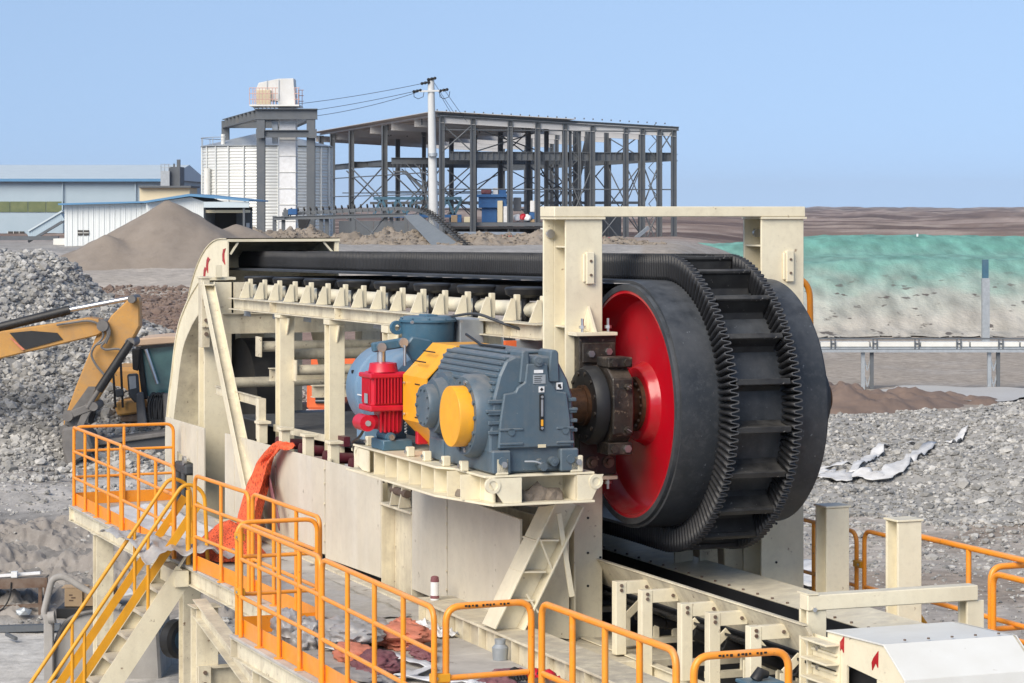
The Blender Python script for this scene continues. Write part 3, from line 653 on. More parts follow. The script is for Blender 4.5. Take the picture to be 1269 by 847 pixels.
for t in (36.9, 37.1, 36.2, 34.2, 33.0):       # pressed seams in the sheets
    b = B(); z0 = 3.45 if 36.4 < t else 2.85; b.box(9.392, 9.399, t, t + .012, z0, 3.8); b.build('seam', PANEL, gal)
for t in (30.08, 32.21, 25.745):
    b = B(); b.box(9.45, 9.47, t - .06, t + .06, 2.6, 3.95); b.build('joint_post', CREAM2, gal)
    for z in (2.95, 3.15, 3.4, 3.65, 3.82):
        bb = B(); bb.cyl((9.40, t, z), (9.385, t, z), .016, 6); bb.build('bolt', CREAM2, gal)
# recessed column between the panels
b = B(); b.box(9.56, 9.58, 26.9, 27.93, 2.5, 3.62); b.box(9.40, 9.56, 26.89, 26.905, 2.5, 3.62); b.box(9.40, 9.56, 27.915, 27.93, 2.5, 3.62); b.box(9.38, 9.6, 26.88, 27.94, 3.622, 3.65); b.build('recessed_column', CREAM2, gal, bevel=.003)
for t in (27.2, 27.5): b = B(); b.prism([(9.36, 3.66), (9.5, 3.66), (9.5, 3.98), (9.42, 3.98)], 't', t, t + .03); lug = b.build('hinge_lug', CREAM2, gal)
b = B(); b.cyl((9.43, 27.1, 3.82), (9.43, 27.6, 3.82), .045, 10); b.build('pin', RUSTB, lug)
b = B(); b.box(9.2, 9.4, 26.6, 34.5, 2.60, 2.72); b.build('sill_angle', CREAM2, gal)
b = B(); b.box(9.25, 12.6, 25.6, 39.0, 2.25, 2.35); b.build('floor_plate', DARKIN, gal)
# belt guide rollers (lying wheels), their brackets and the carrying pipe
proto = None
tr = [24.45 + k * .735 for k in range(16)]
for k, t in enumerate(tr):
    z = bz(t)
    if proto is None:
        b = B(); b.prism([(9.82, z + .004), (9.97, z + .004), (9.955, z + .235), (9.915, z + .235)], 't', t, t + .022); p0 = b.build('bracket_plate', CREAM, gal)
        b = B(); b.box(9.975, 10.03, t + .03, t + .10, z + .003, z + .275); p1 = b.build('bracket_finger', CREAM, gal, bevel=.006); proto = (t, z)
    else:
        inst(p0, (0, t - proto[0], z - proto[1])); inst(p1, (0, t - proto[0], z - proto[1]))
b = B(); b.cyl((10.27, 24.2, bz(24.2) + .10), (10.27, 36.6, bz(36.6) + .10), .085, 14); b.build('carrying_pipe', CREAM, gal)
def belt_top(t): return AX_Z + 1.2 - max(0, t - AX_T) * .0135
d0 = None
for k in range(8):
    t = tr[0] + .37 + .735 + k * 1.47 - .735 * 0
    if t > 36.3: break
    z = belt_top(t) - .115
    if d0 is None:
        b = B(); b.lathe((10.22, t, z), (0, 0, 1), [(-.06, .15), (-.03, .21), (.03, .225), (.05, .21), (.055, .05)], 24); w0 = b.build('guide_roller', BLACKP, gal)
        b = B(); b.cyl((10.22, t, z - .35), (10.22, t, z - .04), .045, 10); a0 = b.build('roller_axle', BLACKP, w0)
        b = B(); b.box(10.08, 10.10, t - .17, t + .17, z - .36, z - .22); b.prism([(t - .1, z - .36), (t + .1, z - .36), (t + .15, z - .52), (t - .15, z - .52)], 's', 10.03, 10.05); g0 = b.build('roller_bracket', GALV, gal); d0 = (t, z)
    else:
        o = (0, t - d0[0], z - d0[1]); w = inst(w0, o); a = a0.copy(); COL.objects.link(a); a.parent = w; inst(g0, o)
r0 = None
for k in range(16):                             # carrying idlers below the belt
    t = tr[k] + (.36 if k % 2 == 0 else .30); z = belt_top(t) - .15
    if r0 is None:
        b = B(); b.cyl((10.36, t, z), (12.2, t, z), .085, 14); r0 = b.build('idler_roller', BLACKP, gal); q0 = (t, z)
    else: inst(r0, (0, t - q0[0], z - q0[1]))
# return idlers beside the lower run, with cream brackets on the wall top
r0 = None
for k in range(7):
    t = 26.6 + k * 1.05
    if r0 is None:
        b = B(); b.cyl((9.72, t, 3.88), (9.62, t, 3.88), .10, 14); b.cyl((9.72, t, 3.88), (12.3, t, 3.74), .07, 12); r0 = b.build('return_roller', MAROON, gal); q0 = t
        b = B(); b.box(9.46, 9.58, t + .30, t + .42, 3.86, 4.12); b.box(9.44, 9.62, t + .26, t + .46, 4.122, 4.16); r1 = b.build('roller_bracket', CREAM, gal, bevel=.006)
    else: inst(r0, (0, t - q0, 0)); inst(r1, (0, t - q0, 0))
b = B(); b.box(9.5, 9.6, 33.35, 33.5, 3.9, 4.45); b.hbeam((9.55, 33.5, 4.4), (9.6, 35.9, 4.4), .06, .12, .01, .01); b.beam((9.7, 33.3, 4.06), (9.9, 31.2, 4.06), .03, .09); b.build('scraper_bracket', CREAM2, gal, bevel=.003)
b = B(); b.box(9.86, 9.94, 30.75, 31.15, 4.02, 4.14); b.build('scraper_tip', MAROON, gal)

# ------------------------------------------------ the curved hood at the back
hood = thing('belt_hood', 'cream curved belt hood with red warning ticks at the back of the gallery', 'hood', (11.1, 38.5, 2.3))
arc = [(37.8, 6.53), (38.5, 6.52), (39.2, 6.33), (39.8, 5.95), (40.3, 5.4), (40.6, 4.7), (40.75, 3.9), (40.8, 2.3)]
arc = [(t, z) for t, z in (tuple(p)[:2] for p in rpath([(t, z, 0) for t, z in arc], .5, 3))]
def plate(s, m, name):
    b = B(); poly = arc + [(40.0, 2.3), (38.9, 3.2), (38.3, 5.0), (37.8, 5.95)]
    # split into convex strips so the outline stays true
    for i in range(len(arc) - 1 if s < 11 else int((len(arc) - 1) * .45)):
        t0, z0 = arc[i]; t1, z1 = arc[i + 1]; k0 = i / (len(arc) - 1); k1 = (i + 1) / (len(arc) - 1)
        def inner(k): return (lerp(37.8, 39.4, k ** 1.3), lerp(5.95, 2.3, k ** .75))
        b.prism([(t0, z0), (t1, z1), inner(k1), inner(k0)], 's', s, s + .02)
    o = b.build(name, m, hood); return o
hp = plate(10.28, CREAM, 'hood_side'); plate(12.02, CREAM, 'hood_side')
b = B()
for i in range(len(arc) - 1):
    (t0, z0), (t1, z1) = arc[i], arc[i + 1]; b.add([(10.26, t0, z0 + .015), (12.06, t0, z0 + .015), (12.06, t1, z1 + .015), (10.26, t1, z1 + .015), (10.26, t0, z0 + .003), (12.06, t0, z0 + .003), (12.06, t1, z1 + .003), (10.26, t1, z1 + .003)], [(0, 1, 2, 3), (7, 6, 5, 4), (0, 3, 7, 4), (1, 5, 6, 2)])
b.build('hood_roof', CREAM2, hood)
b = B(); b.beam((12.0, 37.83, 6.2), (12.0, 37.83, 6.50), .05, .05, (0, 1, 0)); b.beam((12.0, 37.83, 6.26), (11.8, 37.83, 6.48), .03, .03); b.beam((10.33, 37.83, 6.3), (10.45, 37.83, 6.48), .03, .03); b.box(10.28, 12.05, 37.78, 37.82, 6.49, 6.53); b.build('hood_lip', CREAM, hood)
b = B(); b.box(10.3, 10.98, 39.9, 39.93, 2.3, 5.6); b.build('shade_sheet', BLACKP, hood)  # black sheet added to stand for the shade inside the hood
b = B(); b.prism([(11.0, 2.3), (11.42, 2.3), (11.36, 5.6), (11.0, 5.6)], 't', 39.6, 39.63); b.build('inner_plate', CREAM2, hood)
b = B(); b.box(11.72, 12.0, 39.6, 39.63, 2.3, 5.6); b.build('inner_plate', CREAM2, hood)
ribo = [(37.45, 5.90), (38.02, 5.66), (38.66, 5.25), (38.95, 4.85), (39.12, 4.43), (39.35, 4.0), (39.48, 3.6), (39.5, 2.4)]
ribo = [(p.x, p.y) for p in rpath([(t, z, 0) for t, z in ribo], .45, 3)]
def offs(P, d):
    out = []
    for i, (t, z) in enumerate(P):
        a = Vector(P[max(0, i - 1)]); c = Vector(P[min(len(P) - 1, i + 1)]); q = (c - a).normalized(); n = Vector((q.y, -q.x)); out.append((t + n.x * d, z + n.y * d))
    return out
ribi = offs(ribo, .42)
b = B()
for i in range(len(ribo) - 1):
    b.prism([ribo[i], ribo[i + 1], ribi[i + 1], ribi[i]], 's', 9.76, 9.79)
b.build('arch_web', CREAM, hood, ang=30)
b = B(); ribj = offs(ribo, .445); V = []
for P, s0, s1 in ((ribi, 9.74, 10.20), ):
    for i in range(len(P)):
        V += [(s0, *P[i]), (s1, *P[i]), (s0, *ribj[i]), (s1, *ribj[i])]
n = len(ribi); F = []
for i in range(n - 1):
    a = i * 4; F += [(a, a + 1, a + 5, a + 4), (a + 2, a + 6, a + 7, a + 3), (a, a + 4, a + 6, a + 2), (a + 1, a + 3, a + 7, a + 5)]
b.add(V, F, True); b.build('arch_flange', CREAM2, hood)
b = B(); V = []; ro2 = offs(ribo, -.025)
for i in range(len(ribo)): V += [(9.74, *ribo[i]), (10.27, *ribo[i]), (9.74, *ro2[i]), (10.27, *ro2[i])]
b.add(V, F, True); b.build('arch_flange', CREAM, hood)
b = B(); b.box(9.85, 10.27, 37.3, 37.55, 5.93, 5.97); b.box(9.95, 10.05, 37.25, 37.29, 5.97, 6.15); b.build('hood_bracket', CREAM, hood)
def tick(t, z, rot_, k):
    b = B(); P = [(-.09, -.12), (-.03, -.02), (-.03, .05), (-.10, .13), (.03, .10), (.07, .02), (.05, -.08)]; c, d = math.cos(rot_), math.sin(rot_)
    b.prism([(t + x * c - y * d, z + x * d + y * c) for x, y in P], 's', 10.268, 10.279); b.build('red_tick', RED, hood)
tick(38.0, 6.27, .1, 1); tick(38.95, 6.14, .5, 1); tick(39.12, 5.98, .4, 1); tick(40.05, 5.35, .3, 1); tick(40.28, 5.05, .2, 1)
# ------------------------------------------------ deflection wheel in the hood
dw = thing('deflection_wheel', 'dark deflection wheel with maroon side in the gloom under the hood', 'wheel', (11.1, 37.9, 4.0))
b = B(); b.lathe((10.5, 37.9, 4.05), (1, 0, 0), [(0, .95), (0, .98), (.52, .98), (.52, .95)], 40); b.build('rim', BLACKP, dw)
b = B(); b.lathe((10.52, 37.9, 4.05), (1, 0, 0), [(0, .94), (.02, .5), (.03, .1)], 40); b.build('disc', MAROON, dw)

# ------------------------------------------------ head pulley
pu = thing('head_pulley', 'huge drum pulley with red recessed end and black rubber face', 'pulley', (S0, AX_T, AX_Z - 1.2))
b = B(); b.lathe((0, AX_T, AX_Z), (1, 0, 0), [(S0 + .05, 1.12), (S0, 1.13), (S0, RD_ + .018), (S0 + .035, RD_ + .026), (S1 - .035, RD_ + .026), (S1, RD_ + .018), (S1, 1.12), (S1 - .05, 1.11)], 128, caps=False); b.build('drum', LAG, pu)
def end(s, d):
    b = B(); b.lathe((0, AX_T, AX_Z), (1, 0, 0), [(s, 1.129), (s, 1.10), (s + d * .06, 1.09), (s + d * .15, 1.07), (s + d * .20, 1.03), (s + d * .215, .97), (s + d * .21, .70), (s + d * .19, .50), (s + d * .185, .42), (s + d * .15, .395), (s + d * .10, .375), (s + d * .085, .355), (s + d * .085, .31), (s + d * .09, .28), (s + d * .09, .1)], 96, caps=False)
    return b.build('end_disc', RED, pu, ang=35)
e0 = end(S0 + .008, 1); end(S1 - .008, -1)
b = B(); b.lathe((0, AX_T, AX_Z), (1, 0, 0), [(S0 + .12, .275), (S0 + .06, .265), (S0 + .06, .21)], 32); hb = b.build('locking_ring', RUST, pu)
for k in range(18):
    a = k * math.pi / 9; bb = B(); bb.cyl((S0 + .045, AX_T + .235 * math.cos(a), AX_Z + .235 * math.sin(a)), (S0 + .06, AX_T + .235 * math.cos(a), AX_Z + .235 * math.sin(a)), .014, 6); bb.build('bolt', RUSTB, hb)
b = B(); b.lathe((0, AX_T, AX_Z), (1, 0, 0), [(9.55, .17), (9.98, .17), (9.98, .2), (12.55, .2), (12.55, .17), (12.7, .17)], 32); b.build('shaft', RUST, pu)

# ------------------------------------------------ belt with corrugated side walls and cleats
be = thing('sidewall_belt', 'black rubber belt with corrugated side walls and cross cleats wrapped over the drum', 'conveyor belt', (11.28, AX_T, AX_Z - 1.5))
RB = RD_ + .03
T_FAR = 39.4; T_LOW = 38.6
L_top = T_FAR - AX_T; L_arc = math.pi * RB; L_low = T_LOW - AX_T; LT = L_top + L_arc + L_low
def path(l):
    """point, outward normal in (t, z) at run length l"""
    if l < L_top:
        t = T_FAR - l; return t, belt_top(t), 0.0135, 1.0
    if l < L_top + L_arc:
        a = (l - L_top) / RB; return AX_T - math.sin(a) * RB, AX_Z + math.cos(a) * RB, -math.sin(a), math.cos(a)
    t = AX_T + (l - L_top - L_arc); return t, AX_Z - RB, 0, -1
b = B(); ls = [L_top * k / 24 for k in range(24)] + [L_top + L_arc * k / 72 for k in range(73)] + [L_top + L_arc + L_low * k / 12 for k in range(1, 13)]
V = []
for l in ls:
    t, z, nt_, nz_ = path(l)
    for s in (S0 + .035, S1 - .035):
        V += [(s, t, z), (s, t + nt_ * .028, z + nz_ * .028)]
F = []
for i in range(len(ls) - 1):
    a = i * 4; F += [(a + 1, a + 5, a + 7, a + 3), (a, a + 2, a + 6, a + 4), (a, a + 4, a + 5, a + 1), (a + 2, a + 3, a + 7, a + 6)]
b.add(V, F, True); b.build('base_belt', LAG, be)
PITCH = 0.059
def sidewall(sc_, sgn):
    NS = 10; n = int((L_top + L_arc + 4.5) / PITCH * NS); rows = 5; V = []; F = []; mi = []
    for i in range(n + 1):
        l = i * PITCH / NS; t, z, nt_, nz_ = path(l); ph = i / NS * 2 * math.pi
        w = math.sin(ph + .55 * math.sin(2 * ph)); q = .040 * (1 if w > 0 else -1) * abs(w) ** .7 * sgn
        w2 = math.sin(ph + .55 * math.sin(2 * ph) + .22)
        for h, am in ((.026, .7), (.07, .95), (.19, 1.0), (.285, 1.06)):
            lean = .006 * math.sin(i * .013) * h * 10
            V.append((sc_ + q * am + lean, t + nt_ * h, z + nz_ * h))
    R_ = 4
    for i in range(n):
        for k in range(R_ - 1):
            a = i * R_ + k; F.append((a, a + 1, a + R_ + 1, a + R_))
    b = B(); b.add(V, F, True); o = b.build('side_wall', [RUBBER, RUBEDGE], be, ang=75)
    sm = o.modifiers.new('thickness', 'SOLIDIFY'); sm.thickness = .011; sm.offset = 0; sm.material_offset_rim = 1
    return o
sidewall(10.925, 1); sidewall(11.60, 1)
c0 = None; CP = math.pi * RB / 10
for k in range(-16, 16):
    l = L_top + .115 * RB + k * CP
    t, z, nt_, nz_ = path(l); ang = math.atan2(-nt_, nz_)
    if c0 is None:
        b = B()
        # upright plate with a foot and a slightly hooked, thickened tip, built round the origin and then stood on the belt
        prof = [(-.06, .0), (.05, .0), (.022, .05), (.016, .19), (.030, .205), (.030, .245), (-.026, .25), (-.03, .225), (-.012, .2), (-.014, .05)]
        b.prism(prof, 's', 10.972, 11.552); me = b.mesh('cleat', CLEAT, (0, 0, 0), bevel=.004); c0 = True
    o = bpy.data.objects.new('cleat', me); COL.objects.link(o); o.parent = be; og = ORG[be]
    o.location = (0 - og[0], t + nt_ * .026 - og[1], z + nz_ * .026 - og[2]); o.rotation_euler.x = math.atan2(-nt_, nz_) * 1.0
# lower return run lies with its bare side up: dusty strip seen between the posts
b = B(); b.box(9.98, 12.2, 25.2, 36.2, 3.985, 4.01); b.build('return_strand', BELTDUST, be)

# ------------------------------------------------ bearing blocks
def bearing(label, s, mir):
    bt = thing('bearing_housing', label, 'bearing', (s, AX_T, 4.3))
    def X(a): return s + mir * a
    def bx(B_, a0, a1, *r): x0, x1 = sorted((X(a0), X(a1))); B_.box(x0, x1, *r); return B_
    bx(B(), .02, .42, T0 - .14, T0 - .004, 4.34, 5.728).build('mounting_plate', GREASE, bt, bevel=.008)
    b = B(); b.lathe((X(0), AX_T, AX_Z), (mir, 0, 0), [(.02, .19), (.0, .28), (.0, .36), (.05, .39), (.13, .39), (.14, .36), (.24, .36)], 40); rg = b.build('seal_ring', BLACKP, bt)
    for k in range(12):
        a = k * math.pi / 6 + .2; bb = B(); x = X(-.014); bb.cyl((x, AX_T + .32 * math.cos(a), AX_Z + .32 * math.sin(a)), (X(.004), AX_T + .32 * math.cos(a), AX_Z + .32 * math.sin(a)), .022, 6); bb.build('bolt', GREASE, rg)
    b = B(); poly = []
    poly = [(AX_T - .40, AX_Z - .26), (AX_T - .42, AX_Z), (AX_T - .40, AX_Z + .28), (AX_T - .26, AX_Z + .385), (T0 - .142, AX_Z + .385), (T0 - .142, AX_Z - .40), (AX_T - .26, AX_Z - .37)]
    x0, x1 = sorted((X(.15), X(.37))); b.prism(poly, 's', x0, x1); hs_ = b.build('housing_body', GREASE, bt, bevel=.012)
    for (z, h) in ((AX_Z + .385, .10), (AX_Z - .47, .12)):
        bb = B(); bx(bb, .13, .39, AX_T - .34, AX_T - .05, z, z + h); l_ = bb.build('foot_lug', GREASE, bt, bevel=.01)
        for a_ in (.19, .33):
            b3 = B(); b3.cyl((X(a_), AX_T - .37, z + h / 2), (X(a_), AX_T - .34, z + h / 2), .04, 6); b3.build('bolt', STEEL if h > .11 and a_ > .3 else GREASE, l_)
    for z in (AX_Z + .20, AX_Z - .22):
        b3 = B(); b3.cyl((X(.30), AX_T - .46, z), (X(.30), AX_T - .36, z), .035, 6); b3.cyl((X(.30), AX_T - .40, z), (X(.30), AX_T - .36, z), .06, 12); b3.build('plug_bolt', GREASE, hs_); b3 = B(); b3.beam((X(.28), AX_T - .463, z + .012), (X(.32), AX_T - .463, z - .012), .008, .02, (0, 1, 0)); b3.build('bolt_slot', STEEL, hs_)
    for (a_, z, m_) in ((.13, 5.55, STEEL), (.32, 5.57, STEEL), (.15, 4.47, RUSTB), (.33, 4.47, RUSTB)):
        b3 = B(); b3.cyl((X(a_), T0 - .20, z), (X(a_), T0 - .141, z), .036, 6); b3.cyl((X(a_), T0 - .158, z), (X(a_), T0 - .1405, z), .062, 14); b3.build('bolt', m_, bt)
    b3 = B(); bx(b3, .04, .40, T0 - .175, T0 - .1405, 5.46, 5.66); b3.build('clamp_bar', GREASE, bt, bevel=.01)
bearing('greasy black bearing block with bright bolts between gearbox and red disc', 10.0, 1)
bearing('black bearing block at the hidden far end of the drum', 12.58, -1)
# ================================================================== DRIVE: base frame, gearbox, coupling guard, motor, brake
rng = random.Random(5)
dbase = thing('gearbox_stand', 'cream welded steel base with stiffener pockets under the blue gearbox', 'base frame', (9.1, 24, 4.2))
A, Z0, Z1 = (8.62, 9.74), 4.205, 4.49
b = B(); b.prism([(8.62, 22.58), (9.74, 22.58), (9.74, 26.2), (8.50, 26.2), (8.50, 23.6), (8.62, 23.4)], 'z', Z1 - .022, Z1); b.build('top_plate', CREAM, dbase, bevel=.004)
b = B(); b.prism([(8.68, 22.52), (9.72, 22.52), (9.72, 26.3), (8.45, 26.3), (8.45, 23.5)], 'z', Z0, Z0 + .022); b.build('bottom_plate', CREAM, dbase, bevel=.004)
for s in (8.74, 9.6):
    b = B(); b.box(s, s + .018, 22.66, 26.1, Z0 + .023, Z1 - .023); b.build('web', CREAM, dbase)
b = B(); b.box(8.70, 9.66, 22.90, 22.915, Z0 + .023, Z1 - .023); b.build('back_plate', CREAM, dbase)
for s in (8.985, 9.545):
    b = B(); b.box(s, s + .018, 22.60, 22.898, Z0 + .023, Z1 - .023); b.build('stiffener', CREAM, dbase)
for k in range(9):
    t = 22.98 + k * .37; b = B(); b.box(8.53, 8.738, t, t + .016, Z0 + .023, Z1 - .023); b.build('stiffener', CREAM, dbase)
b = B(); b.prism([(8.63, Z1 - .024), (8.98, Z1 - .024), (8.98, Z0 + .024), (8.80, Z0 + .024)], 't', 22.55, 22.568); b.build('wing_plate', CREAM, dbase)
b = B(); b.lathe((8.69, 22.56, Z1 - .09), (0, 1, 0), [(-.02, .075), (-.02, .045), (.02, .045), (.02, .075)], 16, True); b.build('lifting_eye', CREAM, dbase)
b = B(); b.prism([(9.55, Z1 - .024), (9.82, Z1 - .024), (9.70, Z0 + .024), (9.55, Z0 + .024)], 't', 22.55, 22.568); b.build('wing_plate', CREAM, dbase)
b = B(); b.lathe((9.74, 22.56, Z1 - .09), (0, 1, 0), [(-.02, .07), (-.02, .04), (.02, .04), (.02, .07)], 16, True); b.build('lifting_eye', CREAM, dbase)
b = B(); b.lathe((8.53, 26.1, Z1 - .10), (1, 0, 0), [(-.02, .10), (-.02, .05), (.02, .05), (.02, .10)], 16, True); b.prism([(25.7, Z1 - .03), (26.1, Z1 - .03), (26.12, Z1 - .2), (25.9, Z0 + .03), (25.7, Z0 + .03)], 's', 8.51, 8.525); b.build('lifting_eye', CREAM, dbase)
for (s, t) in ((8.80, 22.60), (9.56, 22.60)):
    b = B(); b.box(s - .065, s + .065, t - .02, t + .035, Z1 + .001, Z1 + .16); q = b.build('stop_block', CREAM, dbase, bevel=.01); b = B(); b.cyl((s + .01, t - .05, Z1 + .10), (s + .01, t - .02, Z1 + .10), .03, 6); b.build('bolt', STEEL, q)
for t in (23.05, 23.55, 24.1, 24.6, 25.9, 25.5):
    b = B(); b.box(8.56, 8.64, t, t + .07, Z1 + .001, Z1 + .10); q = b.build('stop_block', CREAM, dbase, bevel=.008); b = B(); b.cyl((8.54, t + .035, Z1 + .05), (8.56, t + .035, Z1 + .05), .02, 6); b.build('bolt', STEEL, q)
for (s, t, r) in ((8.86, 22.75, .11), (9.22, 22.75, .17), (9.36, 22.72, .12), (9.1, 22.76, .12), (9.62, 22.74, .05), (8.66, 23.3, .07), (8.64, 24.2, .06)):
    b = B(); b.blob((s, t, Z0 + .03), (r, .10, r * .85), rng, .35, 3); tag(b.build('dried_mud', MUD, dbase), kind='stuff')

gb = thing('gearbox', 'large grey blue ribbed gearbox with a round yellow shaft cap', 'gearbox', (9.12, 23.4, Z1))
# casing: outline in (s, z) swept along t, narrower towards the top
out = [(8.70, 4.50), (9.57, 4.50), (9.57, 4.80), (9.545, 5.22), (9.50, 5.40), (9.40, 5.62), (9.34, 5.68), (8.96, 5.69), (8.87, 5.64), (8.80, 5.47), (8.745, 5.22), (8.70, 4.85)]
zf = lambda z: z if z < 5.2 else 5.2 + (z - 5.2) * .82
out = [(s, zf(z)) for s, z in out]
b = B(); b.prism(out, 't', 22.66, 24.35); b.build('casing', GEAR, gb, bevel=.02)
r0 = None
for (s, z, w) in ((8.90, 5.66, .05), (8.86, 5.60, .05), (8.835, 5.53, .05), (8.81, 5.46, .045), (8.79, 5.38, .045), (8.77, 5.30, .045), (8.75, 5.21, .04), (8.735, 5.12, .04), (8.72, 5.0, .04)):
    z = zf(z); b = B(); b.beam((s - .01, 22.70, z), (s - .01, 24.3, z), w, .030); b.build('cooling_rib', GEAR, gb, bevel=.006)
for (s, z) in ((9.555, 5.16), (9.56, 5.05), (9.565, 4.96), (9.565, 4.87)):
    b = B(); b.box(s - .06, s + .025, 22.64, 24.2, z, z + .035); b.build('cooling_rib', GEAR, gb, bevel=.006)
    b = B(); b.box(8.68, 8.83, 22.635, 22.66, z, z + .035); b.build('cooling_rib', GEAR, gb, bevel=.006)
b = B(); b.prism([(8.77, 4.735), (9.52, 4.735), (9.505, 5.0), (9.47, 5.26), (9.36, 5.28), (9.345, 5.33), (9.29, 5.39), (9.27, 5.60), (9.06, 5.60), (9.04, 5.39), (8.965, 5.33), (8.945, 5.28), (8.83, 5.26), (8.79, 5.0)], 't', 22.612, 22.66); b.v = [(x, y, zf(z)) for x, y, z in b.v]; fp = b.build('front_cover', GEAR, gb, bevel=.012)
for s0 in (8.70, 9.39):
    b = B(); b.box(s0, s0 + .19, 22.58, 22.9, 4.502, 4.72); ft = b.build('foot_block', GEAR, gb, bevel=.015); b = B(); b.cyl((s0 + .1, 22.565, 4.62), (s0 + .1, 22.58, 4.62), .042, 14); b.build('foot_plug', GEAR, ft)
b = B(); b.box(8.68, 8.9, 23.9, 24.3, 4.502, 4.72); b.build('foot_block', GEAR, gb, bevel=.015)
b = B(); b.box(8.66, 9.59, 22.63, 24.36, 5.072, 5.10); b.build('casing_flange', GEAR, gb, bevel=.006)
for s0, s1 in ((8.99, 9.10), (9.28, 9.40)):
    b = B(); b.prism([(s0, 5.38), (s1, 5.38), (s1 - .01, 5.73), (s1 - .05, 5.76), (s0 + .03, 5.74)], 't', 22.63, 22.95); b.v = [(x, y, zf(z)) for x, y, z in b.v]; b.build('lifting_block', GEAR, gb, bevel=.012)
for (s, z) in ((9.17, 5.55), (9.20, 4.585), (9.33, 4.60)):
    b = B(); b.cyl((s, 22.585, z), (s, 22.66, z), .045, 12); b.cyl((s, 22.57, z), (s, 22.586, z), .02, 8); b.build('plug', GEAR, gb)
for s0, s1 in ((8.78, 9.02), (9.36, 9.54)):
    b = B(); b.box(s0, s1, 22.60, 22.66, 4.90, 4.925); b.box(s0, s1, 22.60, 22.66, 4.765, 4.79); b.build('pocket_rim', GEAR, gb, bevel=.006)
    b = B(); b.cyl(((s0 + s1) / 2, 22.60, 4.89), ((s0 + s1) / 2, 22.66, 4.89), .035, 10); b.build('plug', GEAR, gb)
b = B(); b.box(9.185, 9.225, 22.595, 22.611, 4.90, 5.24); sg = b.build('sight_glass', BLACKP, gb)
b = B(); b.box(9.194, 9.216, 22.59, 22.594, 4.94, 5.0); b.build('oil_window', GUARD, sg); b = B(); b.box(9.194, 9.216, 22.59, 22.594, 5.03, 5.19); b.build('glass_tube', STEEL, sg)
for z in (4.92, 5.215):
    b = B(); b.cyl((9.205, 22.585, z), (9.205, 22.594, z), .014, 8); b.build('bolt', STEEL, sg)
for (s, z, w, h, n_) in ((9.205, 5.285, .055, .055, 'sticker'), (9.175, 5.455, .09, .03, 'sticker'), (9.405, 5.31, .06, .065, 'sticker')):
    b = B(); b.box(s - w / 2, s + w / 2, 22.602 if s < 9.4 else 22.642, 22.611 if s < 9.4 else 22.659, z - h / 2, z + h / 2); st = b.build(n_, WPLASTIC, gb)
    if h > .04:
        b = B(); y = 22.600 if s < 9.4 else 22.640
        if s < 9.3: b.box(s - .008, s + .008, y, y + .0015, z - .016, z + .016); b.box(s - .016, s - .0085, y, y + .0015, z - .006, z + .006); b.box(s + .0085, s + .016, y, y + .0015, z - .006, z + .006)
        else: b.box(s - .018, s + .012, y, y + .0015, z - .01, z + .018); b.box(s - .004, s + .018, y - .0015, y, z - .022, z - .004)
        b.build('sticker_mark', BLACKP, st)
b = B(); b.box(9.12, 9.245, 22.604, 22.611, 5.34, 5.425); pn = b.build('name_plate', GALV, gb)
for k in range(4):
    b = B(); b.box(9.13, 9.20 + .01 * (k % 2), 22.602, 22.6035, 5.352 + k * .018, 5.358 + k * .018); b.build('plate_line', BLACKP, pn)
b = B(); b.tube(rpath([(9.03, 22.6, 4.61), (9.13, 22.57, 4.61), (9.2, 22.55, 4.58)], .03), .009, 6); b.build('drain_lever', GALV, gb); b = B(); b.cyl((9.2, 22.53, 4.56), (9.2, 22.61, 4.56), .04, 10); b.build('drain_valve', GEAR, gb)
b = B(); b.box(9.17, 9.25, 22.606, 22.6115, 4.735, 4.765); b.build('maker_badge', PALECR, gb)
# left side: yellow shaft cap on its flange, grey hub further back
b = B(); b.lathe((0, 23.06, 5.02), (1, 0, 0), [(8.58, .2), (8.58, .37), (8.63, .40), (8.80, .40)], 40); fl = b.build('cap_flange', GEAR, gb)
for k in range(14):
    a = k * 2 * math.pi / 14; bb = B(); bb.cyl((8.565, 23.06 + .33 * math.cos(a), 5.02 + .33 * math.sin(a)), (8.58, 23.06 + .33 * math.cos(a), 5.02 + .33 * math.sin(a)), .022, 6); bb.build('bolt', STEEL if k in (4, 10) else GEAR, fl)
b = B(); b.lathe((0, 23.04, 5.02), (1, 0, 0), [(8.44, .0), (8.44, .285), (8.45, .29), (8.579, .29)], 40); b.build('shaft_cap', GUARD, gb)
b = B(); b.lathe((0, 23.98, 5.05), (1, 0, 0), [(8.50, .06), (8.50, .20), (8.53, .215), (8.60, .215), (8.60, .26), (8.70, .28), (8.70, .33), (9.2, .34)], 36); hb = b.build('input_hub', GEAR, gb)
for k in range(10):
    a = k * 2 * math.pi / 10; bb = B(); bb.cyl((8.485, 23.98 + .17 * math.cos(a), 5.05 + .17 * math.sin(a)), (8.50, 23.98 + .17 * math.cos(a), 5.05 + .17 * math.sin(a)), .02, 6); bb.build('bolt', GEAR, hb)
b = B(); b.lathe((9.12, 24.3, 5.05), (0, 1, 0), [(0, .44), (.35, .40), (.5, .24), (.7, .22)], 32); b.build('input_bell', GEAR, gb)
b = B(); b.box(8.74, 8.95, 23.7, 24.3, 4.52, 4.9); b.build('lower_casing', GEAR, gb, bevel=.02)
b = B(); b.box(9.0, 9.40, 23.0, 24.3, 5.60, 5.63); b.build('top_cover', GEAR, gb, bevel=.01)
b = B(); b.tube(rpath([(9.1, 23.3, 5.645), (9.05, 23.8, 5.65), (9.2, 24.3, 5.65), (9.3, 24.9, 5.7)], .1), .014, 6); b.build('cable', BLACKP, gb)
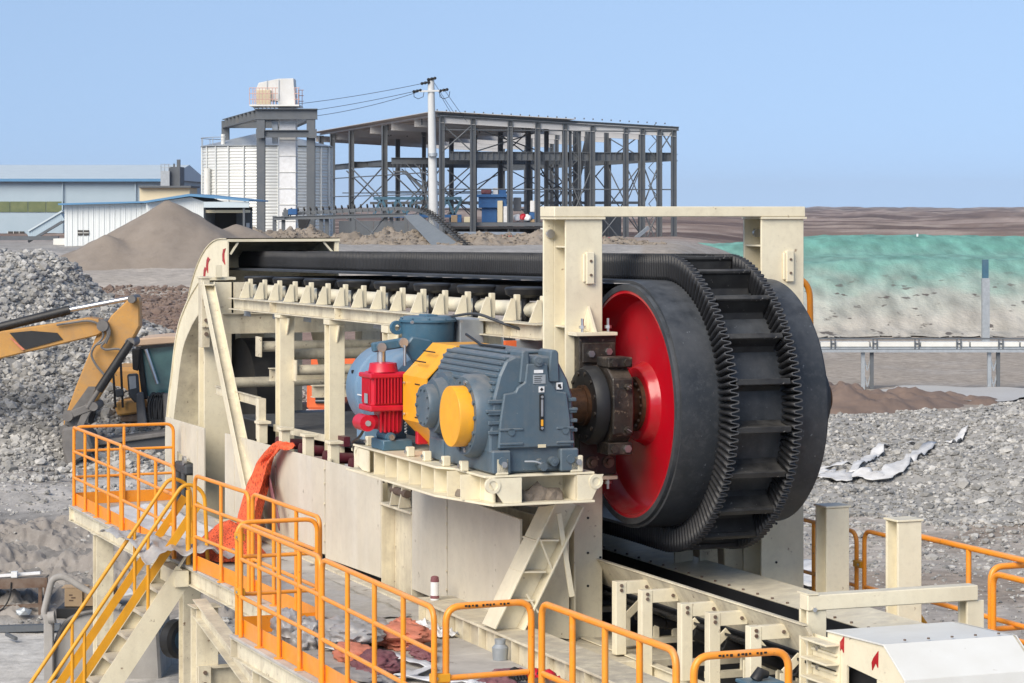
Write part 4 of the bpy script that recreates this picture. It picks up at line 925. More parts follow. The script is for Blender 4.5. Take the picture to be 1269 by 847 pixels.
# yellow octagonal guard over the coupling and brake disc
gd = thing('coupling_guard', 'yellow eight sided sheet guard wrapped around the coupling beside the red thruster', 'guard', (9.12, 25.2, Z1))
b = B(); r = .60; n8 = 8; c8 = (9.28, 5.05)
A8 = [math.radians(22.5 + 45 * k) for k in range(8)]
for k in range(8):
    p = (c8[0] + r * math.cos(A8[k]) * 1.0, c8[1] + r * math.sin(A8[k])); q = (c8[0] + r * math.cos(A8[(k + 1) % 8]), c8[1] + r * math.sin(A8[(k + 1) % 8]))
    if k == 5: continue
    n_ = Vector((p[0] + q[0] - 2 * c8[0], p[1] + q[1] - 2 * c8[1])).normalized() * .012
    b.prism([p, q, (q[0] - n_.x, q[1] - n_.y), (p[0] - n_.x, p[1] - n_.y)], 't', 24.50, 25.22)
b.build('guard_sheet', GUARD, gd)
for z in (5.2, 4.86):
    b = B(); b.box(8.722, 8.725, 24.7, 24.85, z, z + .012); b.build('slot', BLACKP, gd)
for (s, z, d) in ((8.80, 5.42, .7), (8.90, 5.52, .7)):
    b = B(); b.beam((s - .012, 24.7, z + .012), (s - .012, 25.05, z + .012), .01, .012); b.build('slot', BLACKP, gd)
for t in (24.56, 25.15):
    for z in (4.88, 5.2):
        b = B(); b.cyl((8.72, t, z), (8.70, t, z), .014, 6); b.build('bolt', STEEL, gd)
b = B(); b.lathe((9.28, 24.9, 5.05), (0, 1, 0), [(-.14, .3), (-.14, .46), (-.08, .46), (-.08, .3)], 32, True); b.build('brake_disc', BLACKP, gd)
# motor
mo = thing('drive_motor', 'pale blue electric motor with a dark blue terminal box behind the yellow guard', 'motor', (9.1, 27, Z1))
b = B(); b.lathe((9.12, 25.62, 5.04), (0, 1, 0), [(0, .25), (.02, .40), (.10, .455), (.95, .455), (.96, .475), (1.28, .475), (1.36, .43), (1.40, .3), (1.40, .05)], 48); b.build('motor_body', MOTOR, mo)
b = B(); b.box(8.645, 8.655, 25.9, 26.5, 4.985, 4.997); b.build('highlight_strip', WPLASTIC, mo)  # white strip put on as a painted highlight along the motor flank
b = B(); b.cyl((8.69, 26.75, 5.22), (8.665, 26.75, 5.22), .02, 8); b.build('bolt', BLACKP, mo)
for t in (25.75, 26.5):
    b = B(); b.box(8.72, 8.95, t, t + .25, Z1 + .001, 4.72); b.build('motor_foot', MOTOR, mo, bevel=.01)
b = B(); b.lathe((9.24, 25.9, 0), (0, 0, 1), [(5.38, .24), (5.44, .26), (5.70, .285), (5.79, .285)], 28); tb = b.build('terminal_box', TERM, mo)
b = B(); b.lathe((9.24, 25.9, 0), (0, 0, 1), [(5.792, .31), (5.815, .31), (5.82, .29), (5.85, .26), (5.855, .05)], 28); b.build('box_lid', TERM, tb)
for k in range(10):
    a = k * math.pi / 5; b = B(); b.cyl((9.24 + .295 * math.cos(a), 25.9 + .295 * math.sin(a), 5.816), (9.24 + .295 * math.cos(a), 25.9 + .295 * math.sin(a), 5.835), .014, 6); b.build('lid_bolt', TERM, tb)
b = B(); b.box(9.17, 9.30, 25.75, 26.0, 5.846, 5.87); b.build('lid_boss', TERM, tb, bevel=.008)
for s in (8.9, 9.45):
    b = B(); b.cyl((s + .06, 25.62, 5.80), (s + .06, 25.60, 5.80), .018, 8); b.build('bolt', STEEL, tb)
b = B(); b.lathe((8.91, 25.95, 5.73), (0, 1, 0), [(-.03, .075), (-.03, .035), (.03, .035), (.03, .075)], 14, True); b.build('eye_bolt', TERM, mo)
b = B(); b.box(9.53, 9.80, 25.7, 26.2, 5.45, 5.82); b.build('sheet_metal_box', GALV, mo, bevel=.008)
b = B(); b.box(9.62, 9.74, 24.6, 24.66, 5.52, 5.64); b.build('orange_marker', ORTRUCK, mo)
b = B(); b.box(9.74, 10.05, 24.6, 24.64, 5.50, 5.64); b.build('galvanised_strip', GALV, mo)
# thruster brake
tb = thing('brake_thruster', 'bright red ribbed brake thruster with a dark blue lever arm on top', 'brake', (8.75, 25.9, Z1))
THR = tb
b = B(); b.box(8.56, 8.97, 25.72, 26.06, 4.93, 5.30); b.build('thruster_body', THRUST, tb, bevel=.035)
r0 = None
for k in range(11):
    z = 8.585 + k * .035; b = B(); b.box(z, z + .014, 25.69, 25.719, 4.98, 5.28); b.build('body_rib', THRUST, tb)
for k in range(8):
    t = 25.75 + k * .036; b = B(); b.box(8.55, 8.569, t, t + .014, 4.98, 5.28); b.build('body_rib', THRUST, tb)
for z0, z1 in ((5.24, 5.29), (4.90, 4.96)): b = B(); b.box(8.535, 8.99, 25.68, 26.08, z0, z1); b.build('body_flange', THRUST, tb, bevel=.012)
b = B(); b.lathe((8.74, 25.88, 5.30), (0, 0, 1), [(0, .16), (.03, .15), (.09, .14), (.10, .06)], 20); b.build('thruster_cap', THRUST, tb)
b = B(); b.prism([(8.66, 4.93), (8.94, 4.93), (8.91, 4.66), (8.72, 4.66)], 't', 25.76, 26.02); b.build('lower_body', THRUST, tb, bevel=.03)
for k in range(5):
    s = 8.66 + k * .045; b = B(); b.box(s, s + .012, 25.73, 25.759, 4.68, 4.90); b.build('body_rib', THRUST, tb)
b = B(); b.cyl((8.50, 25.86, 4.78), (8.66, 25.86, 4.78), .075, 12); b.cyl((8.52, 25.72, 4.78), (8.52, 25.98, 4.78), .085, 14); gl = b.build('cable_gland_box', THRUST, tb); b = B(); b.cyl((8.52, 25.70, 4.78), (8.52, 25.72, 4.78), .03, 8); b.build('plug', GALV, gl)
b = B(); b.box(8.54, 8.545, 25.8, 25.9, 4.98, 5.08); b.build('rating_plate', GALV, tb)
b = B(); b.box(9.0, 9.12, 25.55, 25.62, 4.56, 5.36); b.build('brake_arm', THRUST, tb, bevel=.01)
b = B(); b.cyl((8.72, 25.88, 5.40), (8.72, 25.88, 5.52), .045, 14); b.build('push_rod', STEEL, tb)
b = B(); b.beam((8.62, 25.88, 5.55), (8.98, 25.88, 5.60), .09, .10); b.prism([(8.96, 5.54), (9.05, 5.66), (9.25, 5.62), (9.35, 5.45), (9.1, 5.35)], 't', 25.84, 25.92); lv = b.build('lever', TERM, tb, bevel=.015)
for s, z in ((8.70, 5.555), (8.94, 5.60)):
    b = B(); b.cyl((s, 25.80, z), (s, 25.835, z), .05, 14); b.build('pivot', STEEL, lv)
b = B(); b.cyl((8.95, 25.80, 5.36), (8.95, 25.80, 5.57), .016, 8); b.build('tie_rod', STEEL, tb)
b = B(); b.tube([(8.94 + .012 * math.cos(k * 1.2), 25.74 + .012 * math.sin(k * 1.2), 4.66 + k * .006) for k in range(44)], .006, 5); b.build('spring', GALV, tb)
b = B(); b.box(8.68, 9.0, 25.7, 26.1, Z1 + .001, 4.60); b.cyl((8.77, 25.72, 4.63), (8.77, 26.05, 4.63), .05, 12); b.build('brake_base', TERM, tb, bevel=.01)
b = B(); b.cyl((8.77, 25.68, 4.63), (8.77, 25.72, 4.63), .03, 10); b.build('pin', STEEL, tb)
c_, d_ = math.cos(PH), math.sin(PH); THR.location.x += -.15 * c_ + .42 * d_; THR.location.y += -.15 * d_ - .42 * c_
# loose cables
for pts, m, lab in (([(9.05, 25.7, 5.48), (8.95, 25.6, 5.2), (8.85, 25.6, 4.8), (8.7, 25.7, 4.52), (8.5, 26.2, 4.5), (8.9, 27.4, 4.3)], BLACKP, 'black motor cable dropping from the terminal box to the stand'),
                    ([(8.42, 25.5, 4.75), (8.45, 25.8, 4.6), (8.52, 26.3, 4.5), (8.9, 27.2, 4.42), (9.5, 27.6, 4.1)], BLACKP, 'thin black cable looping from the red thruster'),
                    ([(9.42, 25.8, 5.84), (9.6, 25.4, 5.9), (9.75, 25.0, 5.8), (9.9, 24.6, 5.72)], CONC, 'grey conduit running from the motor toward the cream post')):
    b = B(); b.tube(rpath(pts, .15, 4), .016, 6); o = b.build('cable', m); tag(o, lab, 'cable')
# ================================================================== WALKWAY, STAIR, GUARD RAILS
rng = random.Random(23)
DZ = 2.70
wk = thing('walkway', 'cream steel walkway platform with dusty deck along the side of the conveyor', 'walkway', (8.2, 28, 0))
def deckp(s0, s1, t0, t1):
    b = B(); b.box(s0, s1, t0 + .006, t1 - .006, DZ - .03, DZ); return b.build('deck_plate', DECK, wk, bevel=.004)
for t in (37.2, 35.5, 33.8, 32.1, 30.4, 28.7, 27.0): deckp(7.74, 9.30, t - 1.7, t)
for t in (25.3, 23.3, 21.3): deckp(6.90, 8.98, t - 2.0, t)
for t in (19.3, 17.7): deckp(7.80, 8.98, t - 1.6, t)
def edge(p, q, name='edge_beam'):
    b = B(); b.hbeam(p, q, .10, .20, .012, .01); return b.build(name, CREAM2, wk, bevel=.002)
edge((7.80, 25.3, DZ - .135), (7.80, 37.2, DZ - .135)); edge((6.96, 19.35, DZ - .135), (6.96, 25.2, DZ - .135)); edge((7.86, 16.0, DZ - .135), (7.86, 19.2, DZ - .135)); edge((7.74, 37.15, DZ - .135), (9.3, 37.15, DZ - .135)); edge((6.96, 19.3, DZ - .135), (7.8, 19.3, DZ - .135)); edge((6.9, 25.26, DZ - .135), (7.9, 25.26, DZ - .135))
edge((9.2, 25.8, DZ - .135), (9.2, 37.2, DZ - .135))
for t in (36.0, 33.5, 31.0, 28.6, 26.4): edge((7.86, t, DZ - .14), (9.14, t, DZ - .14), 'cross_beam')
for t in (24.2, 22.4, 20.6): edge((7.02, t, DZ - .14), (8.95, t, DZ - .14), 'cross_beam')
def col(s, t, w=.24, ztop=DZ - .25):
    b = B(); b.box(s - w / 2, s + w / 2, t, t + .016, 0, ztop); b.box(s - w / 2, s + w / 2, t + w - .016, t + w, 0, ztop); b.box(s - .007, s + .007, t + .017, t + w - .017, 0, ztop); b.box(s - w * .8, s + w * .8, t - .08, t + w + .08, -.05, .03); b.box(s - w / 2 - .03, s + w / 2 + .03, t - .03, t + w + .03, ztop + .001, ztop + .014)
    return b.build('column', CREAM2, wk, bevel=.003)
col(7.62, 28.9, .26, 2.40); col(7.10, 24.35, .30); col(8.9, 28.9); col(8.7, 33.8); col(7.9, 35.5); col(8.7, 22.0)
b = B(); b.hbeam((7.55, 29.0, 2.40), (7.35, 25.4, 1.98), .16, .20, .014, .01); b.build('raking_beam', CREAM2, wk, bevel=.002)
b = B(); b.hbeam((7.5, 28.85, 1.62), (9.3, 28.85, 1.62), .16, .24, .014, .01); bm_ = b.build('tie_beam', CREAM2, wk, bevel=.002)
b = B(); b.box(7.48, 7.62, 28.74, 28.765, 1.5, 1.76); b.build('end_plate', CREAM2, wk)
for z in (1.56, 1.69):
    b = B(); b.cyl((7.55, 28.72, z), (7.55, 28.74, z), .024, 6); b.build('bolt', RUSTB, bm_)
b = B(); b.cyl((7.7, 29.3, 1.95), (9.3, 27.6, 1.95), .13, 14); b.build('cross_pipe', CREAM2, wk)
b = B(); b.box(7.5, 9.2, 25.0, 28.4, 1.0, 1.05); b.build('lower_landing', DARKST, wk)
b = B(); b.box(7.0, 9.3, 26.4, 26.45, .3, 1.2); b.box(7.0, 9.3, 26.38, 26.40, 1.0, 1.05) if False else None; b.build('apron_plate', CREAM2, wk)
b = B(); b.box(6.2, 7.45, 29.4, 31.4, .70, .74); b.box(6.2, 7.45, 29.35, 29.38, .55, .74); lp = b.build('lower_deck', DARKST, wk); b = B(); b.box(6.18, 7.47, 29.33, 29.345, .6, .76); b.build('lower_deck_edge', CREAM2, wk)
for s in (6.25, 7.38):
    b = B(); b.box(s - .06, s + .06, 29.4, 29.5, -.05, .69); b.build('lower_deck_leg', CREAM2, wk)
b = B(); b.box(9.1, 9.3, 24.8, 25.6, 2.705, 2.87); b.build('kerb_box', CREAM2, wk)

GROUP = 'orange guard rail panels around the walkway'
def rail(p0, p1, label, z0=DZ, H=1.13, posts=2, mids=2, toe=True, r=.024, round_=True, x=0, drop=None):
    th = thing('guard_rail', label, 'guard rail', (p0[0], p0[1], z0), GROUP)
    P = Vector((*p0, 0)); Q = Vector((*p1, 0)); d = (Q - P); d.normalize(); zt_ = z0 + H; zb_ = z0 + .002
    rr = .13 if round_ else .03
    b = B(); b.tube(rpath([(P.x, P.y, zb_), (P.x, P.y, zt_), (Q.x, Q.y, zt_), (Q.x, Q.y, zb_)], rr, 6), r, 10); b.build('rail_frame', ORANGE, th)
    nv = posts
    for k in range(1, nv + 1):
        c = P.lerp(Q, k / (nv + 1)); b = B(); b.cyl((c.x, c.y, zb_), (c.x, c.y, zt_ - r * .6), r * .92, 10); b.build('post', ORANGE, th)
        b = B(); b.lathe((c.x, c.y, z0 + .001), (0, 0, 1), [(0, .05), (.012, .05)], 12); b.build('foot', ORANGE, th)
    for k in range(mids):
        z = z0 + H * (k + 1) / (mids + 1) + (.03 if mids == 2 else 0); o = d * r
        b = B(); b.cyl((P.x + o.x, P.y + o.y, z), (Q.x - o.x, Q.y - o.y, z), r * .85, 10); b.build('mid_rail', ORANGE, th)
    if toe:
        n = Vector((-d.y, d.x, 0)) * .03; b = B(); b.beam((P.x + n.x, P.y + n.y, z0 + .09), (Q.x + n.x, Q.y + n.y, z0 + .09), .006, .17); b.build('toe_board', ORANGE, th)
    return th
def clamp(th, s, t, zs, w=.17, along='t'):
    for z in zs:
        b = B()
        if along == 't': b.box(s - .035, s + .035, t - w / 2, t + w / 2, z - .035, z + .035)
        else: b.box(s - w / 2, s + w / 2, t - .035, t + .035, z - .035, z + .035)
        c = b.build('clamp', YELLOW, th, bevel=.006); b = B(); b.cyl((s - .045, t - .04, z), (s - .035, t - .036, z), .014, 6); b.build('bolt', STEEL, c)
rail((7.80, 37.10), (9.28, 37.14), 'orange guard rail across the far left walkway end before the loader bucket', posts=1)
rail((7.78, 37.0), (7.78, 34.0), 'orange guard rail panel at the outermost left corner of the walkway', posts=3, round_=False)
rail((7.78, 33.92), (7.74, 30.95), 'orange guard rail panel ending in a rounded corner just left of the stair head', posts=2)
g = rail((7.72, 29.85), (7.80, 27.78), 'short orange guard rail between stair head and the hanging orange net', posts=1)
rail((7.82, 27.70), (7.86, 25.32), 'orange guard rail running from the orange net to the jog of the walkway', posts=2)
g = rail((6.96, 25.22), (7.80, 25.22), 'orange guard rail across the jog of the walkway above a yellow toe board', posts=0); clamp(g, 6.96, 25.13, (DZ + .45, DZ + 1.0))
rail((6.95, 25.05), (6.97, 22.42), 'orange guard rail on the widened walkway left of the rags', posts=3)
g = rail((6.95, 22.32), (6.92, 19.25), 'orange guard rail panel directly in front of the trash and spray can', posts=3)
GR_ = []
g = rail((7.03, 19.28), (7.77, 19.30), 'short orange hoop rail with printed top bar below the raking legs', posts=0, mids=1, toe=False, r=.028); clamp(g, 6.98, 19.28, (DZ + .57,), .16, 's'); GR_.append(g)
rail((7.82, 19.2), (7.86, 16.75), 'orange guard rail running to the lower middle beside the idler frames', posts=3, mids=1, toe=False, r=.028)
g = rail((7.88, 16.5), (8.62, 16.48), 'orange hoop rail with printed top bar over the small blue motor', posts=0, mids=1, toe=False, r=.028); GR_.append(g)
# print on the top bars of the two hoops
for (s0, t0, z) in ((7.18, 19.25, DZ + 1.13), (8.05, 16.45, DZ + 1.13)):
    for k in range(13):
        if k in (4, 9): continue
        b = B(); b.box(s0 + k * .030, s0 + k * .030 + .017 + .006 * (k % 3 == 0), t0 + .002, t0 + .0035, z - .004 - .006 * (k % 2), z + .010); b.v = [(x, y - .001, z_) for x, y, z_ in b.v]
        o = b.build('print_mark', BLACKP, GR_[0 if t0 > 18 else 1])
GROUP = 'orange guard rail panels right of the conveyor'
rw = thing('side_platform', 'narrow steel platform carrying orange rails right of the stub posts', 'platform', (13.0, 22, 0))
b = B(); b.box(12.75, 13.35, 19.0, 26.0, 2.46, 2.50); b.build('deck_plate', DECK, rw)
for t in (19.4, 22.5, 25.5):
    b = B(); b.box(12.95, 13.1, t, t + .15, -.05, 2.455); b.build('column', CREAM2, rw)
b = B(); b.box(13.3, 14.9, 20.6, 20.8, 2.46, 2.5); b.build('deck_plate', DECK, rw)
g = rail((13.2, 25.6), (13.22, 23.75), 'orange guard rail behind the taller stub post beside the drum', z0=2.5, H=1.12, posts=1, mids=1, toe=False)
g = rail((13.2, 23.55), (13.2, 22.75), 'short orange guard rail seen between the two stub posts', z0=2.5, H=1.16, posts=0, mids=1, toe=False); clamp(g, 13.2, 23.65, (2.95, 3.3))
rail((13.2, 22.62), (13.2, 18.2), 'long orange guard rail running off the right edge above the white hood', z0=2.5, H=1.23, posts=3, mids=1, toe=False, r=.03, round_=False)
rail((12.95, 20.72), (14.4, 20.72), 'orange hoop rail at the right edge turning away from the white hood', z0=2.5, H=1.16, posts=1, mids=1, toe=False, r=.03)
rail((12.90, 20.6), (12.90, 18.6), 'orange hoop rail at the right edge running forward past the white hood', z0=2.5, H=1.12, posts=1, mids=1, toe=False, r=.03)
b = B(); b.beam((12.95, 22.3, 3.15), (13.05, 21.5, 2.55), .03, .09); o = b.build('rail_brace', YELLOW); tag(o, 'yellow flat brace leaning behind the shorter stub post', 'brace')
lh = thing('ladder_rail', 'tall bent orange handrail standing behind the right side of the drum', 'handrail', (13.25, 24.9, 4.5))
b = B(); b.tube(rpath([(12.55, 24.9, 6.24), (13.28, 24.9, 6.24), (13.32, 24.9, 4.5), (12.62, 24.9, 4.5)], .22, 8), .034, 10); b.build('handrail_tube', ORANGE, lh)
b = B(); b.cyl((12.55, 24.95, 5.70), (13.28, 24.9, 5.70), .026, 10); b.build('rung', ORANGE, lh)

# ---- stair, going down away from the walkway
st = thing('stair', 'steep cream steel stair with yellow handrails leading down from the walkway', 'stair', (6.9, 30.8, 0))
RUN = .70
def SP(k, t, dz=0): return (7.72 - k * RUN, t, 2.66 - k + dz)   # k metres below the deck
for t in (30.38, 31.12):
    b = B(); sgn = 1 if t < 30.8 else -1
    b.beam(SP(-.02, t, -.06), SP(2.66, t, -.06), .012, .26, (.6, 0, .8)); b.beam(SP(-.05, t + sgn * .032, .095), SP(2.66, t + sgn * .032, .095), .075, .012, (.8, 0, .6)); b.beam(SP(.10, t + sgn * .032, -.215), SP(2.66, t + sgn * .032, -.215), .075, .012, (.8, 0, .6))
    b.build('stringer', CREAM, st)
for k in range(9):
    s, t, z = SP(.26 + .27 * k, 0); b = B(); b.box(s - .10, s + .13, 30.39, 31.11, z - .03, z - .006); b.box(s - .112, s - .10, 30.39, 31.11, z - .045, z - .002); b.build('tread', TREAD, st)
b = B(); b.box(7.60, 7.76, 30.3, 31.2, 2.45, 2.64); b.build('stair_head', CREAM, st)
for t, q in ((30.40, 0), (31.10, 1)):
    hr = B(); hr.tube(rpath([SP(2.6, t, .05), SP(2.6, t, 1.05), SP(-.02, t, 1.02), (7.98, t, 3.58), (8.02, t, 2.705)], .16, 6), .024, 10); o = hr.build('handrail', YELLOW, st)
    b = B(); b.beam(SP(2.5, t, .52), SP(-.28, t, .50), .014, .10, (.6, 0, .8)); b.build('mid_bar', YELLOW, o)
    for k in (.62, 1.72):
        b = B(); b.cyl(SP(k, t, .09), SP(k, t, 1.02), .021, 8); b.build('rail_post', YELLOW, o)
    b = B(); b.cyl((7.78, t, 2.70), (7.78, t, 3.6), .03, 10); b.box(7.75, 7.85, t - .02, t + .02, 2.95, 3.03); b.build('newel_post', YELLOW, o)

# ---- things left lying on the walkway
def film(fn, nu, nv, m, label, cat, name, th=.006):
    b = B(); b.grid(fn, nu, nv); o = b.build(name, m, recalc=False); sm = o.modifiers.new('thickness', 'SOLIDIFY'); sm.thickness = th; tag(o, label, cat); return o
def f1(u, v):
    s = 7.05 + 1.15 * u + .12 * math.sin(v * 3 + 1); t = 30.1 + 1.5 * v + .25 * fbm(u * 2, 3, 2); z = 2.93 - .08 * u + .09 * fbm(u * 5, v * 4, 4, 3) + .10 * (1 - u) * math.sin(v * 2.4)
    if u < .2: z -= (.2 - u) * .55 * smooth(0, 1, 1 - v)
    return (s, t, z)
film(f1, 30, 22, PLASTIC, 'crumpled clear plastic sheet draped over the head of the stair', 'plastic sheet', 'plastic_sheet')
NET = mat('orange_net', (.80, .13, .045), .75, (.66, .09, .03), 9, .7, .6, 22)
nt = NET.node_tree; nb = nt.nodes['Principled BSDF']; tc = nt.nodes.new('ShaderNodeTexCoord'); vo = nt.nodes.new('ShaderNodeTexVoronoi'); vo.feature = 'DISTANCE_TO_EDGE'; vo.inputs['Scale'].default_value = 34
mp = nt.nodes.new('ShaderNodeMapping'); mp.inputs['Scale'].default_value = (1, 1, .45); nt.links.new(tc.outputs['Object'], mp.inputs[0]); nt.links.new(mp.outputs[0], vo.inputs['Vector'])
mr = nt.nodes.new('ShaderNodeMapRange'); mr.inputs[1].default_value = .02; mr.inputs[2].default_value = .3; mr.inputs[3].default_value = 1.15; mr.inputs[4].default_value = .5; nt.links.new(vo.outputs['Distance'], mr.inputs[0])
hs = nt.nodes.new('ShaderNodeHueSaturation'); nt.links.new(nb.inputs['Base Color'].links[0].from_socket, hs.inputs['Color']); nt.links.new(mr.outputs[0], hs.inputs['Value']); nt.links.new(hs.outputs[0], nb.inputs['Base Color'])
def f2(u, v):
    P = [(9.46, 31.4, 4.0), (9.36, 31.75, 3.98), (9.32, 32.2, 3.72), (9.25, 32.3, 3.4), (9.1, 32.2, 3.05), (8.95, 31.9, 2.80), (8.7, 31.3, 2.74)]
    k = u * (len(P) - 1); i = min(int(k), len(P) - 2); p = Vector(P[i]).lerp(Vector(P[i + 1]), k - i); w = lerp(.10, .95, min(1, u * 1.5)) * (1 - .25 * max(0, u - .8) * 4)
    a = (v - .5); return (p.x - .10 * math.sin(v * 9 + u * 3) * min(1, u * 2) - .05, p.y + a * w, p.z + .05 * fbm(u * 5, v * 4, 3, 3) - .15 * abs(a) * u)
film(f2, 34, 20, NET, 'orange safety net hanging from the side panel down to the deck', 'net', 'safety_net', .012)
def f3(u, v):
    a = u * 2 * math.pi; r = v; k = 1 + .28 * fbm(math.cos(a) * 1.5, math.sin(a) * 1.5, 3, 7)
    s = 8.42 + .42 * r * math.cos(a) * k; t = 31.0 + .75 * r * math.sin(a) * k; z = DZ + .02 + .36 * (1 - r ** 2.2) + .12 * fbm(s * 4, t * 4, 3, 5) * (1 - r ** 3)
    return (s, t, max(DZ + .012, z))
film(f3, 36, 12, NET, 'heap of orange safety net on the deck at the stair head', 'net', 'safety_net', .012)
ICO3 = ico_base(3); ICO4 = ico_base(4)
def lump(name, c, size, m, label, cat, seed, rough=.55, freq=2.4, fine=True):
    b = B(); r_ = random.Random(seed); n_ = 3 if size[0] * size[1] > .05 else 2
    for k_ in range(n_): b.blob((c[0] + r_.uniform(-.5, .5) * size[0], c[1] + r_.uniform(-.5, .5) * size[1], c[2] - .2 * size[2] * k_), tuple(q * r_.uniform(.45, .75) for q in size), r_, rough * .6, freq * 1.2, ICO4)
    b.sm = [True] * len(b.sm); o = b.build(name, m, recalc=False, ang=75); tag(o, label, cat); return o
lump('plastic_bag', (7.35, 24.5, DZ + .17), (.26, .42, .26), PLASTIC, 'grey transparent plastic bag lying behind the rail near the walkway jog', 'bag', 3, .5, 2.8)
lump('plastic_bag', (7.9, 24.1, DZ + .17), (.45, .6, .24), PLASTIC, 'large clouded plastic bag heaped in the middle of the deck', 'bag', 4, .5, 2.6)
lump('sack', (8.25, 23.9, DZ + .10), (.42, .5, .16), GLOVE, 'salmon coloured woven sack lying against the plastic bag', 'sack', 5)
lump('sack', (7.55, 23.3, DZ + .09), (.24, .55, .13), GLOVE, 'flat salmon coloured sack next to the rail feet', 'sack', 6)
lump('sack', (8.55, 24.6, DZ + .09), (.2, .35, .13), GLOVE, 'small salmon coloured sack near the sole beam', 'sack', 16)
lump('rag', (7.60, 22.7, DZ + .12), (.28, .42, .18), RAG, 'bundled maroon rag just behind the middle rail panel', 'rag', 7)
lump('rag', (8.30, 23.2, DZ + .07), (.2, .3, .09), RAG, 'small maroon rag beside the salmon sack', 'rag', 8)
lump('rag', (8.15, 20.9, DZ + .13), (.26, .5, .2), RAG, 'large dirty maroon rag heap below the hoop rail corner', 'rag', 9)
lump('rag', (8.6, 21.9, DZ + .05), (.3, .25, .06), RAG, 'flat maroon rag lying by the foot of the sole beam', 'rag', 19)
lump('white_bag', (7.75, 20.6, DZ + .12), (.3, .55, .2), WPLASTIC, 'white plastic bag crumpled at the lower edge of the walkway', 'bag', 10)
lump('white_bag', (8.35, 20.25, DZ + .12), (.22, .4, .2), WPLASTIC, 'white plastic bag under the hoop rail beside the gloves', 'bag', 11)
lump('white_bag', (8.6, 19.9, DZ + .08), (.2, .3, .14), WPLASTIC, 'small white plastic bag nearest to the sole beam', 'bag', 12)
lump('grey_tarpaulin', (7.35, 22.2, DZ + .05), (.3, .6, .08), DUSTY, 'dusty grey tarpaulin piece lying along the rail toe board', 'tarpaulin', 13)
lump('cloth', (8.75, 21.2, DZ + .06), (.14, .5, .07), RUSTB, 'brown dirty cloth lying behind the red gloves', 'cloth', 14)
gl_ = thing('work_gloves', 'pair of red and black work gloves lying on the dirty deck', 'gloves', (8.72, 21.5, DZ))
for k, (ds, dt, m) in enumerate(((0, 0, THRUST), (.10, -.12, THRUST), (-.14, .1, BLACKP), (.05, -.05, BLACKP))):
    b = B(); c = (8.70 + ds, 21.55 + dt, DZ + .09)
    b.blob(c, (.07, .09, .07), random.Random(50 + k), .25, 2)
    for q in range(4): b.tube([(c[0] - .04 + q * .025, c[1] - .06, c[2]), (c[0] - .045 + q * .03, c[1] - .12, c[2] + .02), (c[0] - .045 + q * .03, c[1] - .16, c[2] - .02)], .014, 6)
    b.sm = [True] * len(b.sm); b.build('glove', m, gl_, recalc=True, ang=80)
for pts, sd in (([(7.5, 24.0), (8.0, 23.2), (8.1, 22.6), (7.6, 22.1)], 2), ([(7.6, 22.3), (8.1, 21.8), (8.4, 21.2), (8.0, 20.7)], 3)):
    Pq = [Vector((*p, 0)) for p in pts]
    def f4(u, v, Pq=Pq, sd=sd):
        k = u * (len(Pq) - 1); i = min(int(k), len(Pq) - 2); p = Pq[i].lerp(Pq[i + 1], k - i); q = (Pq[i + 1] - Pq[i]).normalized(); n = Vector((-q.y, q.x, 0)); p = p + n * (v - .5) * .14
        return (p.x, p.y, DZ + .03 + .06 * abs(fbm(u * 6, v * 2, 2, sd)))
    film(f4, 30, 3, WPLASTIC, ['white plastic strap curling beside the maroon rag', 'white plastic strap curling in front of the brown cloth'][sd - 2], 'strap', 'plastic_strap')
def f5(u, v):
    s = 8.0 + .95 * u; t = 25.6 + 3.4 * v; return (s, t, DZ + .015 + .05 * abs(fbm(u * 4, v * 5, 3, 9)))
film(f5, 16, 40, PLASTIC, 'long dusty plastic film spread on the deck beside the side panels', 'plastic film', 'plastic_film')
def f8(u, v):
    s = 7.95 + 1.0 * u; t = 31.9 + 4.6 * v; return (s, t, DZ + .015 + .05 * abs(fbm(u * 4, v * 6, 3, 29)))
film(f8, 16, 48, WPLASTIC, 'white sheet spread over the far left walkway deck', 'sheet', 'white_sheet')
def f6(u, v):
    s = 8.75 + .22 * u; t = 24.2 + .9 * v; return (s, t, DZ + .02 + .10 * abs(fbm(u * 3, v * 5, 3, 19)))
film(f6, 8, 20, WPLASTIC, 'crumpled white film at the foot of the recessed column', 'plastic film', 'plastic_film')
cn = thing('spray_can', 'small white and maroon spray can standing on the sole beam ledge', 'spray can', (9.12, 25.35, 2.911))
b = B(); b.lathe((9.12, 25.35, 2.912), (0, 0, 1), [(0, .045), (.19, .045)], 20); b.build('can_body', WPLASTIC, cn); b = B(); b.lathe((9.12, 25.35, 3.103), (0, 0, 1), [(0, .046), (.05, .04), (.06, .02)], 20); b.build('can_cap', RAG, cn)
b = B(); b.lathe((9.12, 25.35, 2.93), (0, 0, 1), [(0, .0465), (.03, .0465)], 20); b.build('can_band', RAG, cn)
b = B(); b.lathe((8.9, 22.9, 2.70), (0, 0, 1), [(.002, .07), (.12, .08), (.15, .05), (.2, .055)], 14); o = b.build('glass_jar', GALV); tag(o, 'small grey steel jar standing on the deck below the raking leg', 'jar')
b = B()
def f7(u, v):
    s = 9.36 - .12 * math.sin(u * 2); t = 32.45 - .9 * u; z = 3.45 - u * .5 + .25 * math.sin(u * 3.0) + (v - .5) * .16; return (s, t, z)
film(f7, 20, 3, RAG, 'maroon strap looped beside the hanging orange net', 'strap', 'strap', .012)
tn = thing('chain_tensioner', 'dark grey hydraulic tensioner hanging in the cut out of the left panel', 'tensioner', (9.36, 36.9, 2.4))
b = B(); b.box(9.30, 9.5, 36.55, 37.2, 3.12, 3.28); b.build('tensioner_head', CONC, tn, bevel=.03)
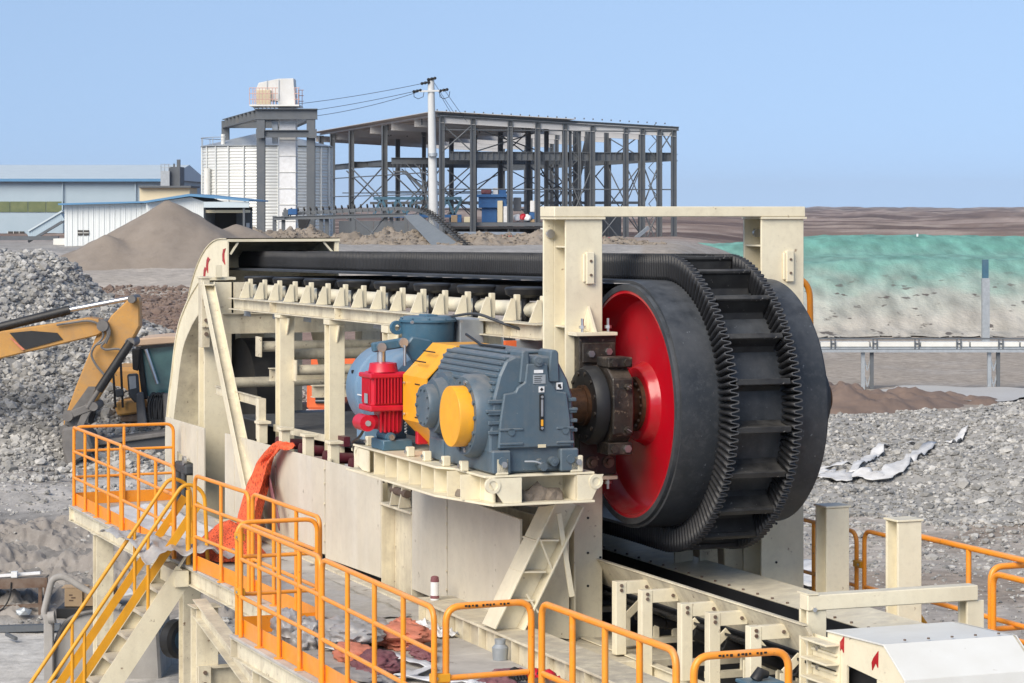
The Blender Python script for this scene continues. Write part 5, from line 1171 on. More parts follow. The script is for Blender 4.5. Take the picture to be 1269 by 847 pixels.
b = B(); b.cyl((9.33, 37.05, 2.45), (9.33, 37.05, 3.14), .09, 14); b.build('tensioner_body', CONC, tn); b = B(); b.cyl((9.33, 36.72, 2.45), (9.33, 36.72, 3.2), .045, 12); b.cyl((9.33, 36.72, 2.42), (9.33, 36.72, 2.6), .07, 12); b.build('tensioner_rod', CONC, tn)
b = B(); b.lathe((9.32, 36.65, 3.33), (1, 0, 0), [(-.02, .07), (-.02, .045), (.02, .045), (.02, .07)], 14, True); b.build('hook', STEEL, tn)
b = B(); b.box(9.28, 9.42, 36.6, 37.3, 2.44, 2.52); b.build('tensioner_foot', CONC, tn)
# ================================================================== RECEIVING CONVEYOR UNDER THE DRUM, WHITE HOOD, STUB POSTS
lc = thing('receiving_conveyor', 'low cream framed conveyor with dark trough belt running forward from below the drum', 'conveyor', (10.9, 21, 2.2))
b = B()
def tr_(s): return 3.06 + .10 * (abs(s - 10.9) / .55) ** 2
ss = [10.38 + k * .104 for k in range(11)]; V = []
for t in (19.0, 27.0):
    for s in ss: V += [(s, t, tr_(s)), (s, t, tr_(s) - .025)]
n = len(ss); F = []
for i in range(n - 1):
    a = i * 2; c = a + 2 * n; F += [(a, a + 2, c + 2, c), (a + 1, c + 1, c + 3, a + 3)]
F += [(0, 1, 2 * n + 1, 2 * n)]; b.add(V, F, True); b.build('trough_belt', RUBBER, lc)
b = B(); b.box(10.42, 11.3, 19.0, 26, 2.60, 2.63); b.build('return_belt', RUBBER, lc)
b = B(); b.prism([(10.28, 3.465), (10.31, 3.475), (10.46, 3.20), (10.44, 3.19)], 't', 19.35, 26.5); b.box(10.262, 10.302, 19.35, 26.5, 3.476, 3.49); b.build('skirt_plate', CREAM2, lc)
b = B(); b.prism([(10.44, 3.19), (10.45, 3.17), (10.70, 2.98), (10.68, 2.98)], 't', 19.35, 26.5); b.build('skirt_rubber', BELTDUST, lc)
b = B(); b.prism([(11.33, 3.255), (11.34, 3.240), (11.86, 3.285), (11.85, 3.30)], 't', 19.6, 27); rp_ = b.build('skirt_plate', CREAM, lc)
for k in range(22):
    t = 19.9 + k * .31; b = B(); b.cyl((11.37, t, 3.258), (11.37, t, 3.275), .014, 6); b.build('bolt', RUSTB, rp_)
b = B(); b.box(11.32, 11.328, 19.6, 27, 3.0, 3.25); b.build('skirt_rubber', RUBBER, lc)
b = B(); b.prism([(11.30, 2.9), (11.9, 2.9), (11.9, 3.24), (11.30, 3.20)], 't', 19.55, 19.58); b.build('skirt_end', CREAM, lc)
b = B(); b.box(10.30, 10.315, 24.05, 27.4, 3.50, 3.84); b.box(10.30, 10.315, 24.05, 27.4, 2.72, 3.18) if False else None; b.build('light_stop_side', CREAM2, lc)  # plate added to keep light out from under the drum
b = B(); b.box(9.9, 12.2, 27.4, 27.42, 2.4, 3.84); b.build('light_stop_back', DARKST, lc)  # dark plate added to close off light behind the drum's underside
b = B(); b.box(9.96, 9.975, 23.6, 27.4, 2.5, 3.84); b.build('light_stop_outer', CREAM2, lc)  # outer plate added to block side light and darken below the drum
for k, t in enumerate((22.62, 22.02, 21.15, 20.58, 19.78)):
    fr = B(); fr.box(9.98, 10.09, t, t + .10, 2.2 if k % 2 else 2.72, 3.42); p = fr.build('bracket_post', CREAM, lc, bevel=.005)
    fr = B(); fr.box(10.092, 10.36, t + .005, t + .025, 3.30, 3.42); fr.box(10.092, 10.36, t + .026, t + .08, 3.405, 3.42); fr.build('bracket_arm', CREAM, lc, bevel=.003)
    for z in (3.34, 3.385):
        b = B(); b.cyl((10.035, t - .014, z), (10.035, t, z), .017, 6); b.build('bolt', RUSTB, p)
    b = B(); b.cyl((10.30, t - .01, 3.36), (10.30, t + .005, 3.36), .017, 6); b.build('bolt', RUSTB, p)
b = B(); b.hbeam((10.12, 18.6, 2.62), (10.12, 26, 2.62), .10, .20, .012, .01); b.build('stringer', CREAM, lc, bevel=.003)
b = B(); b.hbeam((11.75, 18.6, 2.62), (11.75, 26, 2.62), .10, .20, .012, .01); b.build('stringer', CREAM, lc)
for t in (25.0, 23.0, 21.75, 21.1, 20.4, 19.7):
    b = B(); b.beam((10.26, t, 2.735), (10.26, t, 3.02), .07, .02, (0, 1, 0)); b.beam((10.26, t, 3.02), (10.42, t, 3.16), .07, .02, (0, 1, 0)); b.box(10.2, 11.7, t - .04, t + .04, 2.74, 2.80); b.build('idler_bracket', CREAM, lc)
    for s in (10.55, 10.75, 11.2):
        b = B(); b.box(s, s + .05, t - .02, t + .02, 2.80, 2.95); b.build('idler_upright', CREAM, lc)
    b = B(); b.cyl((10.38, t + .02, 3.04), (10.66, t + .02, 2.92), .06, 12); b.cyl((10.36, t + .02, 3.05), (10.38, t + .02, 3.04), .03, 8); b.build('trough_roller', BLACKP, lc)
    b = B(); b.cyl((10.68, t + .02, 2.92), (11.12, t + .02, 2.92), .06, 12); b.build('flat_roller', BLACKP, lc)
b = B(); b.hbeam((10.12, 26.2, 2.3), (10.12, 18.2, 2.3), .12, .25, .012, .01); b.build('base_beam', CREAM2, lc)
for t in (18.8, 21.4, 24):
    b = B(); b.box(10.05, 10.19, t, t + .14, -.05, 2.17); b.box(11.68, 11.82, t, t + .14, -.05, 2.515); b.build('leg', CREAM2, lc)

po = thing('hood_portal', 'cream portal frame of two posts and a beam behind the white hood', 'steel frame', (11.2, 19.5, 2.4))
for s0, s1 in ((10.34, 10.52), (11.9, 12.07)):
    b = hpost(s0, s1, 19.42, 19.58, 2.3, 3.585); b.build('post', CREAM, po, bevel=.004)
b = B(); b.box(10.33, 12.0, 19.40, 19.55, 3.588, 3.72); b.box(11.9, 12.075, 19.41, 19.59, 3.588, 3.67) if False else None; b.build('beam', CREAM, po, bevel=.008)
b = B(); b.box(10.335, 10.43, 19.395, 19.60, 3.722, 3.735); q = b.build('cap_plate', CREAM, po); b = B(); b.cyl((10.39, 19.38, 3.60), (10.39, 19.40, 3.60), .02, 6); b.build('bolt', STEEL, q)
hd = thing('discharge_hood', 'white sheet steel hood with sloping front and two red arrow marks', 'hood', (11.2, 18.6, 2.4))
prof = [(19.18, 2.4), (19.18, 3.46), (18.22, 3.49), (17.88, 3.26), (17.80, 2.4)]
b = B(); b.prism(prof, 's', 10.40, 10.42); b.prism(prof, 's', 11.60, 11.62); 
sd_ = B(); sd_.prism(prof, 's', 10.40, 10.42)
for i, nm in ((1, 'hood_top'), (2, 'hood_slope'), (3, 'hood_front')):
    (t0, z0), (t1, z1) = prof[i], prof[i + 1]
    q = Vector((t1 - t0, z1 - z0)).normalized(); n_ = Vector((q.y, -q.x)) * -.014
    b = B(); e = .0
    b.prism([(t0, z0), (t1, z1), (t1 + n_.x, z1 + n_.y), (t0 + n_.x, z0 + n_.y)], 's', 10.385, 11.635); b.build(nm, WHITE, hd, bevel=.003)
# left side with its inspection opening: built round the hole
b = B()
b.prism([(19.18, 2.4), (19.18, 3.455), (18.85, 3.465), (18.85, 2.4)], 's', 10.40, 10.42); b.prism([(18.85, 3.22), (18.85, 3.465), (18.22, 3.484), (18.22, 3.18)], 's', 10.40, 10.42); b.prism([(18.35, 2.4), (18.35, 3.185), (18.22, 3.18), (18.22, 3.484), (17.89, 3.255), (17.81, 2.4)], 's', 10.40, 10.42)
b.build('hood_side', CREAM, hd); b = B(); b.prism(prof, 's', 11.60, 11.62); b.build('hood_side', CREAM, hd)
b = B(); b.lathe((0, 18.62, 2.9), (1, 0, 0), [(10.48, .05), (10.48, .42), (11.55, .42), (11.55, .05)], 36); b.build('head_drum', BLACKP, hd)
b = B(); b.box(10.36, 10.40, 18.2, 18.34, 2.6, 3.10); b.build('latch_plate', WHITE, hd, bevel=.02)
def arrow(t, z):
    b = B(); b.prism([(t - .06, z + .08), (t - .055, z - .055), (t - .02, z - .02), (t + .035, z - .09), (t + .045, z - .03), (t + .02, z + .01)], 's', 10.392, 10.3995); return b.build('red_arrow', RED, hd)
arrow(18.95, 3.37); arrow(18.38, 3.34)
for k in range(5):
    b = B(); b.cyl((10.6 + k * .22, 18.25, 3.503), (10.6 + k * .22, 18.25, 3.515), .012, 6); b.build('rivet', RUSTB, hd)
hb_ = B(); hb_.box(10.36, 10.398, 18.98, 19.40, 3.27, 3.29); hb_.box(10.36, 10.398, 18.98, 19.40, 3.12, 3.14); hb_.box(10.40, 10.42, 18.98, 19.0, 3.1, 3.3) if False else None
hbo = hb_.build('hinge_plate', CREAM, hd)
for z in (3.36, 3.2, 3.04):
    b = B(); b.box(10.26, 10.385, 18.95, 19.41, z, z + .018); b.build('hinge_plate', CREAM, hd, bevel=.003)
b = B(); b.box(10.386, 10.398, 18.95, 19.41, 3.0, 3.40); hq = b.build('hinge_back', CREAM, hd)
for z in (3.29, 3.13):
    b = B(); b.cyl((10.36, 19.3, z), (10.386, 19.3, z), .025, 6); b.build('bolt', STEEL, hq)
b = B(); b.cyl((10.2, 19.3, 2.86), (10.36, 19.3, 2.86), .07, 14); o = b.build('roller_end', BLACKP, hd); b = B(); b.cyl((10.18, 19.3, 2.86), (10.2, 19.3, 2.86), .03, 6); b.build('bolt', STEEL, o)
for (t, h, lab) in ((23.0, 4.0, 'taller cream stub post standing nearer the drum'), (21.58, 4.02, 'cream stub post standing between the orange rails and the portal')):
    sp = thing('stub_post', lab, 'post', (12.6, t, 2.2), 'cream stub posts right of the receiving conveyor')
    hpost(12.46, 12.72, t, t + .24, 2.2, h - .022).build('post_profile', CREAM, sp, bevel=.005); b = B(); b.box(12.445, 12.735, t - .015, t + .255, h - .02, h); b.build('cap_plate', CREAM, sp, bevel=.004)
    b = B(); b.box(12.4, 12.8, t - .06, t + .3, 2.17, 2.199); b.build('base_plate', CREAM2, sp)
    b = B(); b.box(12.49, 12.69, -.0 + t + .02, t + .22, -.05, 2.168); b.build('under_post', CREAM2, sp)
# small geared motor in the foreground
sm_ = thing('small_motor', 'small grey blue motor with a square terminal box below the front hoop rail', 'motor', (9.85, 19.3, 2.4))
b = B(); b.lathe((9.62, 19.35, 2.72), (.94, -.1, 0), [(-.1, .05), (-.1, .2), (.3, .2), (.34, .15)], 28); b.build('motor_body', MOTOR, sm_)
b = B(); b.box(9.70, 9.98, 19.2, 19.45, 2.70, 3.02); tbx = b.build('terminal_box', GEAR, sm_, bevel=.012)
b = B(); b.box(9.68, 10.0, 19.18, 19.47, 3.022, 3.055); b.build('box_lid', TERM, tbx, bevel=.008)
b = B(); b.tube([(9.78, 19.3, 3.06), (9.83, 19.3, 3.12), (9.9, 19.3, 3.10)], [.05, .055, .03], 10); b.build('cable_gland', BLACKP, tbx)
b = B(); b.lathe((9.92, 19.05, 2.75), (0, -1, 0), [(-.1, .1), (0, .1), (.04, .06)], 20); b.build('motor_fan_cover', MOTOR, sm_)
b = B(); b.box(9.5, 10.0, 19.2, 19.6, 2.46, 2.52); b.build('motor_foot', CREAM2, sm_)
b = B(); b.box(9.35, 9.6, 18.5, 20.2, 2.38, 2.458); o = b.build('motor_bracket', CREAM2, sm_)
# ================================================================== BUILDINGS AND PLANT BEHIND  (world axes)
rng = random.Random(31)
def bx(u0, u1, v0, v1, D, depth):
    x0, _, z1 = W(u0, v0, D); x1, _, z0 = W(u1, v1, D); return (x0, x1, D, D + depth, z0, z1)
# ---- long pale warehouse
wh = thing('warehouse', 'long low pale blue clad warehouse with an olive glazed strip', 'warehouse', (-40, 230, 4), rot=0)
xR = W(200, 0, 230)[0]
b = B(); b.box(-75, xR, 230, 262, 3.6, 9.55); b.build('wall', WALLB, wh)
b = B(); b.prism([(229.4, 9.56), (262.6, 9.56), (246, 11.1)], 's', -75.5, xR + .5); b.build('roof', ROOFG, wh)
b = B(); b.box(-75.5, xR + .5, 229.3, 229.45, 9.35, 9.6); b.build('gutter', BLUET, wh)
zA, zB = W(0, 250, 230)[2], W(0, 263, 230)[2]
for k in range(11):
    x1 = W(79, 0, 230)[0] - k * 1.6; b = B(); b.box(x1 - 1.55, x1, 229.92, 229.98, zB, zA); b.build('glazed_panel', OLIVE, wh)
for u in (10, 17, 24):
    b = B(); b.box(*bx(u, u + 6, 287, 294, 229.9, .06)); f = b.build('window', DARKIN, wh); q = bx(u - .6, u, 287, 294, 229.86, .1); b = B(); b.box(*q); b.build('frame', WHITE, f)
for x in (-27, -33.5, -40, -47):
    b = B(); b.cyl((x, 229.8, 3.6), (x, 229.8, 9.4), .07, 8); b.build('downpipe', WALLB, wh)
rv = thing('rooftop_plant', 'grey stepped vent unit with thin stacks above the warehouse roof', 'vent unit', (-29, 232, 9.5), rot=0)
b = B(); b.box(*bx(199, 210, 212, 236, 222, 3)); b.build('low_box', GALV, rv); b = B(); b.box(*bx(209, 223, 207, 236, 222.5, 3)); b.build('high_box', DARKST, rv)
b = B(); b.box(*bx(219, 223, 198, 207.5, 223, .4)); b.build('stack', DARKST, rv); b = B(); b.box(*bx(214.5, 216.5, 203, 207.5, 223, .2)); b.build('stack', DARKST, rv)
for u in (199.5, 204, 209):
    x, y, z = W(u, 212, 222); b = B(); b.cyl((x, y, z), (x, y, z + .62), .03, 6); b.build('rail_post', GALV, rv)
for v in (204, 208):
    p = W(199.5, v, 222); q = W(211, v, 222); b = B(); b.cyl(p, q, .025, 6); b.build('rail', GALV, rv)
an = thing('annex', 'small cream clad annex behind the white shed roof', 'building', (-29, 200, 4), rot=0)
b = B(); b.box(*bx(173, 235, 233, 290, 205, 5)); b.build('wall', PALECR, an); b = B(); b.box(*bx(171.5, 236.5, 230.5, 232.8, 204.5, 6)); b.build('roof', DARKST, an)
# ---- inclined gallery left of the shed
ig = thing('inclined_gallery', 'small pale roofed conveyor gallery rising toward the white shed', 'gallery', (-27, 150, 5), rot=0)
p, q = W(38, 293, 150), W(80, 268, 150)
b = B(); b.beam(p, q, 1.4, .5); b.build('gallery_body', WALLB, ig); b = B(); b.beam((p[0], p[1], p[2] + .3), (q[0], q[1], q[2] + .3), 1.6, .09); b.build('roof', ROOFG, ig)
b = B(); b.beam((p[0], p[1] - .75, p[2] - .32), (q[0], q[1] - .75, q[2] - .32), .1, .14); b.build('lower_beam', DARKST, ig)
b = B(); b.box(*bx(-10, 72, 293, 298, 149, .4)); o = b.build('pipe_bridge', DARKST, rot=0); tag(o, 'low dark pipe bridge in front of the warehouse foot', 'pipe bridge')
b = B(); b.box(*bx(66, 80, 296, 312, 140, 2)); o = b.build('stone_bin', WHITE, rot=0); tag(o, 'small white bin wall beside the sand pile', 'wall')
# ---- white shed
sh = thing('white_shed', 'white clad shed with blue roof trim and a dark open bay', 'shed', (-19, 138, 5), rot=0)
D = 135; X = lambda u: W(u, 0, D)[0]; Z = lambda v: W(0, v, D)[2]
b = B(); b.box(X(80), X(183), D, D + 9, 4.2, Z(252.5)); b.build('wall', WALLW, sh)
b = B(); b.prism([(X(183), 4.2), (X(254), 4.2), (X(254), Z(250)), (X(238), Z(244.5)), (X(183), Z(252))], 't', D - .6, D + 9); b.build('wall', WALLW, sh)
b = B(); b.prism([(X(74), Z(254.5)), (X(184), Z(251.5)), (X(184), Z(249.5)), (X(74), Z(252.3))], 't', D - .5, D + 9.5); b.build('roof', BLUET, sh)
b = B(); b.prism([(X(182), Z(252)), (X(238), Z(243.5)), (X(311), Z(250)), (X(311), Z(248)), (X(238), Z(240.5)), (X(182), Z(249.5))], 't', D - 1.1, D + 9.6); b.build('roof', BLUET, sh)
b = B(); b.box(X(255), X(311), D - 1.0, D - .8, Z(257.5), Z(250.4)); b.build('fascia', ROOFG, sh)
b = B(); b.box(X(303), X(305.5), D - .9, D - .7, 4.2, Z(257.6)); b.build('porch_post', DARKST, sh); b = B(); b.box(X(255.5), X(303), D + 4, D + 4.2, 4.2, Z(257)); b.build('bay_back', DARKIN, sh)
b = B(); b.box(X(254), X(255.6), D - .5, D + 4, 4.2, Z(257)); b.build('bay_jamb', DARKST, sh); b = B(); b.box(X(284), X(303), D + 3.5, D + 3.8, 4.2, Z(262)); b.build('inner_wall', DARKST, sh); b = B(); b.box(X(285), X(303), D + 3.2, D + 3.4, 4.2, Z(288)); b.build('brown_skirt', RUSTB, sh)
b = B(); b.box(X(297), X(301), D + 3.3, D + 3.4, Z(283), Z(277)); b.build('poster', WPLASTIC, sh)
b = B(); b.box(X(254.6), X(303), D - .4, D + 3, Z(264), Z(260.5)); b.build('bay_beam', PALECR, sh)
for u in (96.5, 104):
    b = B(); b.box(X(u), X(u + 6.3), D - .05, D - .005, Z(292), Z(285.5)); f = b.build('window', DARKIN, sh); b = B(); b.box(X(u), X(u + 6.3), D - .09, D - .06, Z(289.2), Z(288.4)); b.build('window_bar', WHITE, f)
for k in range(26):
    x = X(82 + k * 6.6)
    if 82 + k * 6.6 > 180: break
    b = B(); b.box(x, x + .04, D - .03, D - .003, 4.2, Z(253)); b.build('cladding_rib', WALLW, sh)
# ---- silo
si = thing('silo', 'broad round galvanised silo with horizontal corrugated rings', 'silo', (W(331, 0, 172)[0], 172, 4.4), rot=0)
cx, cy, r = W(331, 0, 172)[0], 172, 79.5 / 3200 * 172
zt_, zb_ = W(0, 183, 172)[2], 4.2; NR = 17; h = (zt_ - zb_) / NR
for k in range(NR):
    b = B(); z0 = zb_ + k * h; prof = []
    for j in range(9): prof.append((z0 + h * j / 8, r + .02 * math.cos(j / 8 * 4 * math.pi) * (-1) - (.02 if j in (0, 8) else 0)))
    b.lathe((cx, cy, 0), (0, 0, 1), prof, 72); b.f = b.f[:-2]; b.sm = b.sm[:-2]; b.build('silo_ring', SILO, si, ang=80)
b = B(); b.lathe((cx, cy, 0), (0, 0, 1), [(zt_ + .02, r + .15), (zt_ + .06, r + .15), (zt_ + .95, .6), (zt_ + 1.05, .5), (zt_ + 1.05, .05)], 48); b.build('silo_roof', GALV, si)
for k in range(24):
    a = k * math.pi / 12
    b = B(); b.cyl((cx + (r + .08) * math.cos(a), cy + (r + .08) * math.sin(a), zb_), (cx + (r + .08) * math.cos(a), cy + (r + .08) * math.sin(a), zt_), .05, 6); b.build('stiffener', SILO, si)
for k in range(20):
    a = math.pi * (.75 + k * .03); p = (cx + (r + .1) * math.cos(a), cy + (r + .1) * math.sin(a), zt_); 
    if k % 4 == 0: b = B(); b.cyl(p, (p[0], p[1], p[2] + .62), .025, 5); b.build('rail_post', GALV, si)
b = B(); b.tube([(cx + (r + .1) * math.cos(math.pi * (.75 + k * .03)), cy + (r + .1) * math.sin(math.pi * (.75 + k * .03)), zt_ + .6) for k in range(20)], .025, 5); b.build('roof_rail', GALV, si)
b = B(); b.cyl((cx - r * .86, cy - r * .62, 4.4), (cx - r * .86, cy - r * .62, 9.6), .22, 12); b.build('vent_pipe', WHITE, si)
b = B(); b.cyl((cx - 2.6, cy - r + 1.3, zt_ + .1), (cx - 2.6, cy - r + 1.3, zt_ + .8), .14, 8); b.build('roof_vent', WHITE, si)
# ---- dark gantry and white bucket elevator in front of it
ga = thing('elevator_gantry', 'dark steel gantry tower with heavy top beams around the white elevator', 'gantry', (-17, 160, 4.5), rot=0)
D = 158; X = lambda u: W(u, 0, D)[0]; Z = lambda v: W(0, v, D)[2]
back = (W(279, 0, 176)[0], 176); back2 = (W(345, 0, 176)[0], 176)
def steel(b_, name, par): return b_.build(name, DARKST, par)
def hcol(x, y, z0, z1, w): b = B(); b.box(x - w / 2, x + w / 2, y, y + .04, z0, z1); b.box(x - w / 2, x + w / 2, y + w - .04, y + w, z0, z1); b.box(x - .02, x + .02, y + .04, y + w - .04, z0, z1); return b
for x, y in ((X(323), D), (X(385), D), back, back2): steel(hcol(x, y, 4.0, Z(148) if y == D else W(0, 150, 176)[2], .5), 'column', ga)
b = B(); b.hbeam((X(316), D + .2, Z(141.5)), (X(393), D + .2, Z(141.5)), .5, .66, .05, .04); steel(b, 'top_beam', ga)
b = B(); b.hbeam((X(321), D + .5, Z(141.5)), (back[0], back[1], Z(141.5)), .4, .6, .05, .04); tb_ = steel(b, 'top_beam', ga)
for k in range(1, 9):
    f = k / 9; x = lerp(X(321), back[0], f); y = lerp(D + .5, back[1], f); b = B(); b.box(x - .28, x - .02, y - .02, y + .02, Z(141.5) - .24, Z(141.5) + .24); b.build('stiffener', DARKST, tb_)
b = B(); b.hbeam((X(388), D + .5, Z(141.5)), (back2[0] + 1, back2[1], Z(141.5)), .4, .6, .05, .04); steel(b, 'top_beam', ga); b = B(); b.hbeam((back[0], back[1] + .2, Z(141.5)), (back2[0] + 1, back2[1] + .2, Z(141.5)), .4, .6, .05, .04); steel(b, 'top_beam', ga)
b = B(); b.hbeam((X(322), D - .1, Z(166)), (X(391), D - .1, Z(166)), .4, .46, .05, .04); steel(b, 'mid_beam', ga)
for u in (323, 388): b = B(); b.box(X(u) - .25, X(u) + .25, D - .35, D - .31, Z(171.5), Z(160.5)); steel(b, 'end_plate', ga)
b = B(); b.box(X(336), X(343), D + .6, D + .9, Z(178), Z(150)); b.build('hanger', GALV, ga)
for u in (365, 385): b = B(); b.box(X(u) - .5, X(u) + .5, D - .2, D + .8, 3.8, Z(287)); b.build('footing', CONC if u == 0 else WHITE, ga)
el = thing('bucket_elevator', 'tall white bucket elevator with a boxy head and railed platform', 'elevator', (X(357), D + 2, 4.5), rot=0)
yE = 158.7; PALEW = mat('pale_elevator_paint', (.66, .66, .64), .5, (.58, .58, .56), 1.5, .8, grime=((.5, .47, .42), .4)); X = lambda u: W(u, 0, yE)[0]; Z = lambda v: W(0, v, yE)[2]
for k in range(9):
    z0 = lerp(4.2, Z(133), k / 9); z1 = lerp(4.2, Z(133), (k + 1) / 9); b = B(); b.box(X(346), X(366.5), yE, yE + 1.3, z0 + .015, z1 - .015); b.build('casing_section', WPLASTIC, el, bevel=.01)
    b = B(); b.box(X(345), X(367.5), yE - .05, yE + 1.35, z1 - .014, z1 + .014); b.build('casing_flange', WHITE, el)
b = B(); b.prism([(X(318), Z(110)), (X(321), Z(103)), (X(345), Z(98)), (X(364), Z(97.5)), (X(366.5), Z(132)), (X(345.5), Z(132)), (X(345), Z(126)), (X(318), Z(122))], 't', yE - .2, yE + 1.6); hc_ = b.build('head_casing', PALEW, el, bevel=.02)
for u in (345.5, 331): b = B(); b.box(X(u), X(u) + .05, yE - .24, yE - .205, Z(125), Z(99.5)); b.build('casing_seam', GALV, hc_)
b = B(); b.box(X(311), X(372), yE - .9, yE + 2.2, Z(132.5), Z(130.5)); b.build('platform', WHITE, el)
PINK = mat('faded_pink_rail', (.62, .40, .33), .6, (.5, .3, .25), 4, .5)
for y in (yE - .85, yE + 2.1):
    for u in range(311, 374, 4):
        if 346 < u < 366 and y < yE: continue
        b = B(); b.cyl((X(u), y, Z(131)), (X(u), y, Z(110)), .022, 5); b.build('rail_post', PINK, el)
    for v in (110, 117, 124):
        for a_, c_ in ((311, 346), (366, 373)):
            b = B(); b.cyl((X(a_), y, Z(v)), (X(c_), y, Z(v)), .024, 5); b.build('rail', PINK, el)
for u in range(315, 346, 5):
    b = B(); b.cyl((X(u), yE - .8, Z(132)), (X(u + 6), yE - .1, Z(143)), .03, 5); b.build('knee_brace', GALV, el)
b = B(); b.box(X(319), X(336), yE - .5, yE - .1, Z(130), Z(112)); b.build('head_motor_cover', PALECR, el)
# ---- steel hall under construction
hall = thing('steel_hall', 'open dark steel frame hall with a partly sheeted roof', 'steel frame building', (-5.17, 185, 4), rot=0)
N0 = Vector((-5.17, 185)); e1 = Vector((-.2385, .971)); e2 = Vector((.971, .2385)); HW, HL = 17.7, 54.0; Zb = 3.7
def HP(l, w, z): p = N0 + e1 * l + e2 * w; return (p.x, p.y, z)
def rz(w): return 13.72 - .049 * w
def wcol(l, w, z1=None, wd=.36, z0=Zb):
    b = B(); c = N0 + e1 * l + e2 * w; p = (c.x, c.y); z1 = z1 or rz(w) - .15
    b.hbeam((*p, z0), (*p, z1), wd * .9, wd, .05, .04, up=(e2.x, e2.y, 0)); return b.build('column', DARKST, hall)
def solve(u, l=None, w=None):
    lo, hi = 0, 60
    for _ in range(50):
        m = (lo + hi) / 2; p = HP(m, w, 0) if l is None else HP(l, m, 0); uu = 634.5 + 3200 * p[0] / p[1]
        if (uu < u) == (l is not None): lo = m
        else: hi = m
    return lo
gw = [solve(u, l=0) for u in (547.5, 586, 632, 666, 700, 734, 775.5, 796, 817, 835)]
for w in gw: wcol(0, w)
gl_l = [solve(u, w=0) for u in (535, 476.5, 435.5, 412, 398)]
for l in gl_l: wcol(l, 0, wd=.42)
for l in (9, 18, 27, 36, 45, 54):
    wcol(l, HW)
    if l in (9, 18, 36): wcol(l, 8.8)
for l in (20, 38): wcol(l, 4.5)
wcol(12, 13.4); wcol(25, 13)
for l, w in ((9, 4.5), (9, 13.4), (18, 13.4), (27, 8.8), (27, 4.5), (45, 8.8), (36, 13.2), (3.5, 8.8), (3.5, 13.4)): wcol(l, w, wd=.3)
def hb(p, q, w, h, name='beam'): b = B(); b.hbeam(p, q, w, h, .04, .03); return b.build(name, DARKST, hall)
hb(HP(-.02, -.2, rz(0) - .05), HP(-.02, HW + .2, rz(HW) - .05), .25, .30, 'eave_beam')
cb = hb(HP(.35, .8, 10.75), HP(.35, HW, 10.75), .3, .62, 'crane_beam')
for k in range(40):
    w = 1 + k * .42; p = HP(.35, w, 0); b = B(); b.beam(HP(.22, w, 10.46), HP(.22, w, 11.04), .02, .10, (e1.x, e1.y, 0)); b.build('stiffener', DARKST, cb)
for w in gw: hb(HP(.35, w, 10.3), HP(.35, w + .3, 10.3), .4, .25, 'corbel')
for l in (18, 36): hb(HP(l, 0, 10.7), HP(l, HW, 10.7), .3, .5, 'crane_beam')
hb(HP(0.3, 0, 10.72), HP(54, 0, 10.72), .28, .5, 'crane_beam') if False else None
hb(HP(28, 1.5, 10.72), HP(54, 1.5, 10.72), .28, .5, 'crane_beam'); hb(HP(0, HW, 10.7), HP(54, HW, 10.7), .28, .5, 'crane_beam')
for l, w0, w1 in ((0, 0, HW), (22, 0, HW), (40, 0, HW)):
    for z in (8.35, 12.6) if l == 0 else (8.3, 6.9): b = B(); b.cyl(HP(l, w0, z), HP(l, w1, z), .05, 6); b.build('girt', DARKST, hall)
b = B(); b.cyl(HP(0, 0, 9.6), HP(54, 0, 9.6), .05, 6); b.build('girt', DARKST, hall); b = B(); b.cyl(HP(0, 0, 8.0), HP(54, 0, 8.0), .05, 6); b.build('girt', DARKST, hall); b = B(); b.cyl(HP(0, 0, 6.9), HP(54, 0, 6.9), .05, 6); b.build('girt', DARKST, hall)
def xb(a, c, z0, z1, r=.06):
    for p, q in (((*a, z0), (*c, z1)), ((*a, z1), (*c, z0))): b = B(); b.cyl(HP(*p), HP(*q), r, 6); b.build('diagonal_brace', DARKST, hall)
xb((0, gw[5]), (0, gw[6]), 4.2, 7.2, .05); xb((9, 8.8), (9, 13.4), 7.2, 10.2); xb((0, gw[7]), (0, gw[8]), 4, 7); xb((0, gw[7]), (0, gw[8]), 7, 10.3); xb((0, gw[8]), (0, gw[9]), 11.1, 12.8, .05); xb((0, gw[6]), (0, gw[7]), 7.2, 10.2, .05)
xb((18, 4.5), (18, 8.8), 6.5, 10); xb((20, 4.5), (36, 4.5), 6, 10.3); xb((9, HW), (18, HW), 5, 10.2); xb((27, HW), (36, HW), 5, 10.2); xb((gl_l[1], 0), (gl_l[2], 0), 7.5, 10.4); xb((gl_l[0], 0), (12, 1), 6, 10.2); xb((0, gw[3]), (12, 13.4), 5, 10.3); xb((0, gw[0]), (0, gw[1]), 11, 13, .05); xb((9, 8.8), (18, 8.8), 11, 12.8, .05)
for l in (20, 38): xb((l, 0), (l, 4.5), 6, 10.2)
for a_, c_, z0, z1 in (((9, 0), (9, 4.5), 6.5, 10.3), ((9, 13.4), (9, HW), 5, 10.3), ((27, 4.5), (27, 8.8), 6, 10.3), ((0, gw[1]), (3.5, 8.8), 11, 12.8), ((0, gw[4]), (0, gw[5]), 5, 10), ((3.5, 8.8), (3.5, 13.4), 5, 10.3), ((9, HW), (18, HW), 10.9, 12.6), ((18, 8.8), (18, 13.4), 5, 8), ((18, 8.8), (18, 13.4), 8, 10.4), ((36, 4.5), (36, 13.2), 6, 10)): xb(a_, c_, z0, z1, .05)
for l in (9, 18, 27): b = B(); b.beam(HP(l, 0, 7.4), HP(l, HW, 7.4), .14, .2); b.build('floor_beam', DARKST, hall)
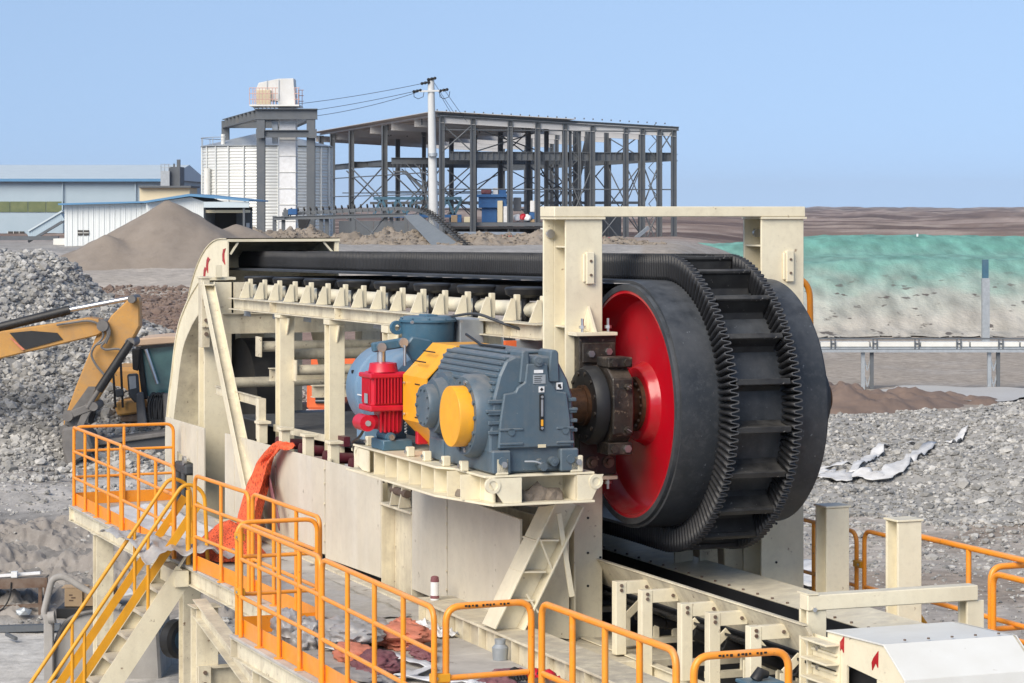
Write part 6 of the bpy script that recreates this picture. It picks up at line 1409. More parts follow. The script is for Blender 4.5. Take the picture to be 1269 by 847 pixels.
for k in range(14): # laced twin column near the middle of the front
    z0 = 4.0 + k * .66
    for w_ in (gw[4] + .45,):
        b = B(); b.beam(HP(.2, w_ + (.0 if k % 2 else .7), z0), HP(.2, w_ + (.7 if k % 2 else 0), z0 + .66), .05, .05); b.build('lacing', DARKST, hall); b = B(); b.beam(HP(.2, gw[8] - .75 + (.0 if k % 2 else .6), z0), HP(.2, gw[8] - .75 + (.6 if k % 2 else 0), z0 + .66), .05, .05); b.build('lacing', DARKST, hall)
wcol(.2, gw[4] + .45, wd=.2); wcol(.2, gw[4] + 1.15, wd=.2); wcol(3, gw[5] + .7, wd=.5); wcol(5, gw[4] + 2.2, wd=.4)
b = B(); b.beam(HP(4, gw[5] - .2, 8.2), HP(4, gw[5] + .8, 12.4), .3, .3); b.build('raking_column', DARKST, hall)
# roof: sheets bay by bay, purlins and rafters below them
ROOFU = mat('roof_sheet_steel', (.52, .51, .50), .5, (.44, .44, .44), .8, .7, wave=('X', 5, .02))
bays = [0, 9, 18, 27, 36, 45, 54]
for i in range(6):
    for (w0, w1) in ((-.5, 3.2), (3.22, 6.6), (6.62, 9.9)):
        if i == 0 and w1 > 9: pass
        l0, l1 = bays[i] - (.6 if i == 0 else 0), bays[i + 1] - .03; V = [HP(l0, w0, rz(w0) + .16), HP(l1, w0, rz(w0) + .16), HP(l1, w1, rz(w1) + .16), HP(l0, w1, rz(w1) + .16)]
        V += [(x, y, z + .05) for x, y, z in V]; b = B(); b.add(V, [(0, 1, 2, 3), (7, 6, 5, 4), (0, 4, 5, 1), (1, 5, 6, 2), (2, 6, 7, 3), (3, 7, 4, 0)]); b.build('roof_sheet', ROOFU, hall)
for i, l in enumerate(bays):
    b = B(); b.hbeam(HP(l, 0, rz(0) - .35), HP(l, HW if l > 0 else HW, rz(HW) - .35), .22, .55, .03, .02); b.build('rafter', ROOFU, hall)
for k in range(8):
    w = .4 + k * 1.3; b = B(); b.beam(HP(0, w, rz(w) + .06), HP(54, w, rz(w) + .06), .08, .14); b.build('purlin', ROOFU, hall)
for k in range(5):
    w = 11 + k * 1.6; b = B(); b.beam(HP(0, w, rz(w) + .06), HP(54, w, rz(w) + .06), .07, .14); b.build('purlin', DARKST, hall) if k in (4,) else None
for i in range(22):
    l, w = rng.uniform(1, 50), rng.choice([.4 + 1.3 * q for q in range(8)]); b = B(); b.box(HP(l, w, 0)[0] - .06, HP(l, w, 0)[0] + .06, HP(l, w, 0)[1] - .06, HP(l, w, 0)[1] + .06, rz(w) - .5, rz(w) - .04); b.build('purlin_cleat', DARKST, hall)
for k in range(26): # roof clips along the near edge
    w = -.3 + k * .68; b = B(); p = HP(-.5, w, rz(w)); b.box(p[0] - .05, p[0] + .05, p[1] - .05, p[1] + .05, p[2] + .215, p[2] + .32); b.build('roof_clip', DARKST, hall)
b = B(); b.box(*bx(546, 690, 276, 280.5, 186, 5)); b.build('working_floor', DARKST, hall); b = B(); b.box(*bx(546, 690, 281, 284, 186, .2)); b.build('floor_edge', BLACKP, hall)
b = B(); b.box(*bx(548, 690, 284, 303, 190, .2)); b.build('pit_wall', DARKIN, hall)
for u in (600, 640, 672): b = B(); b.box(*bx(u, u + 4, 281, 304, 186.4, .3)); b.build('floor_post', DARKST, hall)
# inside stair with landing
hs_ = thing('hall_stair', 'dark steel stair with landing inside the open hall', 'stair', (-7, 205, 4), rot=0)
p, q = W(502, 213, 205), W(531, 241, 203)
for dy in (0, .9): b = B(); b.beam((p[0], p[1] + dy, p[2]), (q[0], q[1] + dy, q[2]), .08, .22); b.build('stringer', DARKST, hs_); b = B(); b.cyl((p[0], p[1] + dy, p[2] + .7), (q[0], q[1] + dy, q[2] + .7), .03, 6); b.build('handrail', DARKST, hs_)
for k in range(9):
    c = Vector(p).lerp(Vector(q), (k + .5) / 9); b = B(); b.box(c.x - .12, c.x + .12, c.y, c.y + .9, c.z - .02, c.z + .02); b.build('tread', DARKST, hs_)
b = B(); b.box(*bx(487, 503, 212, 214, 205, 1.2)); b.build('landing', DARKST, hs_)
for u in (487, 492, 497, 502): b = B(); x, y, z = W(u, 212, 205); b.cyl((x, y, z), (x, y, z + .65), .025, 5); b.build('rail_post', DARKST, hs_)
b = B(); b.cyl(W(487, 202, 205), W(503, 202, 205), .03, 6); b.build('handrail', DARKST, hs_)
# machines and goods on the working floor
bm = thing('blue_machine', 'blue steel plant machine with motors on top inside the hall', 'machine', (-2, 188, 6), rot=0)
b = B(); b.box(*bx(597, 616, 258, 276, 187.5, 2)); b.build('base', BLUEM, bm, bevel=.03); b = B(); b.box(*bx(593, 628, 244, 258, 187.2, 2.6)); b.build('body', BLUEM, bm, bevel=.04); b = B(); b.box(*bx(591, 630, 241, 244.5, 187, 3)); b.build('table', BLUEM, bm)
b = B(); p = W(603, 238, 188); b.lathe(p, (1, 0, 0), [(-.4, .1), (-.35, .24), (.3, .24), (.36, .1)], 14); b.build('motor', RAG, bm); b = B(); b.box(*bx(611, 617, 233, 241.5, 188, .6)); b.build('cabinet', WPLASTIC, bm); b = B(); b.box(*bx(618, 627, 235, 241.5, 188, .6)); b.build('gear_case', BLUEM, bm, bevel=.02)
for (u0, u1, v0, v1, m, lab, nm, cat) in ((559, 567, 267, 276, CARD, 'tan crate left of the blue plant machine', 'crate', 'crate'), (575, 586, 269, 276, PALECR, 'low cream crate beside the white utility pole side', 'crate', 'crate'), (616.5, 623, 249, 276, PALECR, 'tall cream box right of the blue plant machine', 'crate', 'crate'), (624, 629, 256, 276, WPLASTIC, 'narrow white cabinet on the hall floor', 'cabinet', 'cabinet'), (657, 664, 249, 263, WPLASTIC, 'white box stacked on a blue drum', 'box', 'box'), (656, 664, 263.5, 272, BLUEM, 'blue drum below the white box', 'drum', 'drum'), (656.5, 665, 272.3, 276, CARD, 'flat tan pallet under the blue drum', 'pallet', 'pallet'), (636, 646, 245, 262, DARKST, 'dark grey control cabinet on the hall floor', 'cabinet', 'cabinet'), (566.5, 572, 270, 276, BLUEM, 'small blue pump beside the tan crate', 'pump', 'pump')):
    b = B(); b.box(*bx(u0, u1, v0, v1, 187 if nm != 'drum' else 187.05, .8)); o = b.build(nm, m, rot=0, bevel=.03); tag(o, lab, cat)
for k, (u, v, m, lab) in enumerate(((641, 271, WPLASTIC, 'white wrapped bundle left of the red bundle'), (648, 270, THRUST, 'red bundle on the hall floor'), (653, 271, WPLASTIC, 'white wrapped bundle right of the red bundle'))):
    b = B(); b.blob(W(u, v, 187), (.3, .3, .32), random.Random(k + 80), .4, 2); o = b.build('bundle', m, rot=0); tag(o, lab, 'bundle')
# blue lattice screens behind the dark conveyor
for (u0, u1) in ((463, 532), (545, 572)):
    th = thing('blue_truss', 'blue lattice truss low in the hall %s the white pole' % ('left of' if u0 < 500 else 'right of'), 'truss', W(u0, 268, 194), rot=0)
    for v in (246, 268): b = B(); b.beam(W(u0, v, 194), W(u1, v, 194), .15, .22); b.build('chord', BLUEM if v > 250 else TERM, th)
    n = int((u1 - u0) / 9)
    for k in range(n):
        a0, a1 = u0 + k * (u1 - u0) / n, u0 + (k + 1) * (u1 - u0) / n; b = B(); b.beam(W(a0, 247 if k % 2 else 267, 194), W(a1, 267 if k % 2 else 247, 194), .12, .2); b.build('diagonal', TERM, th)
# ---- dark conveyor bridge coming out of the elevator and dropping toward the pit
dc = thing('dark_conveyor', 'dark grey belt conveyor on legs that drops down to the right', 'conveyor', W(430, 300, 152), rot=0)
pts = [W(350, 263.5, 156), W(500, 256, 152), W(522, 259, 150), W(538, 268, 148), W(583, 309, 142)]
P = rpath(pts, 1.0, 3)
for dy in (0, 1.1):
    b = B()
    for i in range(len(P) - 1): b.beam((P[i].x, P[i].y + dy, P[i].z - .1), (P[i + 1].x, P[i + 1].y + dy, P[i + 1].z - .1), .06, .2)
    b.build('side_rail', DARKST, dc)
b = B(); b.hbeam(W(340, 271, 155), W(503, 266.5, 151.8), .15, .22, .03, .02); b.build('lower_chord', DARKST, dc)
for k in range(19):
    u = 352 + k * 8; a = W(u, lerp(263.5, 257, k / 18), lerp(156, 152, k / 18)); c = W(u, lerp(270.5, 267, k / 18), lerp(155, 152, k / 18)); b = B(); b.beam(a, c, .05, .08, (0, 1, 0)); b.build('upright', DARKST, dc)
sd = [W(500, 267, 150), W(518, 266, 149.5), W(577, 309, 142), W(575, 318, 142), W(548, 318, 142)]
b = B(); V = [Vector(p) for p in sd]; V2 = [v + Vector((.03, .04, 0)) for v in V]; n = len(V); b.add([*V, *V2], [tuple(range(n)), tuple(range(2 * n - 1, n - 1, -1))] + [(i, (i + 1) % n, (i + 1) % n + n, i + n) for i in range(n)]); b.build('side_plate', mat('slate_grey_plate', (.17, .19, .205), .5, (.14, .16, .175), 2, .6), dc)
tot = []; 
for i in range(len(P) - 1): tot.append((P[i + 1] - P[i]).length)
L_ = sum(tot); nI = 44
for k in range(nI):
    d = L_ * (k + .5) / nI; i = 0
    while d > tot[i]: d -= tot[i]; i += 1
    c = P[i].lerp(P[i + 1], d / tot[i]); q = (P[i + 1] - P[i]).normalized(); up = Vector((-q.z, 0, q.x)) if q.x > 0 else Vector((0, 0, 1))
    b = B(); b.cyl(c + Vector((0, -.15, .12)) + up * .10, c + Vector((0, .35, .0)) + up * .06, .06, 6); b.build('trough_idler', BLACKP, dc)
    if c.x > W(520, 0, 150)[0]:
        b = B(); b.beam(c + Vector((-.25, -.1, .05)), c + Vector((.35, -.1, .05)), .05, .05); b.build('idler_foot', BLACKP, dc)
for u, v1, D_ in ((340, 285, 155), (351, 285, 155), (374, 305, 155), (398, 310, 154), (405, 310, 154), (438, 305, 153), (478, 303, 152.5), (485, 303, 152.5), (503, 300, 151), (519, 303, 150)):
    b = B(); a = W(u, 268, D_); c = W(u, v1, D_); b.box(a[0] - .11, a[0] + .11, D_, D_ + .2, c[2] - .6, a[2]); b.build('leg', DARKST, dc)
b = B(); b.cyl(W(400, 296, 153.5), W(520, 289, 150.5), .06, 6); b.build('leg_tie', DARKST, dc); b = B(); b.cyl(W(438, 270, 153), W(476, 300, 152.6), .05, 6); b.build('leg_brace', DARKST, dc); b = B(); b.cyl(W(476, 270, 153), W(452, 300, 152.6), .05, 6); b.build('leg_brace', DARKST, dc)
b = B(); b.box(*bx(357, 368, 259, 266.5, 154.5, .6)); b.build('drive_motor', BLUEM, dc, bevel=.03); b = B(); b.box(*bx(351, 357.5, 260, 270, 154.6, .6)); b.build('gear_case', DARKST, dc, bevel=.03)
b = B(); b.prism([(W(369, 0, 154)[0], W(0, 272, 154)[2]), (W(384, 0, 154)[0], W(0, 272, 154)[2]), (W(379, 0, 154)[0], W(0, 283, 154)[2]), (W(370, 0, 154)[0], W(0, 283, 154)[2])], 't', 154, 154.8); b.build('chute', BLACKP, dc)
pw = thing('grey_wall', 'low grey panel wall behind the dark conveyor legs', 'wall', W(470, 300, 160), rot=0)
for k in range(6): b = B(); b.box(*bx(420 + k * 21.5, 441 + k * 21.5, 274, 308, 160, .2)); b.build('wall_panel', DARKST, pw)
# ---- utility pole with wires
up = thing('utility_pole', 'white concrete utility pole with one crossarm and insulators', 'utility pole', W(537, 300, 150), rot=0)
p0, p1 = W(538, 305, 150), W(534, 97, 150); b = B(); b.tube([p0, p1], [.30, .19], 16); b.build('pole', POLEW, up)
b = B(); b.beam(W(519, 113.5, 149.8), W(551, 112.5, 149.8), .1, .1); b.build('crossarm', POLEW, up)
for u, v in ((517, 113), (550, 112), (527, 103), (535, 98)):
    b = B(); b.lathe(W(u, v, 149.8), (1, 0, .2), [(-.28, .05), (-.2, .1), (-.1, .06), (0, .1), (.1, .06), (.2, .1), (.28, .04)], 10); b.build('insulator', BLACKP, up)
for u in (517, 549):
    c = W(u, 116, 149.8); b = B(); b.tube([(c[0] - .2, c[1], c[2] + .15), (c[0] - .18, c[1], c[2] - .2), (c[0] + .05, c[1], c[2] - .32), (c[0] + .35, c[1], c[2] - .2), (c[0] + .4, c[1], c[2] + .12)], .02, 5); b.build('jumper', BLACKP, up)
b = B(); b.cyl(W(536.5, 190, 149.75), W(536.6, 194, 149.75), .27, 14); b.build('pole_band', GALV, up)
def wire(a, c, sag, lab, grp='overhead wires at the white pole'):
    a, c = Vector(a), Vector(c); b = B(); pts = [a.lerp(c, k / 16) - Vector((0, 0, sag * 4 * (k / 16) * (1 - k / 16))) for k in range(17)]; b.tube(pts, .016, 5); o = b.build('wire', BLACKP, rot=0); tag(o, lab, 'wire', grp)
wire(W(527, 103, 149.8), W(330, 133, 165), .15, 'topmost overhead wire running left from the pole')
wire(W(516, 113, 149.8), W(300, 147, 168), .2, 'middle overhead wire running left from the crossarm')
wire(W(516, 115, 149.8), W(305, 149, 167), .45, 'lowest sagging overhead wire running left from the crossarm')
wire(W(535, 98, 149.8), W(566, 145, 190), .02, 'overhead wire dropping right from the pole top')
wire(W(543, 113, 149.8), W(560, 142, 186), .02, 'overhead wire dropping right from the inner crossarm')
wire(W(551, 112, 149.8), W(578, 150, 186), .02, 'overhead wire dropping right from the crossarm end')
# small things round the foot of the hall
b = B(); b.cyl(W(568, 291, 150), W(650, 291.5, 152), .17, 12); o = b.build('grey_pipe', GALV, rot=0); tag(o, 'long pale grey pipe lying before the hall floor', 'pipe')
dr = thing('orange_drum', 'orange ribbed drum standing by the spoil heap', 'drum', W(626, 312, 146), rot=0)
b = B(); b.lathe(W(626, 312, 146), (0, 0, 1), [(0, .36), (.45, .38), (.9, .34)], 16); b.build('drum_body', GLOVE, dr)
for k in range(7):
    a = k * .9; c = W(626, 312, 146); b = B(); b.cyl((c[0] + .37 * math.cos(a), c[1] + .37 * math.sin(a), c[2]), (c[0] + .36 * math.cos(a), c[1] + .36 * math.sin(a), c[2] + .9), .03, 5); b.build('drum_rib', GLOVE, dr)
b = B(); b.cyl(W(596, 310, 146), W(612, 301, 146), .22, 12); o = b.build('orange_roll', GLOVE, rot=0); tag(o, 'orange roll leaning on the spoil heap', 'roll')
b = B(); b.cyl(W(611, 302, 145.8), W(621, 296, 145.8), .10, 8); o = b.build('grey_pipe', GALV, rot=0); tag(o, 'short grey pipe stub resting on the orange roll', 'pipe')
for (u, dz_, ln) in ((447, .3, 2.0), (462, .5, 1.4), (378, .4, 1.2), (508, .3, 1.1)):
    c = W(u, 297, 147); b = B(); b.beam(c, (c[0] + ln, c[1] + .4, c[2] + dz_ * (1 if u % 2 else -1)), .12, .05); o = b.build('plank', WPLASTIC if u in (462, 508) else HEAP, rot=0); tag(o, {447: 'brown plank sticking out of the spoil heap', 462: 'white board lying on the spoil heap', 378: 'brown plank on the left spoil heap', 508: 'pale board at the right end of the spoil heap'}[u], 'plank')
cb_ = thing('site_cabin', 'white framed grey site cabin beside the cream post', 'cabin', W(675, 300, 178), rot=0)
b = B(); b.box(*bx(670, 700, 283, 302, 178, 2)); b.build('cabin_frame', WHITE, cb_); b = B(); b.box(*bx(673, 698, 285.5, 301, 177.95, .04)); b.build('cabin_wall', DARKST, cb_)
b = B(); b.box(*bx(746, 770, 269, 305, 195, 3)); o = b.build('grey_cubicle', DARKST, rot=0); tag(o, 'grey steel cubicle behind the right hall columns', 'cubicle')
rb_ = thing('red_bin', 'red plastic bin at the foot of the hall columns', 'bin', W(757, 306, 180), rot=0)
b = B(); x0, x1, y0, y1, z0, z1 = bx(749, 764, 295.5, 306, 180, .8); b.prism([(x0 + .06, z0), (x1 - .06, z0), (x1, z1), (x0, z1)], 't', y0, y1); b.build('bin_body', THRUST, rb_); b = B(); b.box(x0 - .04, x1 + .04, y0 - .04, y1 + .04, z1 + .002, z1 + .06); b.build('bin_rim', THRUST, rb_)
b = B(); b.box(*bx(767, 776, 297, 306, 181, .6)); o = b.build('white_box', WPLASTIC, rot=0); tag(o, 'white box beside the red bin', 'box')
gs = thing('far_stair', 'pale grey steel stair seen between the right hall columns', 'stair', W(790, 300, 186), rot=0)
p, q = W(779, 303, 186), W(804, 282, 187)
for dy in (0, .8): b = B(); b.beam((p[0], p[1] + dy, p[2]), (q[0], q[1] + dy, q[2]), .06, .25); b.build('stringer', GALV, gs)
for k in range(7):
    c = Vector(p).lerp(Vector(q), (k + .5) / 7); b = B(); b.box(c.x - .1, c.x + .1, c.y + .03, c.y + .77, c.z, c.z + .03); b.build('tread', GALV, gs)
# ---- pipe deck on trestles, right
td = thing('pipe_trestle', 'grey trestle deck with white troughs crossing in front of the green net', 'trestle', (16, 98, 0), rot=0)
D = 98; X = lambda u: W(u, 0, D)[0]; Z = lambda v: W(0, v, D)[2]
b = B(); b.box(X(1000), X(1420), D, D + .9, Z(437), Z(433.5)); b.build('deck_beam', GALV, td); b = B(); b.box(X(1000), X(1420), D + .05, D + .8, Z(433), Z(431)); b.build('deck_plate', GALV, td)
for k in range(7):
    b = B(); b.box(X(1018 + k * 62), X(1018 + k * 62 + 60), D + .1, D + .5, Z(430.5), Z(424)); b.build('white_trough', WHITE, td, bevel=.02)
b = B(); b.cyl((X(1000), D + .05, Z(420)), (X(1420), D + .05, Z(420)), .035, 6); b.build('handrail', DARKST, td)
for k in range(8):
    for du in (0, 5):
        b = B(); b.cyl((X(1030 + k * 52 + du), D + .05, Z(433)), (X(1030 + k * 52 + du), D + .05, Z(419)), .03, 6); b.build('rail_post', DARKST, td)
    b = B(); b.cyl((X(1030 + k * 52), D + .05, Z(426)), (X(1035 + k * 52), D + .05, Z(426)), .025, 5); b.build('rung', DARKST, td)
for u in (1076, 1233, 1390):
    for du in (-5.5, 5.5):
        b = B(); b.box(X(u + du) - .07, X(u + du) + .07, D + .2, D + .34, -.3, Z(437.2)); b.build('leg', GALV if du < 0 else DARKST, td)
    for v0 in (442, 462):
        b = B(); b.beam((X(u - 5), D + .27, Z(v0)), (X(u), D + .27, Z(v0 + 18)), .05, .05); b.beam((X(u), D + .29, Z(v0 + 18)), (X(u + 5), D + .29, Z(v0)), .05, .05); b.build('leg_lacing', GALV, td)
lp = thing('grey_mast', 'single grey steel mast rising in front of the green net', 'mast', W(1222, 418, 132), rot=0)
b = B(); c = W(1222, 425, 132); b.box(c[0] - .19, c[0] + .19, 132, 132.3, -.2, W(0, 345, 132)[2]); b.build('lower_mast', GALV, lp); b = B(); b.box(c[0] - .17, c[0] + .14, 132.05, 132.25, W(0, 345, 132)[2], W(0, 322, 132)[2]); b.build('upper_mast', TERM, lp)
for (u, v0, v1, lab) in ((1078, 296, 305, 'white marker post with a hooked top on the left of the stockpile'), (1137, 290, 300, 'thin white marker post on the stockpile crest')):
    b = B(); a = W(u, v1, 168); c = W(u, v0, 168); b.cyl((a[0], a[1], a[2] - .4), c, .07, 6)
    if u < 1100: b.beam((c[0] - .3, c[1], c[2] - .02), (c[0] + .2, c[1], c[2] + .05), .08, .08)
    o = b.build('marker_post', WPLASTIC, rot=0); tag(o, lab, 'marker post')
# ================================================================== EXCAVATOR, LOADER, SITE CLUTTER ON THE LEFT  (world axes)
rng = random.Random(41)
ex = thing('excavator', 'yellow excavator with its worn boom reaching in from the left edge', 'excavator', (-20, 58.6, 1.2), rot=0)
D = 58.0
def E(u, v): p = W(u, v, D); return (p[0], p[2])
def plate(poly, d0, d1, name, m, par, bev=.03): b = B(); b.prism([E(*p) for p in poly], 't', d0, d1); return b.build(name, m, par, bevel=bev)
bo = plate([(-170, 455), (-60, 440), (0, 411), (60, 402), (107, 394), (122, 396.5), (130, 404), (128, 412), (120, 416.5), (60, 431), (0, 445), (-60, 470), (-165, 500)], 58.1, 58.75, 'boom', EXY, ex)
plate([(11, 413), (38, 410.5), (70, 413), (77, 421), (31, 433.5), (24, 428)], 58.07, 58.098, 'boom_decal', BLACKP, bo, 0); plate([(11.5, 419), (13.5, 419), (30, 433.5), (27, 434.5)], 58.05, 58.068, 'decal_stripe', GLOVE, bo, 0)
stk = plate([(158, 371), (165, 367), (171, 372), (171.5, 405), (150, 445), (127, 482), (112, 506), (98, 528), (86, 540), (76, 540), (77, 522), (92, 480), (105, 448), (117, 418), (126, 408), (136, 392)], 58.2, 58.66, 'stick', EXY, ex)
plate([(108, 480), (118, 480), (96, 530), (80, 540), (76, 536), (80, 519)], 58.16, 58.198, 'worn_patch', EXG, stk, 0)
def rod(p, q, r, m, name, par, y=58.43, n=12): a = W(*p, D); c = W(*q, D); b = B(); b.cyl((a[0], y, a[2]), (c[0], y, c[2]), r, n); return b.build(name, m, par)
cy = rod((-70, 423), (83, 385), .105, BLACKP, 'stick_cylinder', ex, 58.4); rod((83, 385), (162, 370), .055, STEEL, 'rod', cy, 58.4)
cy = rod((162, 424), (122, 484), .10, BLACKP, 'bucket_cylinder', ex, 58.0); rod((122, 484), (108, 506), .055, EXG, 'rod', cy, 58.0)
for (u, v, r) in ((163, 371, .09), (127, 404, .13), (116, 504, .10), (84, 516, .12), (80, 533, .11), (161, 425, .11)):
    a = W(u, v, D); b = B(); b.cyl((a[0], 57.96, a[2]), (a[0], 58.85, a[2]), r, 14); b.build('pin', EXG, ex)
plate([(80, 512), (86, 520), (112, 510), (122, 506), (118, 500), (106, 502)], 57.98, 58.1, 'bucket_link', EXG, ex, .02); plate([(106, 500), (118, 500), (104, 528), (92, 536)], 58.0, 58.1, 'bucket_link', EXG, ex, .02)
plate([(78, 530), (100, 527), (112, 540), (118, 556), (108, 566), (92, 575), (84, 577), (80, 560)], 57.75, 58.95, 'bucket', EXG, ex, .06)
for k in range(4):
    x, _, z = W(86, 575, D); b = B(); y = 57.8 + k * .33; b.prism([(x - .12, z + .1), (x + .12, z + .12), (x + .02, z - .12)], 't', y, y + .1); b.build('bucket_tooth', EXG, ex)
for pts in ([(70, 403), (110, 397), (124, 402), (130, 418), (116, 430), (112, 440), (118, 452), (130, 466)], [(126, 398), (136, 408), (132, 422), (124, 430), (130, 434), (148, 432), (158, 440)], [(128, 402), (135, 412), (130, 424), (118, 428)], [(122, 396), (132, 400), (137, 412), (131, 426)]):
    b = B(); b.tube([(p.x, 58.02, p.z) for p in rpath([(W(u, v, D)[0], 0, W(u, v, D)[2]) for u, v in pts], .25, 3)], .028, 6); b.build('hose', EXG, ex)
# the machine itself stands just outside the frame
b = B(); b.box(-20.6, -17.2, 57.2, 60.0, 2.5, 4.4); b.build('upper_body', EXY, ex, bevel=.1); b = B(); b.box(-18.4, -16.9, 57.1, 58.2, 2.6, 4.9); b.build('cab', GLASS, ex, bevel=.08)
for y in (57.0, 59.6): b = B(); b.box(-21.0, -16.6, y, y + .6, 1.1, 2.0); b.build('track', BLACKP, ex, bevel=.2)
b = B(); b.cyl((-18.9, 58.6, 1.9), (-18.9, 58.6, 2.52), .7, 20); b.build('slew_ring', EXG, ex)
# ---- wheel loader behind the arch
ld = thing('wheel_loader', 'wheel loader with green cab glass and dark bucket behind the orange rails', 'loader', (-9, 61, 1.2), rot=0)
D = 60.0
lb = plate([(165, 425), (172, 420), (200, 417.5), (232, 417), (232, 425), (180, 429), (166, 430)], 60, 61.8, 'cab_roof', mat('sun_bleached_roof', (.56, .40, .27), .6, (.5, .36, .24), 3, .5), ld, .03)
plate([(174, 431), (230, 426), (230, 492), (182, 492)], 60.12, 60.16, 'windscreen', GLASS, ld, 0)
plate([(168, 430), (175, 430), (183, 495), (176, 495)], 60.0, 60.12, 'cab_pillar', BLACKP, ld, .02); plate([(226, 426), (232, 426), (232, 495), (226, 495)], 60.0, 60.12, 'cab_pillar', BLACKP, ld, .02)
plate([(174, 429.5), (230, 424.5), (230, 428), (174, 433)], 60.0, 60.11, 'cab_header', BLACKP, ld, 0)
plate([(178, 430), (232, 426), (232, 492), (184, 492)], 61.5, 61.55, 'rear_glass', GLASS, ld, 0)
plate([(196, 474), (205, 465), (212, 478), (212, 492), (190, 492)], 60.5, 60.9, 'seat', BLACKP, ld, .05)
a, c = W(181, 433, 59.98), W(195, 476, 59.98); b = B(); b.cyl(a, c, .045, 8); b.build('wiper_arm', STEEL, ld)
plate([(164, 432), (174, 432), (172, 460), (165, 458)], 59.9, 60.0, 'mirror', BLACKP, ld, .02)
mf = plate([(159, 463), (173, 462), (175, 490), (170, 500), (161, 490)], 59.75, 59.85, 'mirror', CONC, ld, .04); plate([(161.5, 466), (170, 465), (171, 480), (163, 482)], 59.73, 59.748, 'mirror_glass', GALV, mf, 0)
plate([(145, 482), (154, 481), (156, 490), (146, 492)], 59.7, 59.85, 'head_lamp', CONC, ld, .03); 
for u in (141, 150): rod((u, 440 if u > 145 else 460), (u + 3, 505), .03, BLACKP, 'lamp_bar', ld, 59.9, 6)
plate([(140, 500), (172, 496), (176, 512), (146, 516)], 60.0, 61.2, 'fender', EXY, ld, .04); plate([(146, 512), (176, 508), (178, 524), (150, 524)], 60.1, 61.0, 'fender_underside', RUSTB, ld, .02)
plate([(172, 486), (180, 484), (186, 528), (174, 530)], 59.5, 59.7, 'lift_arm', EXG, ld, .03); plate([(205, 486), (216, 486), (216, 530), (207, 530)], 59.5, 59.7, 'lift_arm', EXG, ld, .03)
plate([(180, 492), (232, 490), (232, 540), (184, 540)], 60.2, 61.5, 'front_frame', EXG, ld, .05)
for u in (190, 196, 202):
    b = B(); b.tube([(p.x, 59.6, p.z) for p in rpath([(W(q[0], q[1], 59.6)[0], 0, W(q[0], q[1], 59.6)[2]) for q in ((u - 4, 520), (u - 6, 500), (u, 487), (u + 5, 492), (u + 3, 520))], .3, 4)], .045, 7); b.build('hose', BLACKP, ld)
plate([(122, 545), (150, 538), (232, 530), (232, 575), (150, 578), (126, 568)], 58.6, 59.4, 'bucket', CONC, ld, .06); plate([(120, 541), (230, 527), (231, 532), (122, 547)], 58.5, 59.5, 'bucket_lip', EXG, ld, .02)
for (x, y) in ((-10.0, 60.4), (-7.2, 60.4), (-9.8, 63.5), (-7.0, 63.5)):
    b = B(); b.lathe((x, y, 1.85), (1, 0, 0), [(-.28, .35), (-.3, .6), (-.2, .72), (.2, .72), (.3, .6), (.28, .35)], 24); w_ = b.build('wheel', BLACKP, ld); b = B(); b.lathe((x, y, 1.85), (1, 0, 0), [(-.305, .02), (-.302, .34), (.302, .34), (.305, .02)], 18); b.build('rim', EXY, w_)
b = B(); b.box(-9.6, -7.4, 61.6, 64.6, 2.0, 3.2); b.build('engine_hood', EXY, ld, bevel=.1)
# ---- orange truck seen through the gallery
tk = thing('orange_truck', 'orange truck cab glimpsed through the gallery posts', 'truck', (-4.6, 62, 1.2), rot=0)
D = 62.0
plate([(384, 462), (420, 462), (424, 478), (424, 508), (380, 508), (380, 478)], 62, 64, 'truck_cab', ORTRUCK, tk, .06); plate([(386, 464), (418, 464), (421, 472), (384, 472)], 61.94, 61.99, 'truck_windscreen', GALV, tk, 0); plate([(391, 482), (412, 482), (412, 500), (391, 500)], 61.93, 61.99, 'grille', BLACKP, tk, .01)
for v in (486, 491, 496): plate([(391, v), (412, v), (412, v + 1.2), (391, v + 1.2)], 61.90, 61.93, 'grille_bar', GALV, tk, 0)
plate([(378, 508), (426, 508), (426, 514), (378, 514)], 61.8, 62.2, 'bumper', WPLASTIC, tk, .03)
for x in (-5.0, -3.9): b = B(); b.lathe((x, 63, 1.75), (1, 0, 0), [(-.15, .1), (-.15, .52), (.15, .52), (.15, .1)], 20); b.build('wheel', BLACKP, tk)
b = B(); b.box(-5.0, -3.7, 64.2, 68.5, 2.2, 3.4); b.build('truck_body', ORTRUCK, tk, bevel=.04)
# ---- rusty steel bench at the left edge
tb = thing('rusty_bench', 'rusty steel work bench with a long pale bar lying on it', 'bench', (-9, 44, .1), rot=0)
D = 43.6
def at(u, v, d=D): return W(u, v, d)
for dy, v in ((0, 724), (.7, 722)):
    b = B(); p, q = at(-60, v + 2, D + dy), at(59, v - 2, D + dy); b.beam(p, q, .08, .16); b.build('side_rail', RUSTB, tb)
b = B(); p, q = at(-60, 719.5, D + .35), at(57, 716, D + .35); b.beam(p, q, .62, .03); b.build('bench_top', HEAP, tb)
for u in (57.5, 50, -30):
    for dy in (0, .7):
        a = at(u, 723, D + dy); b = B(); b.box(a[0] - .03, a[0] + .03, a[1] - .03, a[1] + .03, -.02, a[2] - .02); b.build('leg', RUSTB, tb)
b = B(); b.beam(at(-60, 755, D), at(57, 750, D), .05, .06); b.build('lower_bar', RUSTB, tb)
b = B(); b.beam(at(-30, 716, D + .3), at(50, 710, D + .3), .06, .045); o = b.build('pale_bar', WPLASTIC, rot=0); tag(o, 'long pale metal bar lying on the rusty bench', 'bar')
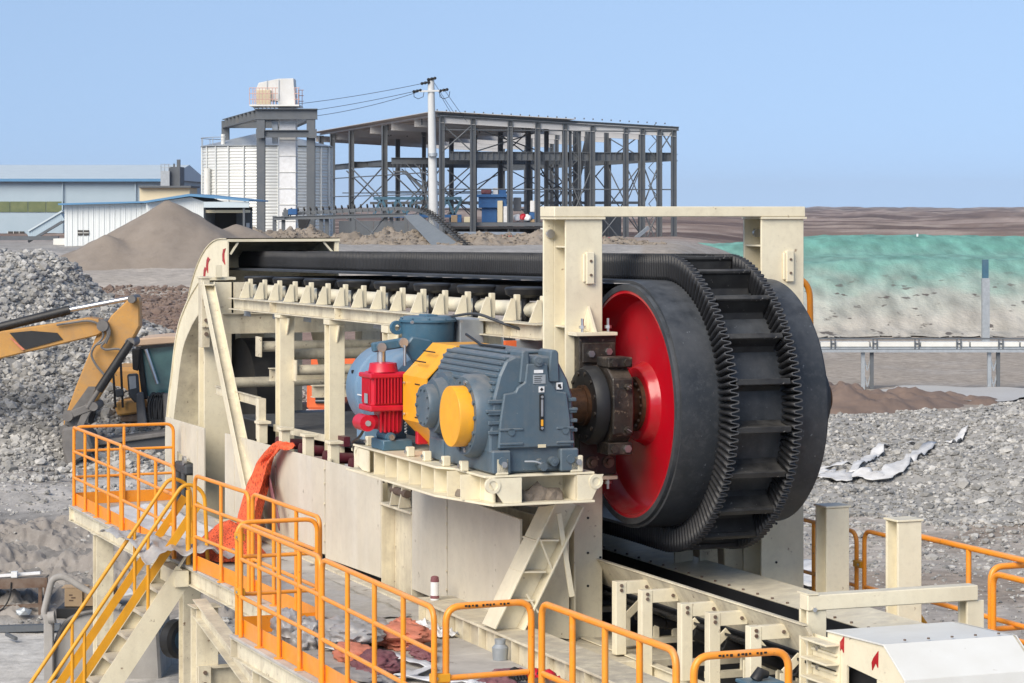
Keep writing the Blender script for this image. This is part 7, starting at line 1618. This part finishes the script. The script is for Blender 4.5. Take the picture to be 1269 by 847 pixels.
b = B(); b.box(*bx(13.5, 21, 709, 716, D + .1, .12)); o = b.build('white_block', WPLASTIC, rot=0); tag(o, 'small white block on the rusty bench', 'block')
b = B(); b.tube([(p.x, p.y, p.z) for p in rpath([at(14, 722, D - .05), at(13, 740, D - .05), at(3, 757, D - .1), at(-20, 760, D)], .25, 5)], .014, 6); o = b.build('cable', BLACKP, rot=0); tag(o, 'black cable hanging from the rusty bench', 'cable')
b = B(); b.beam(at(-80, 782, 42.6), at(75, 777, 42.6), .16, .10); o = b.build('kerb_timber', DARKST, rot=0); tag(o, 'dark timber lying along the edge of the pale slab', 'timber')
b = B(); b.blob((at(29, 770, 43.3)[0], 43.3, .22), (.13, .1, .08), random.Random(3), .5, 2.2); o = b.build('bottle', GALV, rot=0); tag(o, 'crushed pale bottle on the dirt below the bench', 'bottle')
b = B(); b.beam(at(8, 786, 42.0), at(20, 792, 41.6), .05, .05); o = b.build('rod', DARKST, rot=0); tag(o, 'short dark rod lying on the pale slab', 'rod')
# ---- dusty grey mixer with bent pipe handle
mx = thing('dusty_mixer', 'dust covered grey machine with a bent pipe guard beside the stair', 'machine', (-7, 38.5, 0), rot=0)
D = 38.4
b = B(); V = []
pf = [(63, 851), (64, 815), (68, 790), (78, 770), (95, 760), (120, 757), (170, 757), (195, 760), (200, 851)]
b.prism([(W(u, v, D)[0], W(u, v, D)[2]) for u, v in pf], 't', D, D + 1.3); b.build('machine_body', DUSTY, mx, bevel=.04)
b = B(); b.tube([(p.x, D - .03, p.z) for p in rpath([(W(u, v, D)[0], 0, W(u, v, D)[2]) for u, v in ((66, 850), (67, 812), (72, 786), (84, 767), (104, 759), (122, 757))], .2, 4)], .03, 8); b.build('rim_band', EXG, mx)
b = B(); b.tube([(p.x, D - .08, p.z) for p in rpath([(W(u, v, D)[0], 0, W(u, v, D)[2]) for u, v in ((62, 770), (55, 760), (66, 716), (80, 713), (117, 736), (150, 752))], .16, 5)], .05, 12); b.build('bent_pipe', DUSTY, mx)
b = B(); b.box(*bx(54, 65.5, 762, 851, D - .16, .14)); b.build('guard_post', DUSTY, mx, bevel=.012); b = B(); b.cyl(W(60, 766, D - .2), W(68, 765, D - .2), .09, 14); b.build('pivot_boss', DUSTY, mx)
b = B(); b.box(*bx(69.5, 132, 754.5, 767, D + .1, .8)); b.build('dark_tray', BLACKP, mx, bevel=.01)
b = B(); b.box(*bx(110, 190, 785, 787, D - .012, .01)); b.build('seam', EXG, mx)
cb2 = thing('cardboard_box', 'open cardboard box with printed front standing on the dusty machine', 'cardboard box', W(90, 768, D + .2), rot=0)
x0, x1, y0, y1, z0, z1 = bx(80, 102, 743, 766.5, D + .25, .35)
z0 = W(0, 754.2, D + .1)[2] + .003; z1 = z0 + .27
b = B(); b.box(x0, x1, y0, y1, z0, z1); b.build('box_body', CARD, cb2, bevel=.004); b = B(); b.box(x0 - .05, x1 + .05, y0 + .0, y1, z1 + .003, z1 + .01); b.build('box_flap', CARD, cb2)
for (a_, c_, h_) in ((.25, .45, .6), (.38, .62, .45), (.25, .5, .3)): b = B(); b.box(lerp(x0, x1, a_), lerp(x0, x1, c_), y0 - .003, y0 - .001, lerp(z0, z1, h_), lerp(z0, z1, h_) + .02); b.build('box_print', RUSTB, cb2)
b = B(); x0, x1, y0, y1, _, _ = bx(103, 120, 745, 766, D + .3, .35); b.box(x0, x1, y0, y1, z0, z0 + .25); o = b.build('cardboard_box', CARD, rot=0, bevel=.004); tag(o, 'plain brown cardboard box right of the printed one', 'cardboard box')
b = B(); x0, x1, y0, y1, _, _ = bx(120, 142, 740, 766, D + .5, .3); b.box(x0, x1, y0, y1, z0, z0 + .24); o = b.build('cardboard_box', RUSTB, rot=0, bevel=.004); tag(o, 'dark stained cardboard box nearest the stair rail', 'cardboard box')
for (u0, u1, v, t_, lab) in ((98, 113, 740, .05, 'white foam scrap on top of the cardboard boxes'), (110, 137, 733, .3, 'tilted white foam board leaning over the boxes'), (130, 164, 737, .05, 'flat white foam board behind the stair rails')):
    b = B(); a = W(u0, v + 3, D + .5); c = W(u1, v - 3 - t_ * 20, D + .6); b.beam(a, c, .5, .03); o = b.build('foam_board', WPLASTIC, rot=0, bevel=.006); tag(o, lab, 'foam board')
b = B(); b.box(*bx(160, 200, 742, 775, 39.6, .5)); o = b.build('tool_heap', EXG, rot=0, bevel=.05); tag(o, 'dark grey tool chest behind the stair rails', 'tool chest')
wl = thing('tyre', 'dark tyre standing behind the stair below the walkway', 'tyre', W(217, 795, 36), rot=0)
b = B(); b.lathe(W(219, 792, 36), (.8, -.6, 0), [(-.1, .14), (-.11, .22), (-.07, .27), (.07, .27), (.11, .22), (.1, .14)], 24, True); b.build('tread_ring', BLACKP, wl); b = B(); b.lathe(W(219, 792, 36), (.8, -.6, 0), [(-.05, .02), (-.05, .14), (.05, .14), (.05, .02)], 16); b.build('rim', TERM, wl)
b = B(); b.cyl(W(203, 781, 36.5), W(217, 777, 36.5), .05, 8); o = b.build('blue_pipe', BLUEM, rot=0); tag(o, 'blue pipe lying behind the stair stringer', 'pipe')
# ================================================================== AIR
def haze(density):
    b = B(); b.box(-2600, 2600, -40, 5200, -14, 60); m = bpy.data.materials.new('haze_air'); m.use_nodes = True; nt = m.node_tree; nt.nodes.clear()
    o_ = nt.nodes.new('ShaderNodeOutputMaterial'); v = nt.nodes.new('ShaderNodeVolumePrincipled'); v.inputs['Color'].default_value = (.96, .97, 1, 1); v.inputs['Density'].default_value = density; v.inputs['Anisotropy'].default_value = .2
    nt.links.new(v.outputs[0], o_.inputs['Volume']); o = b.build('haze', m, rot=0); tag(o, kind='stuff')
haze(.00009)
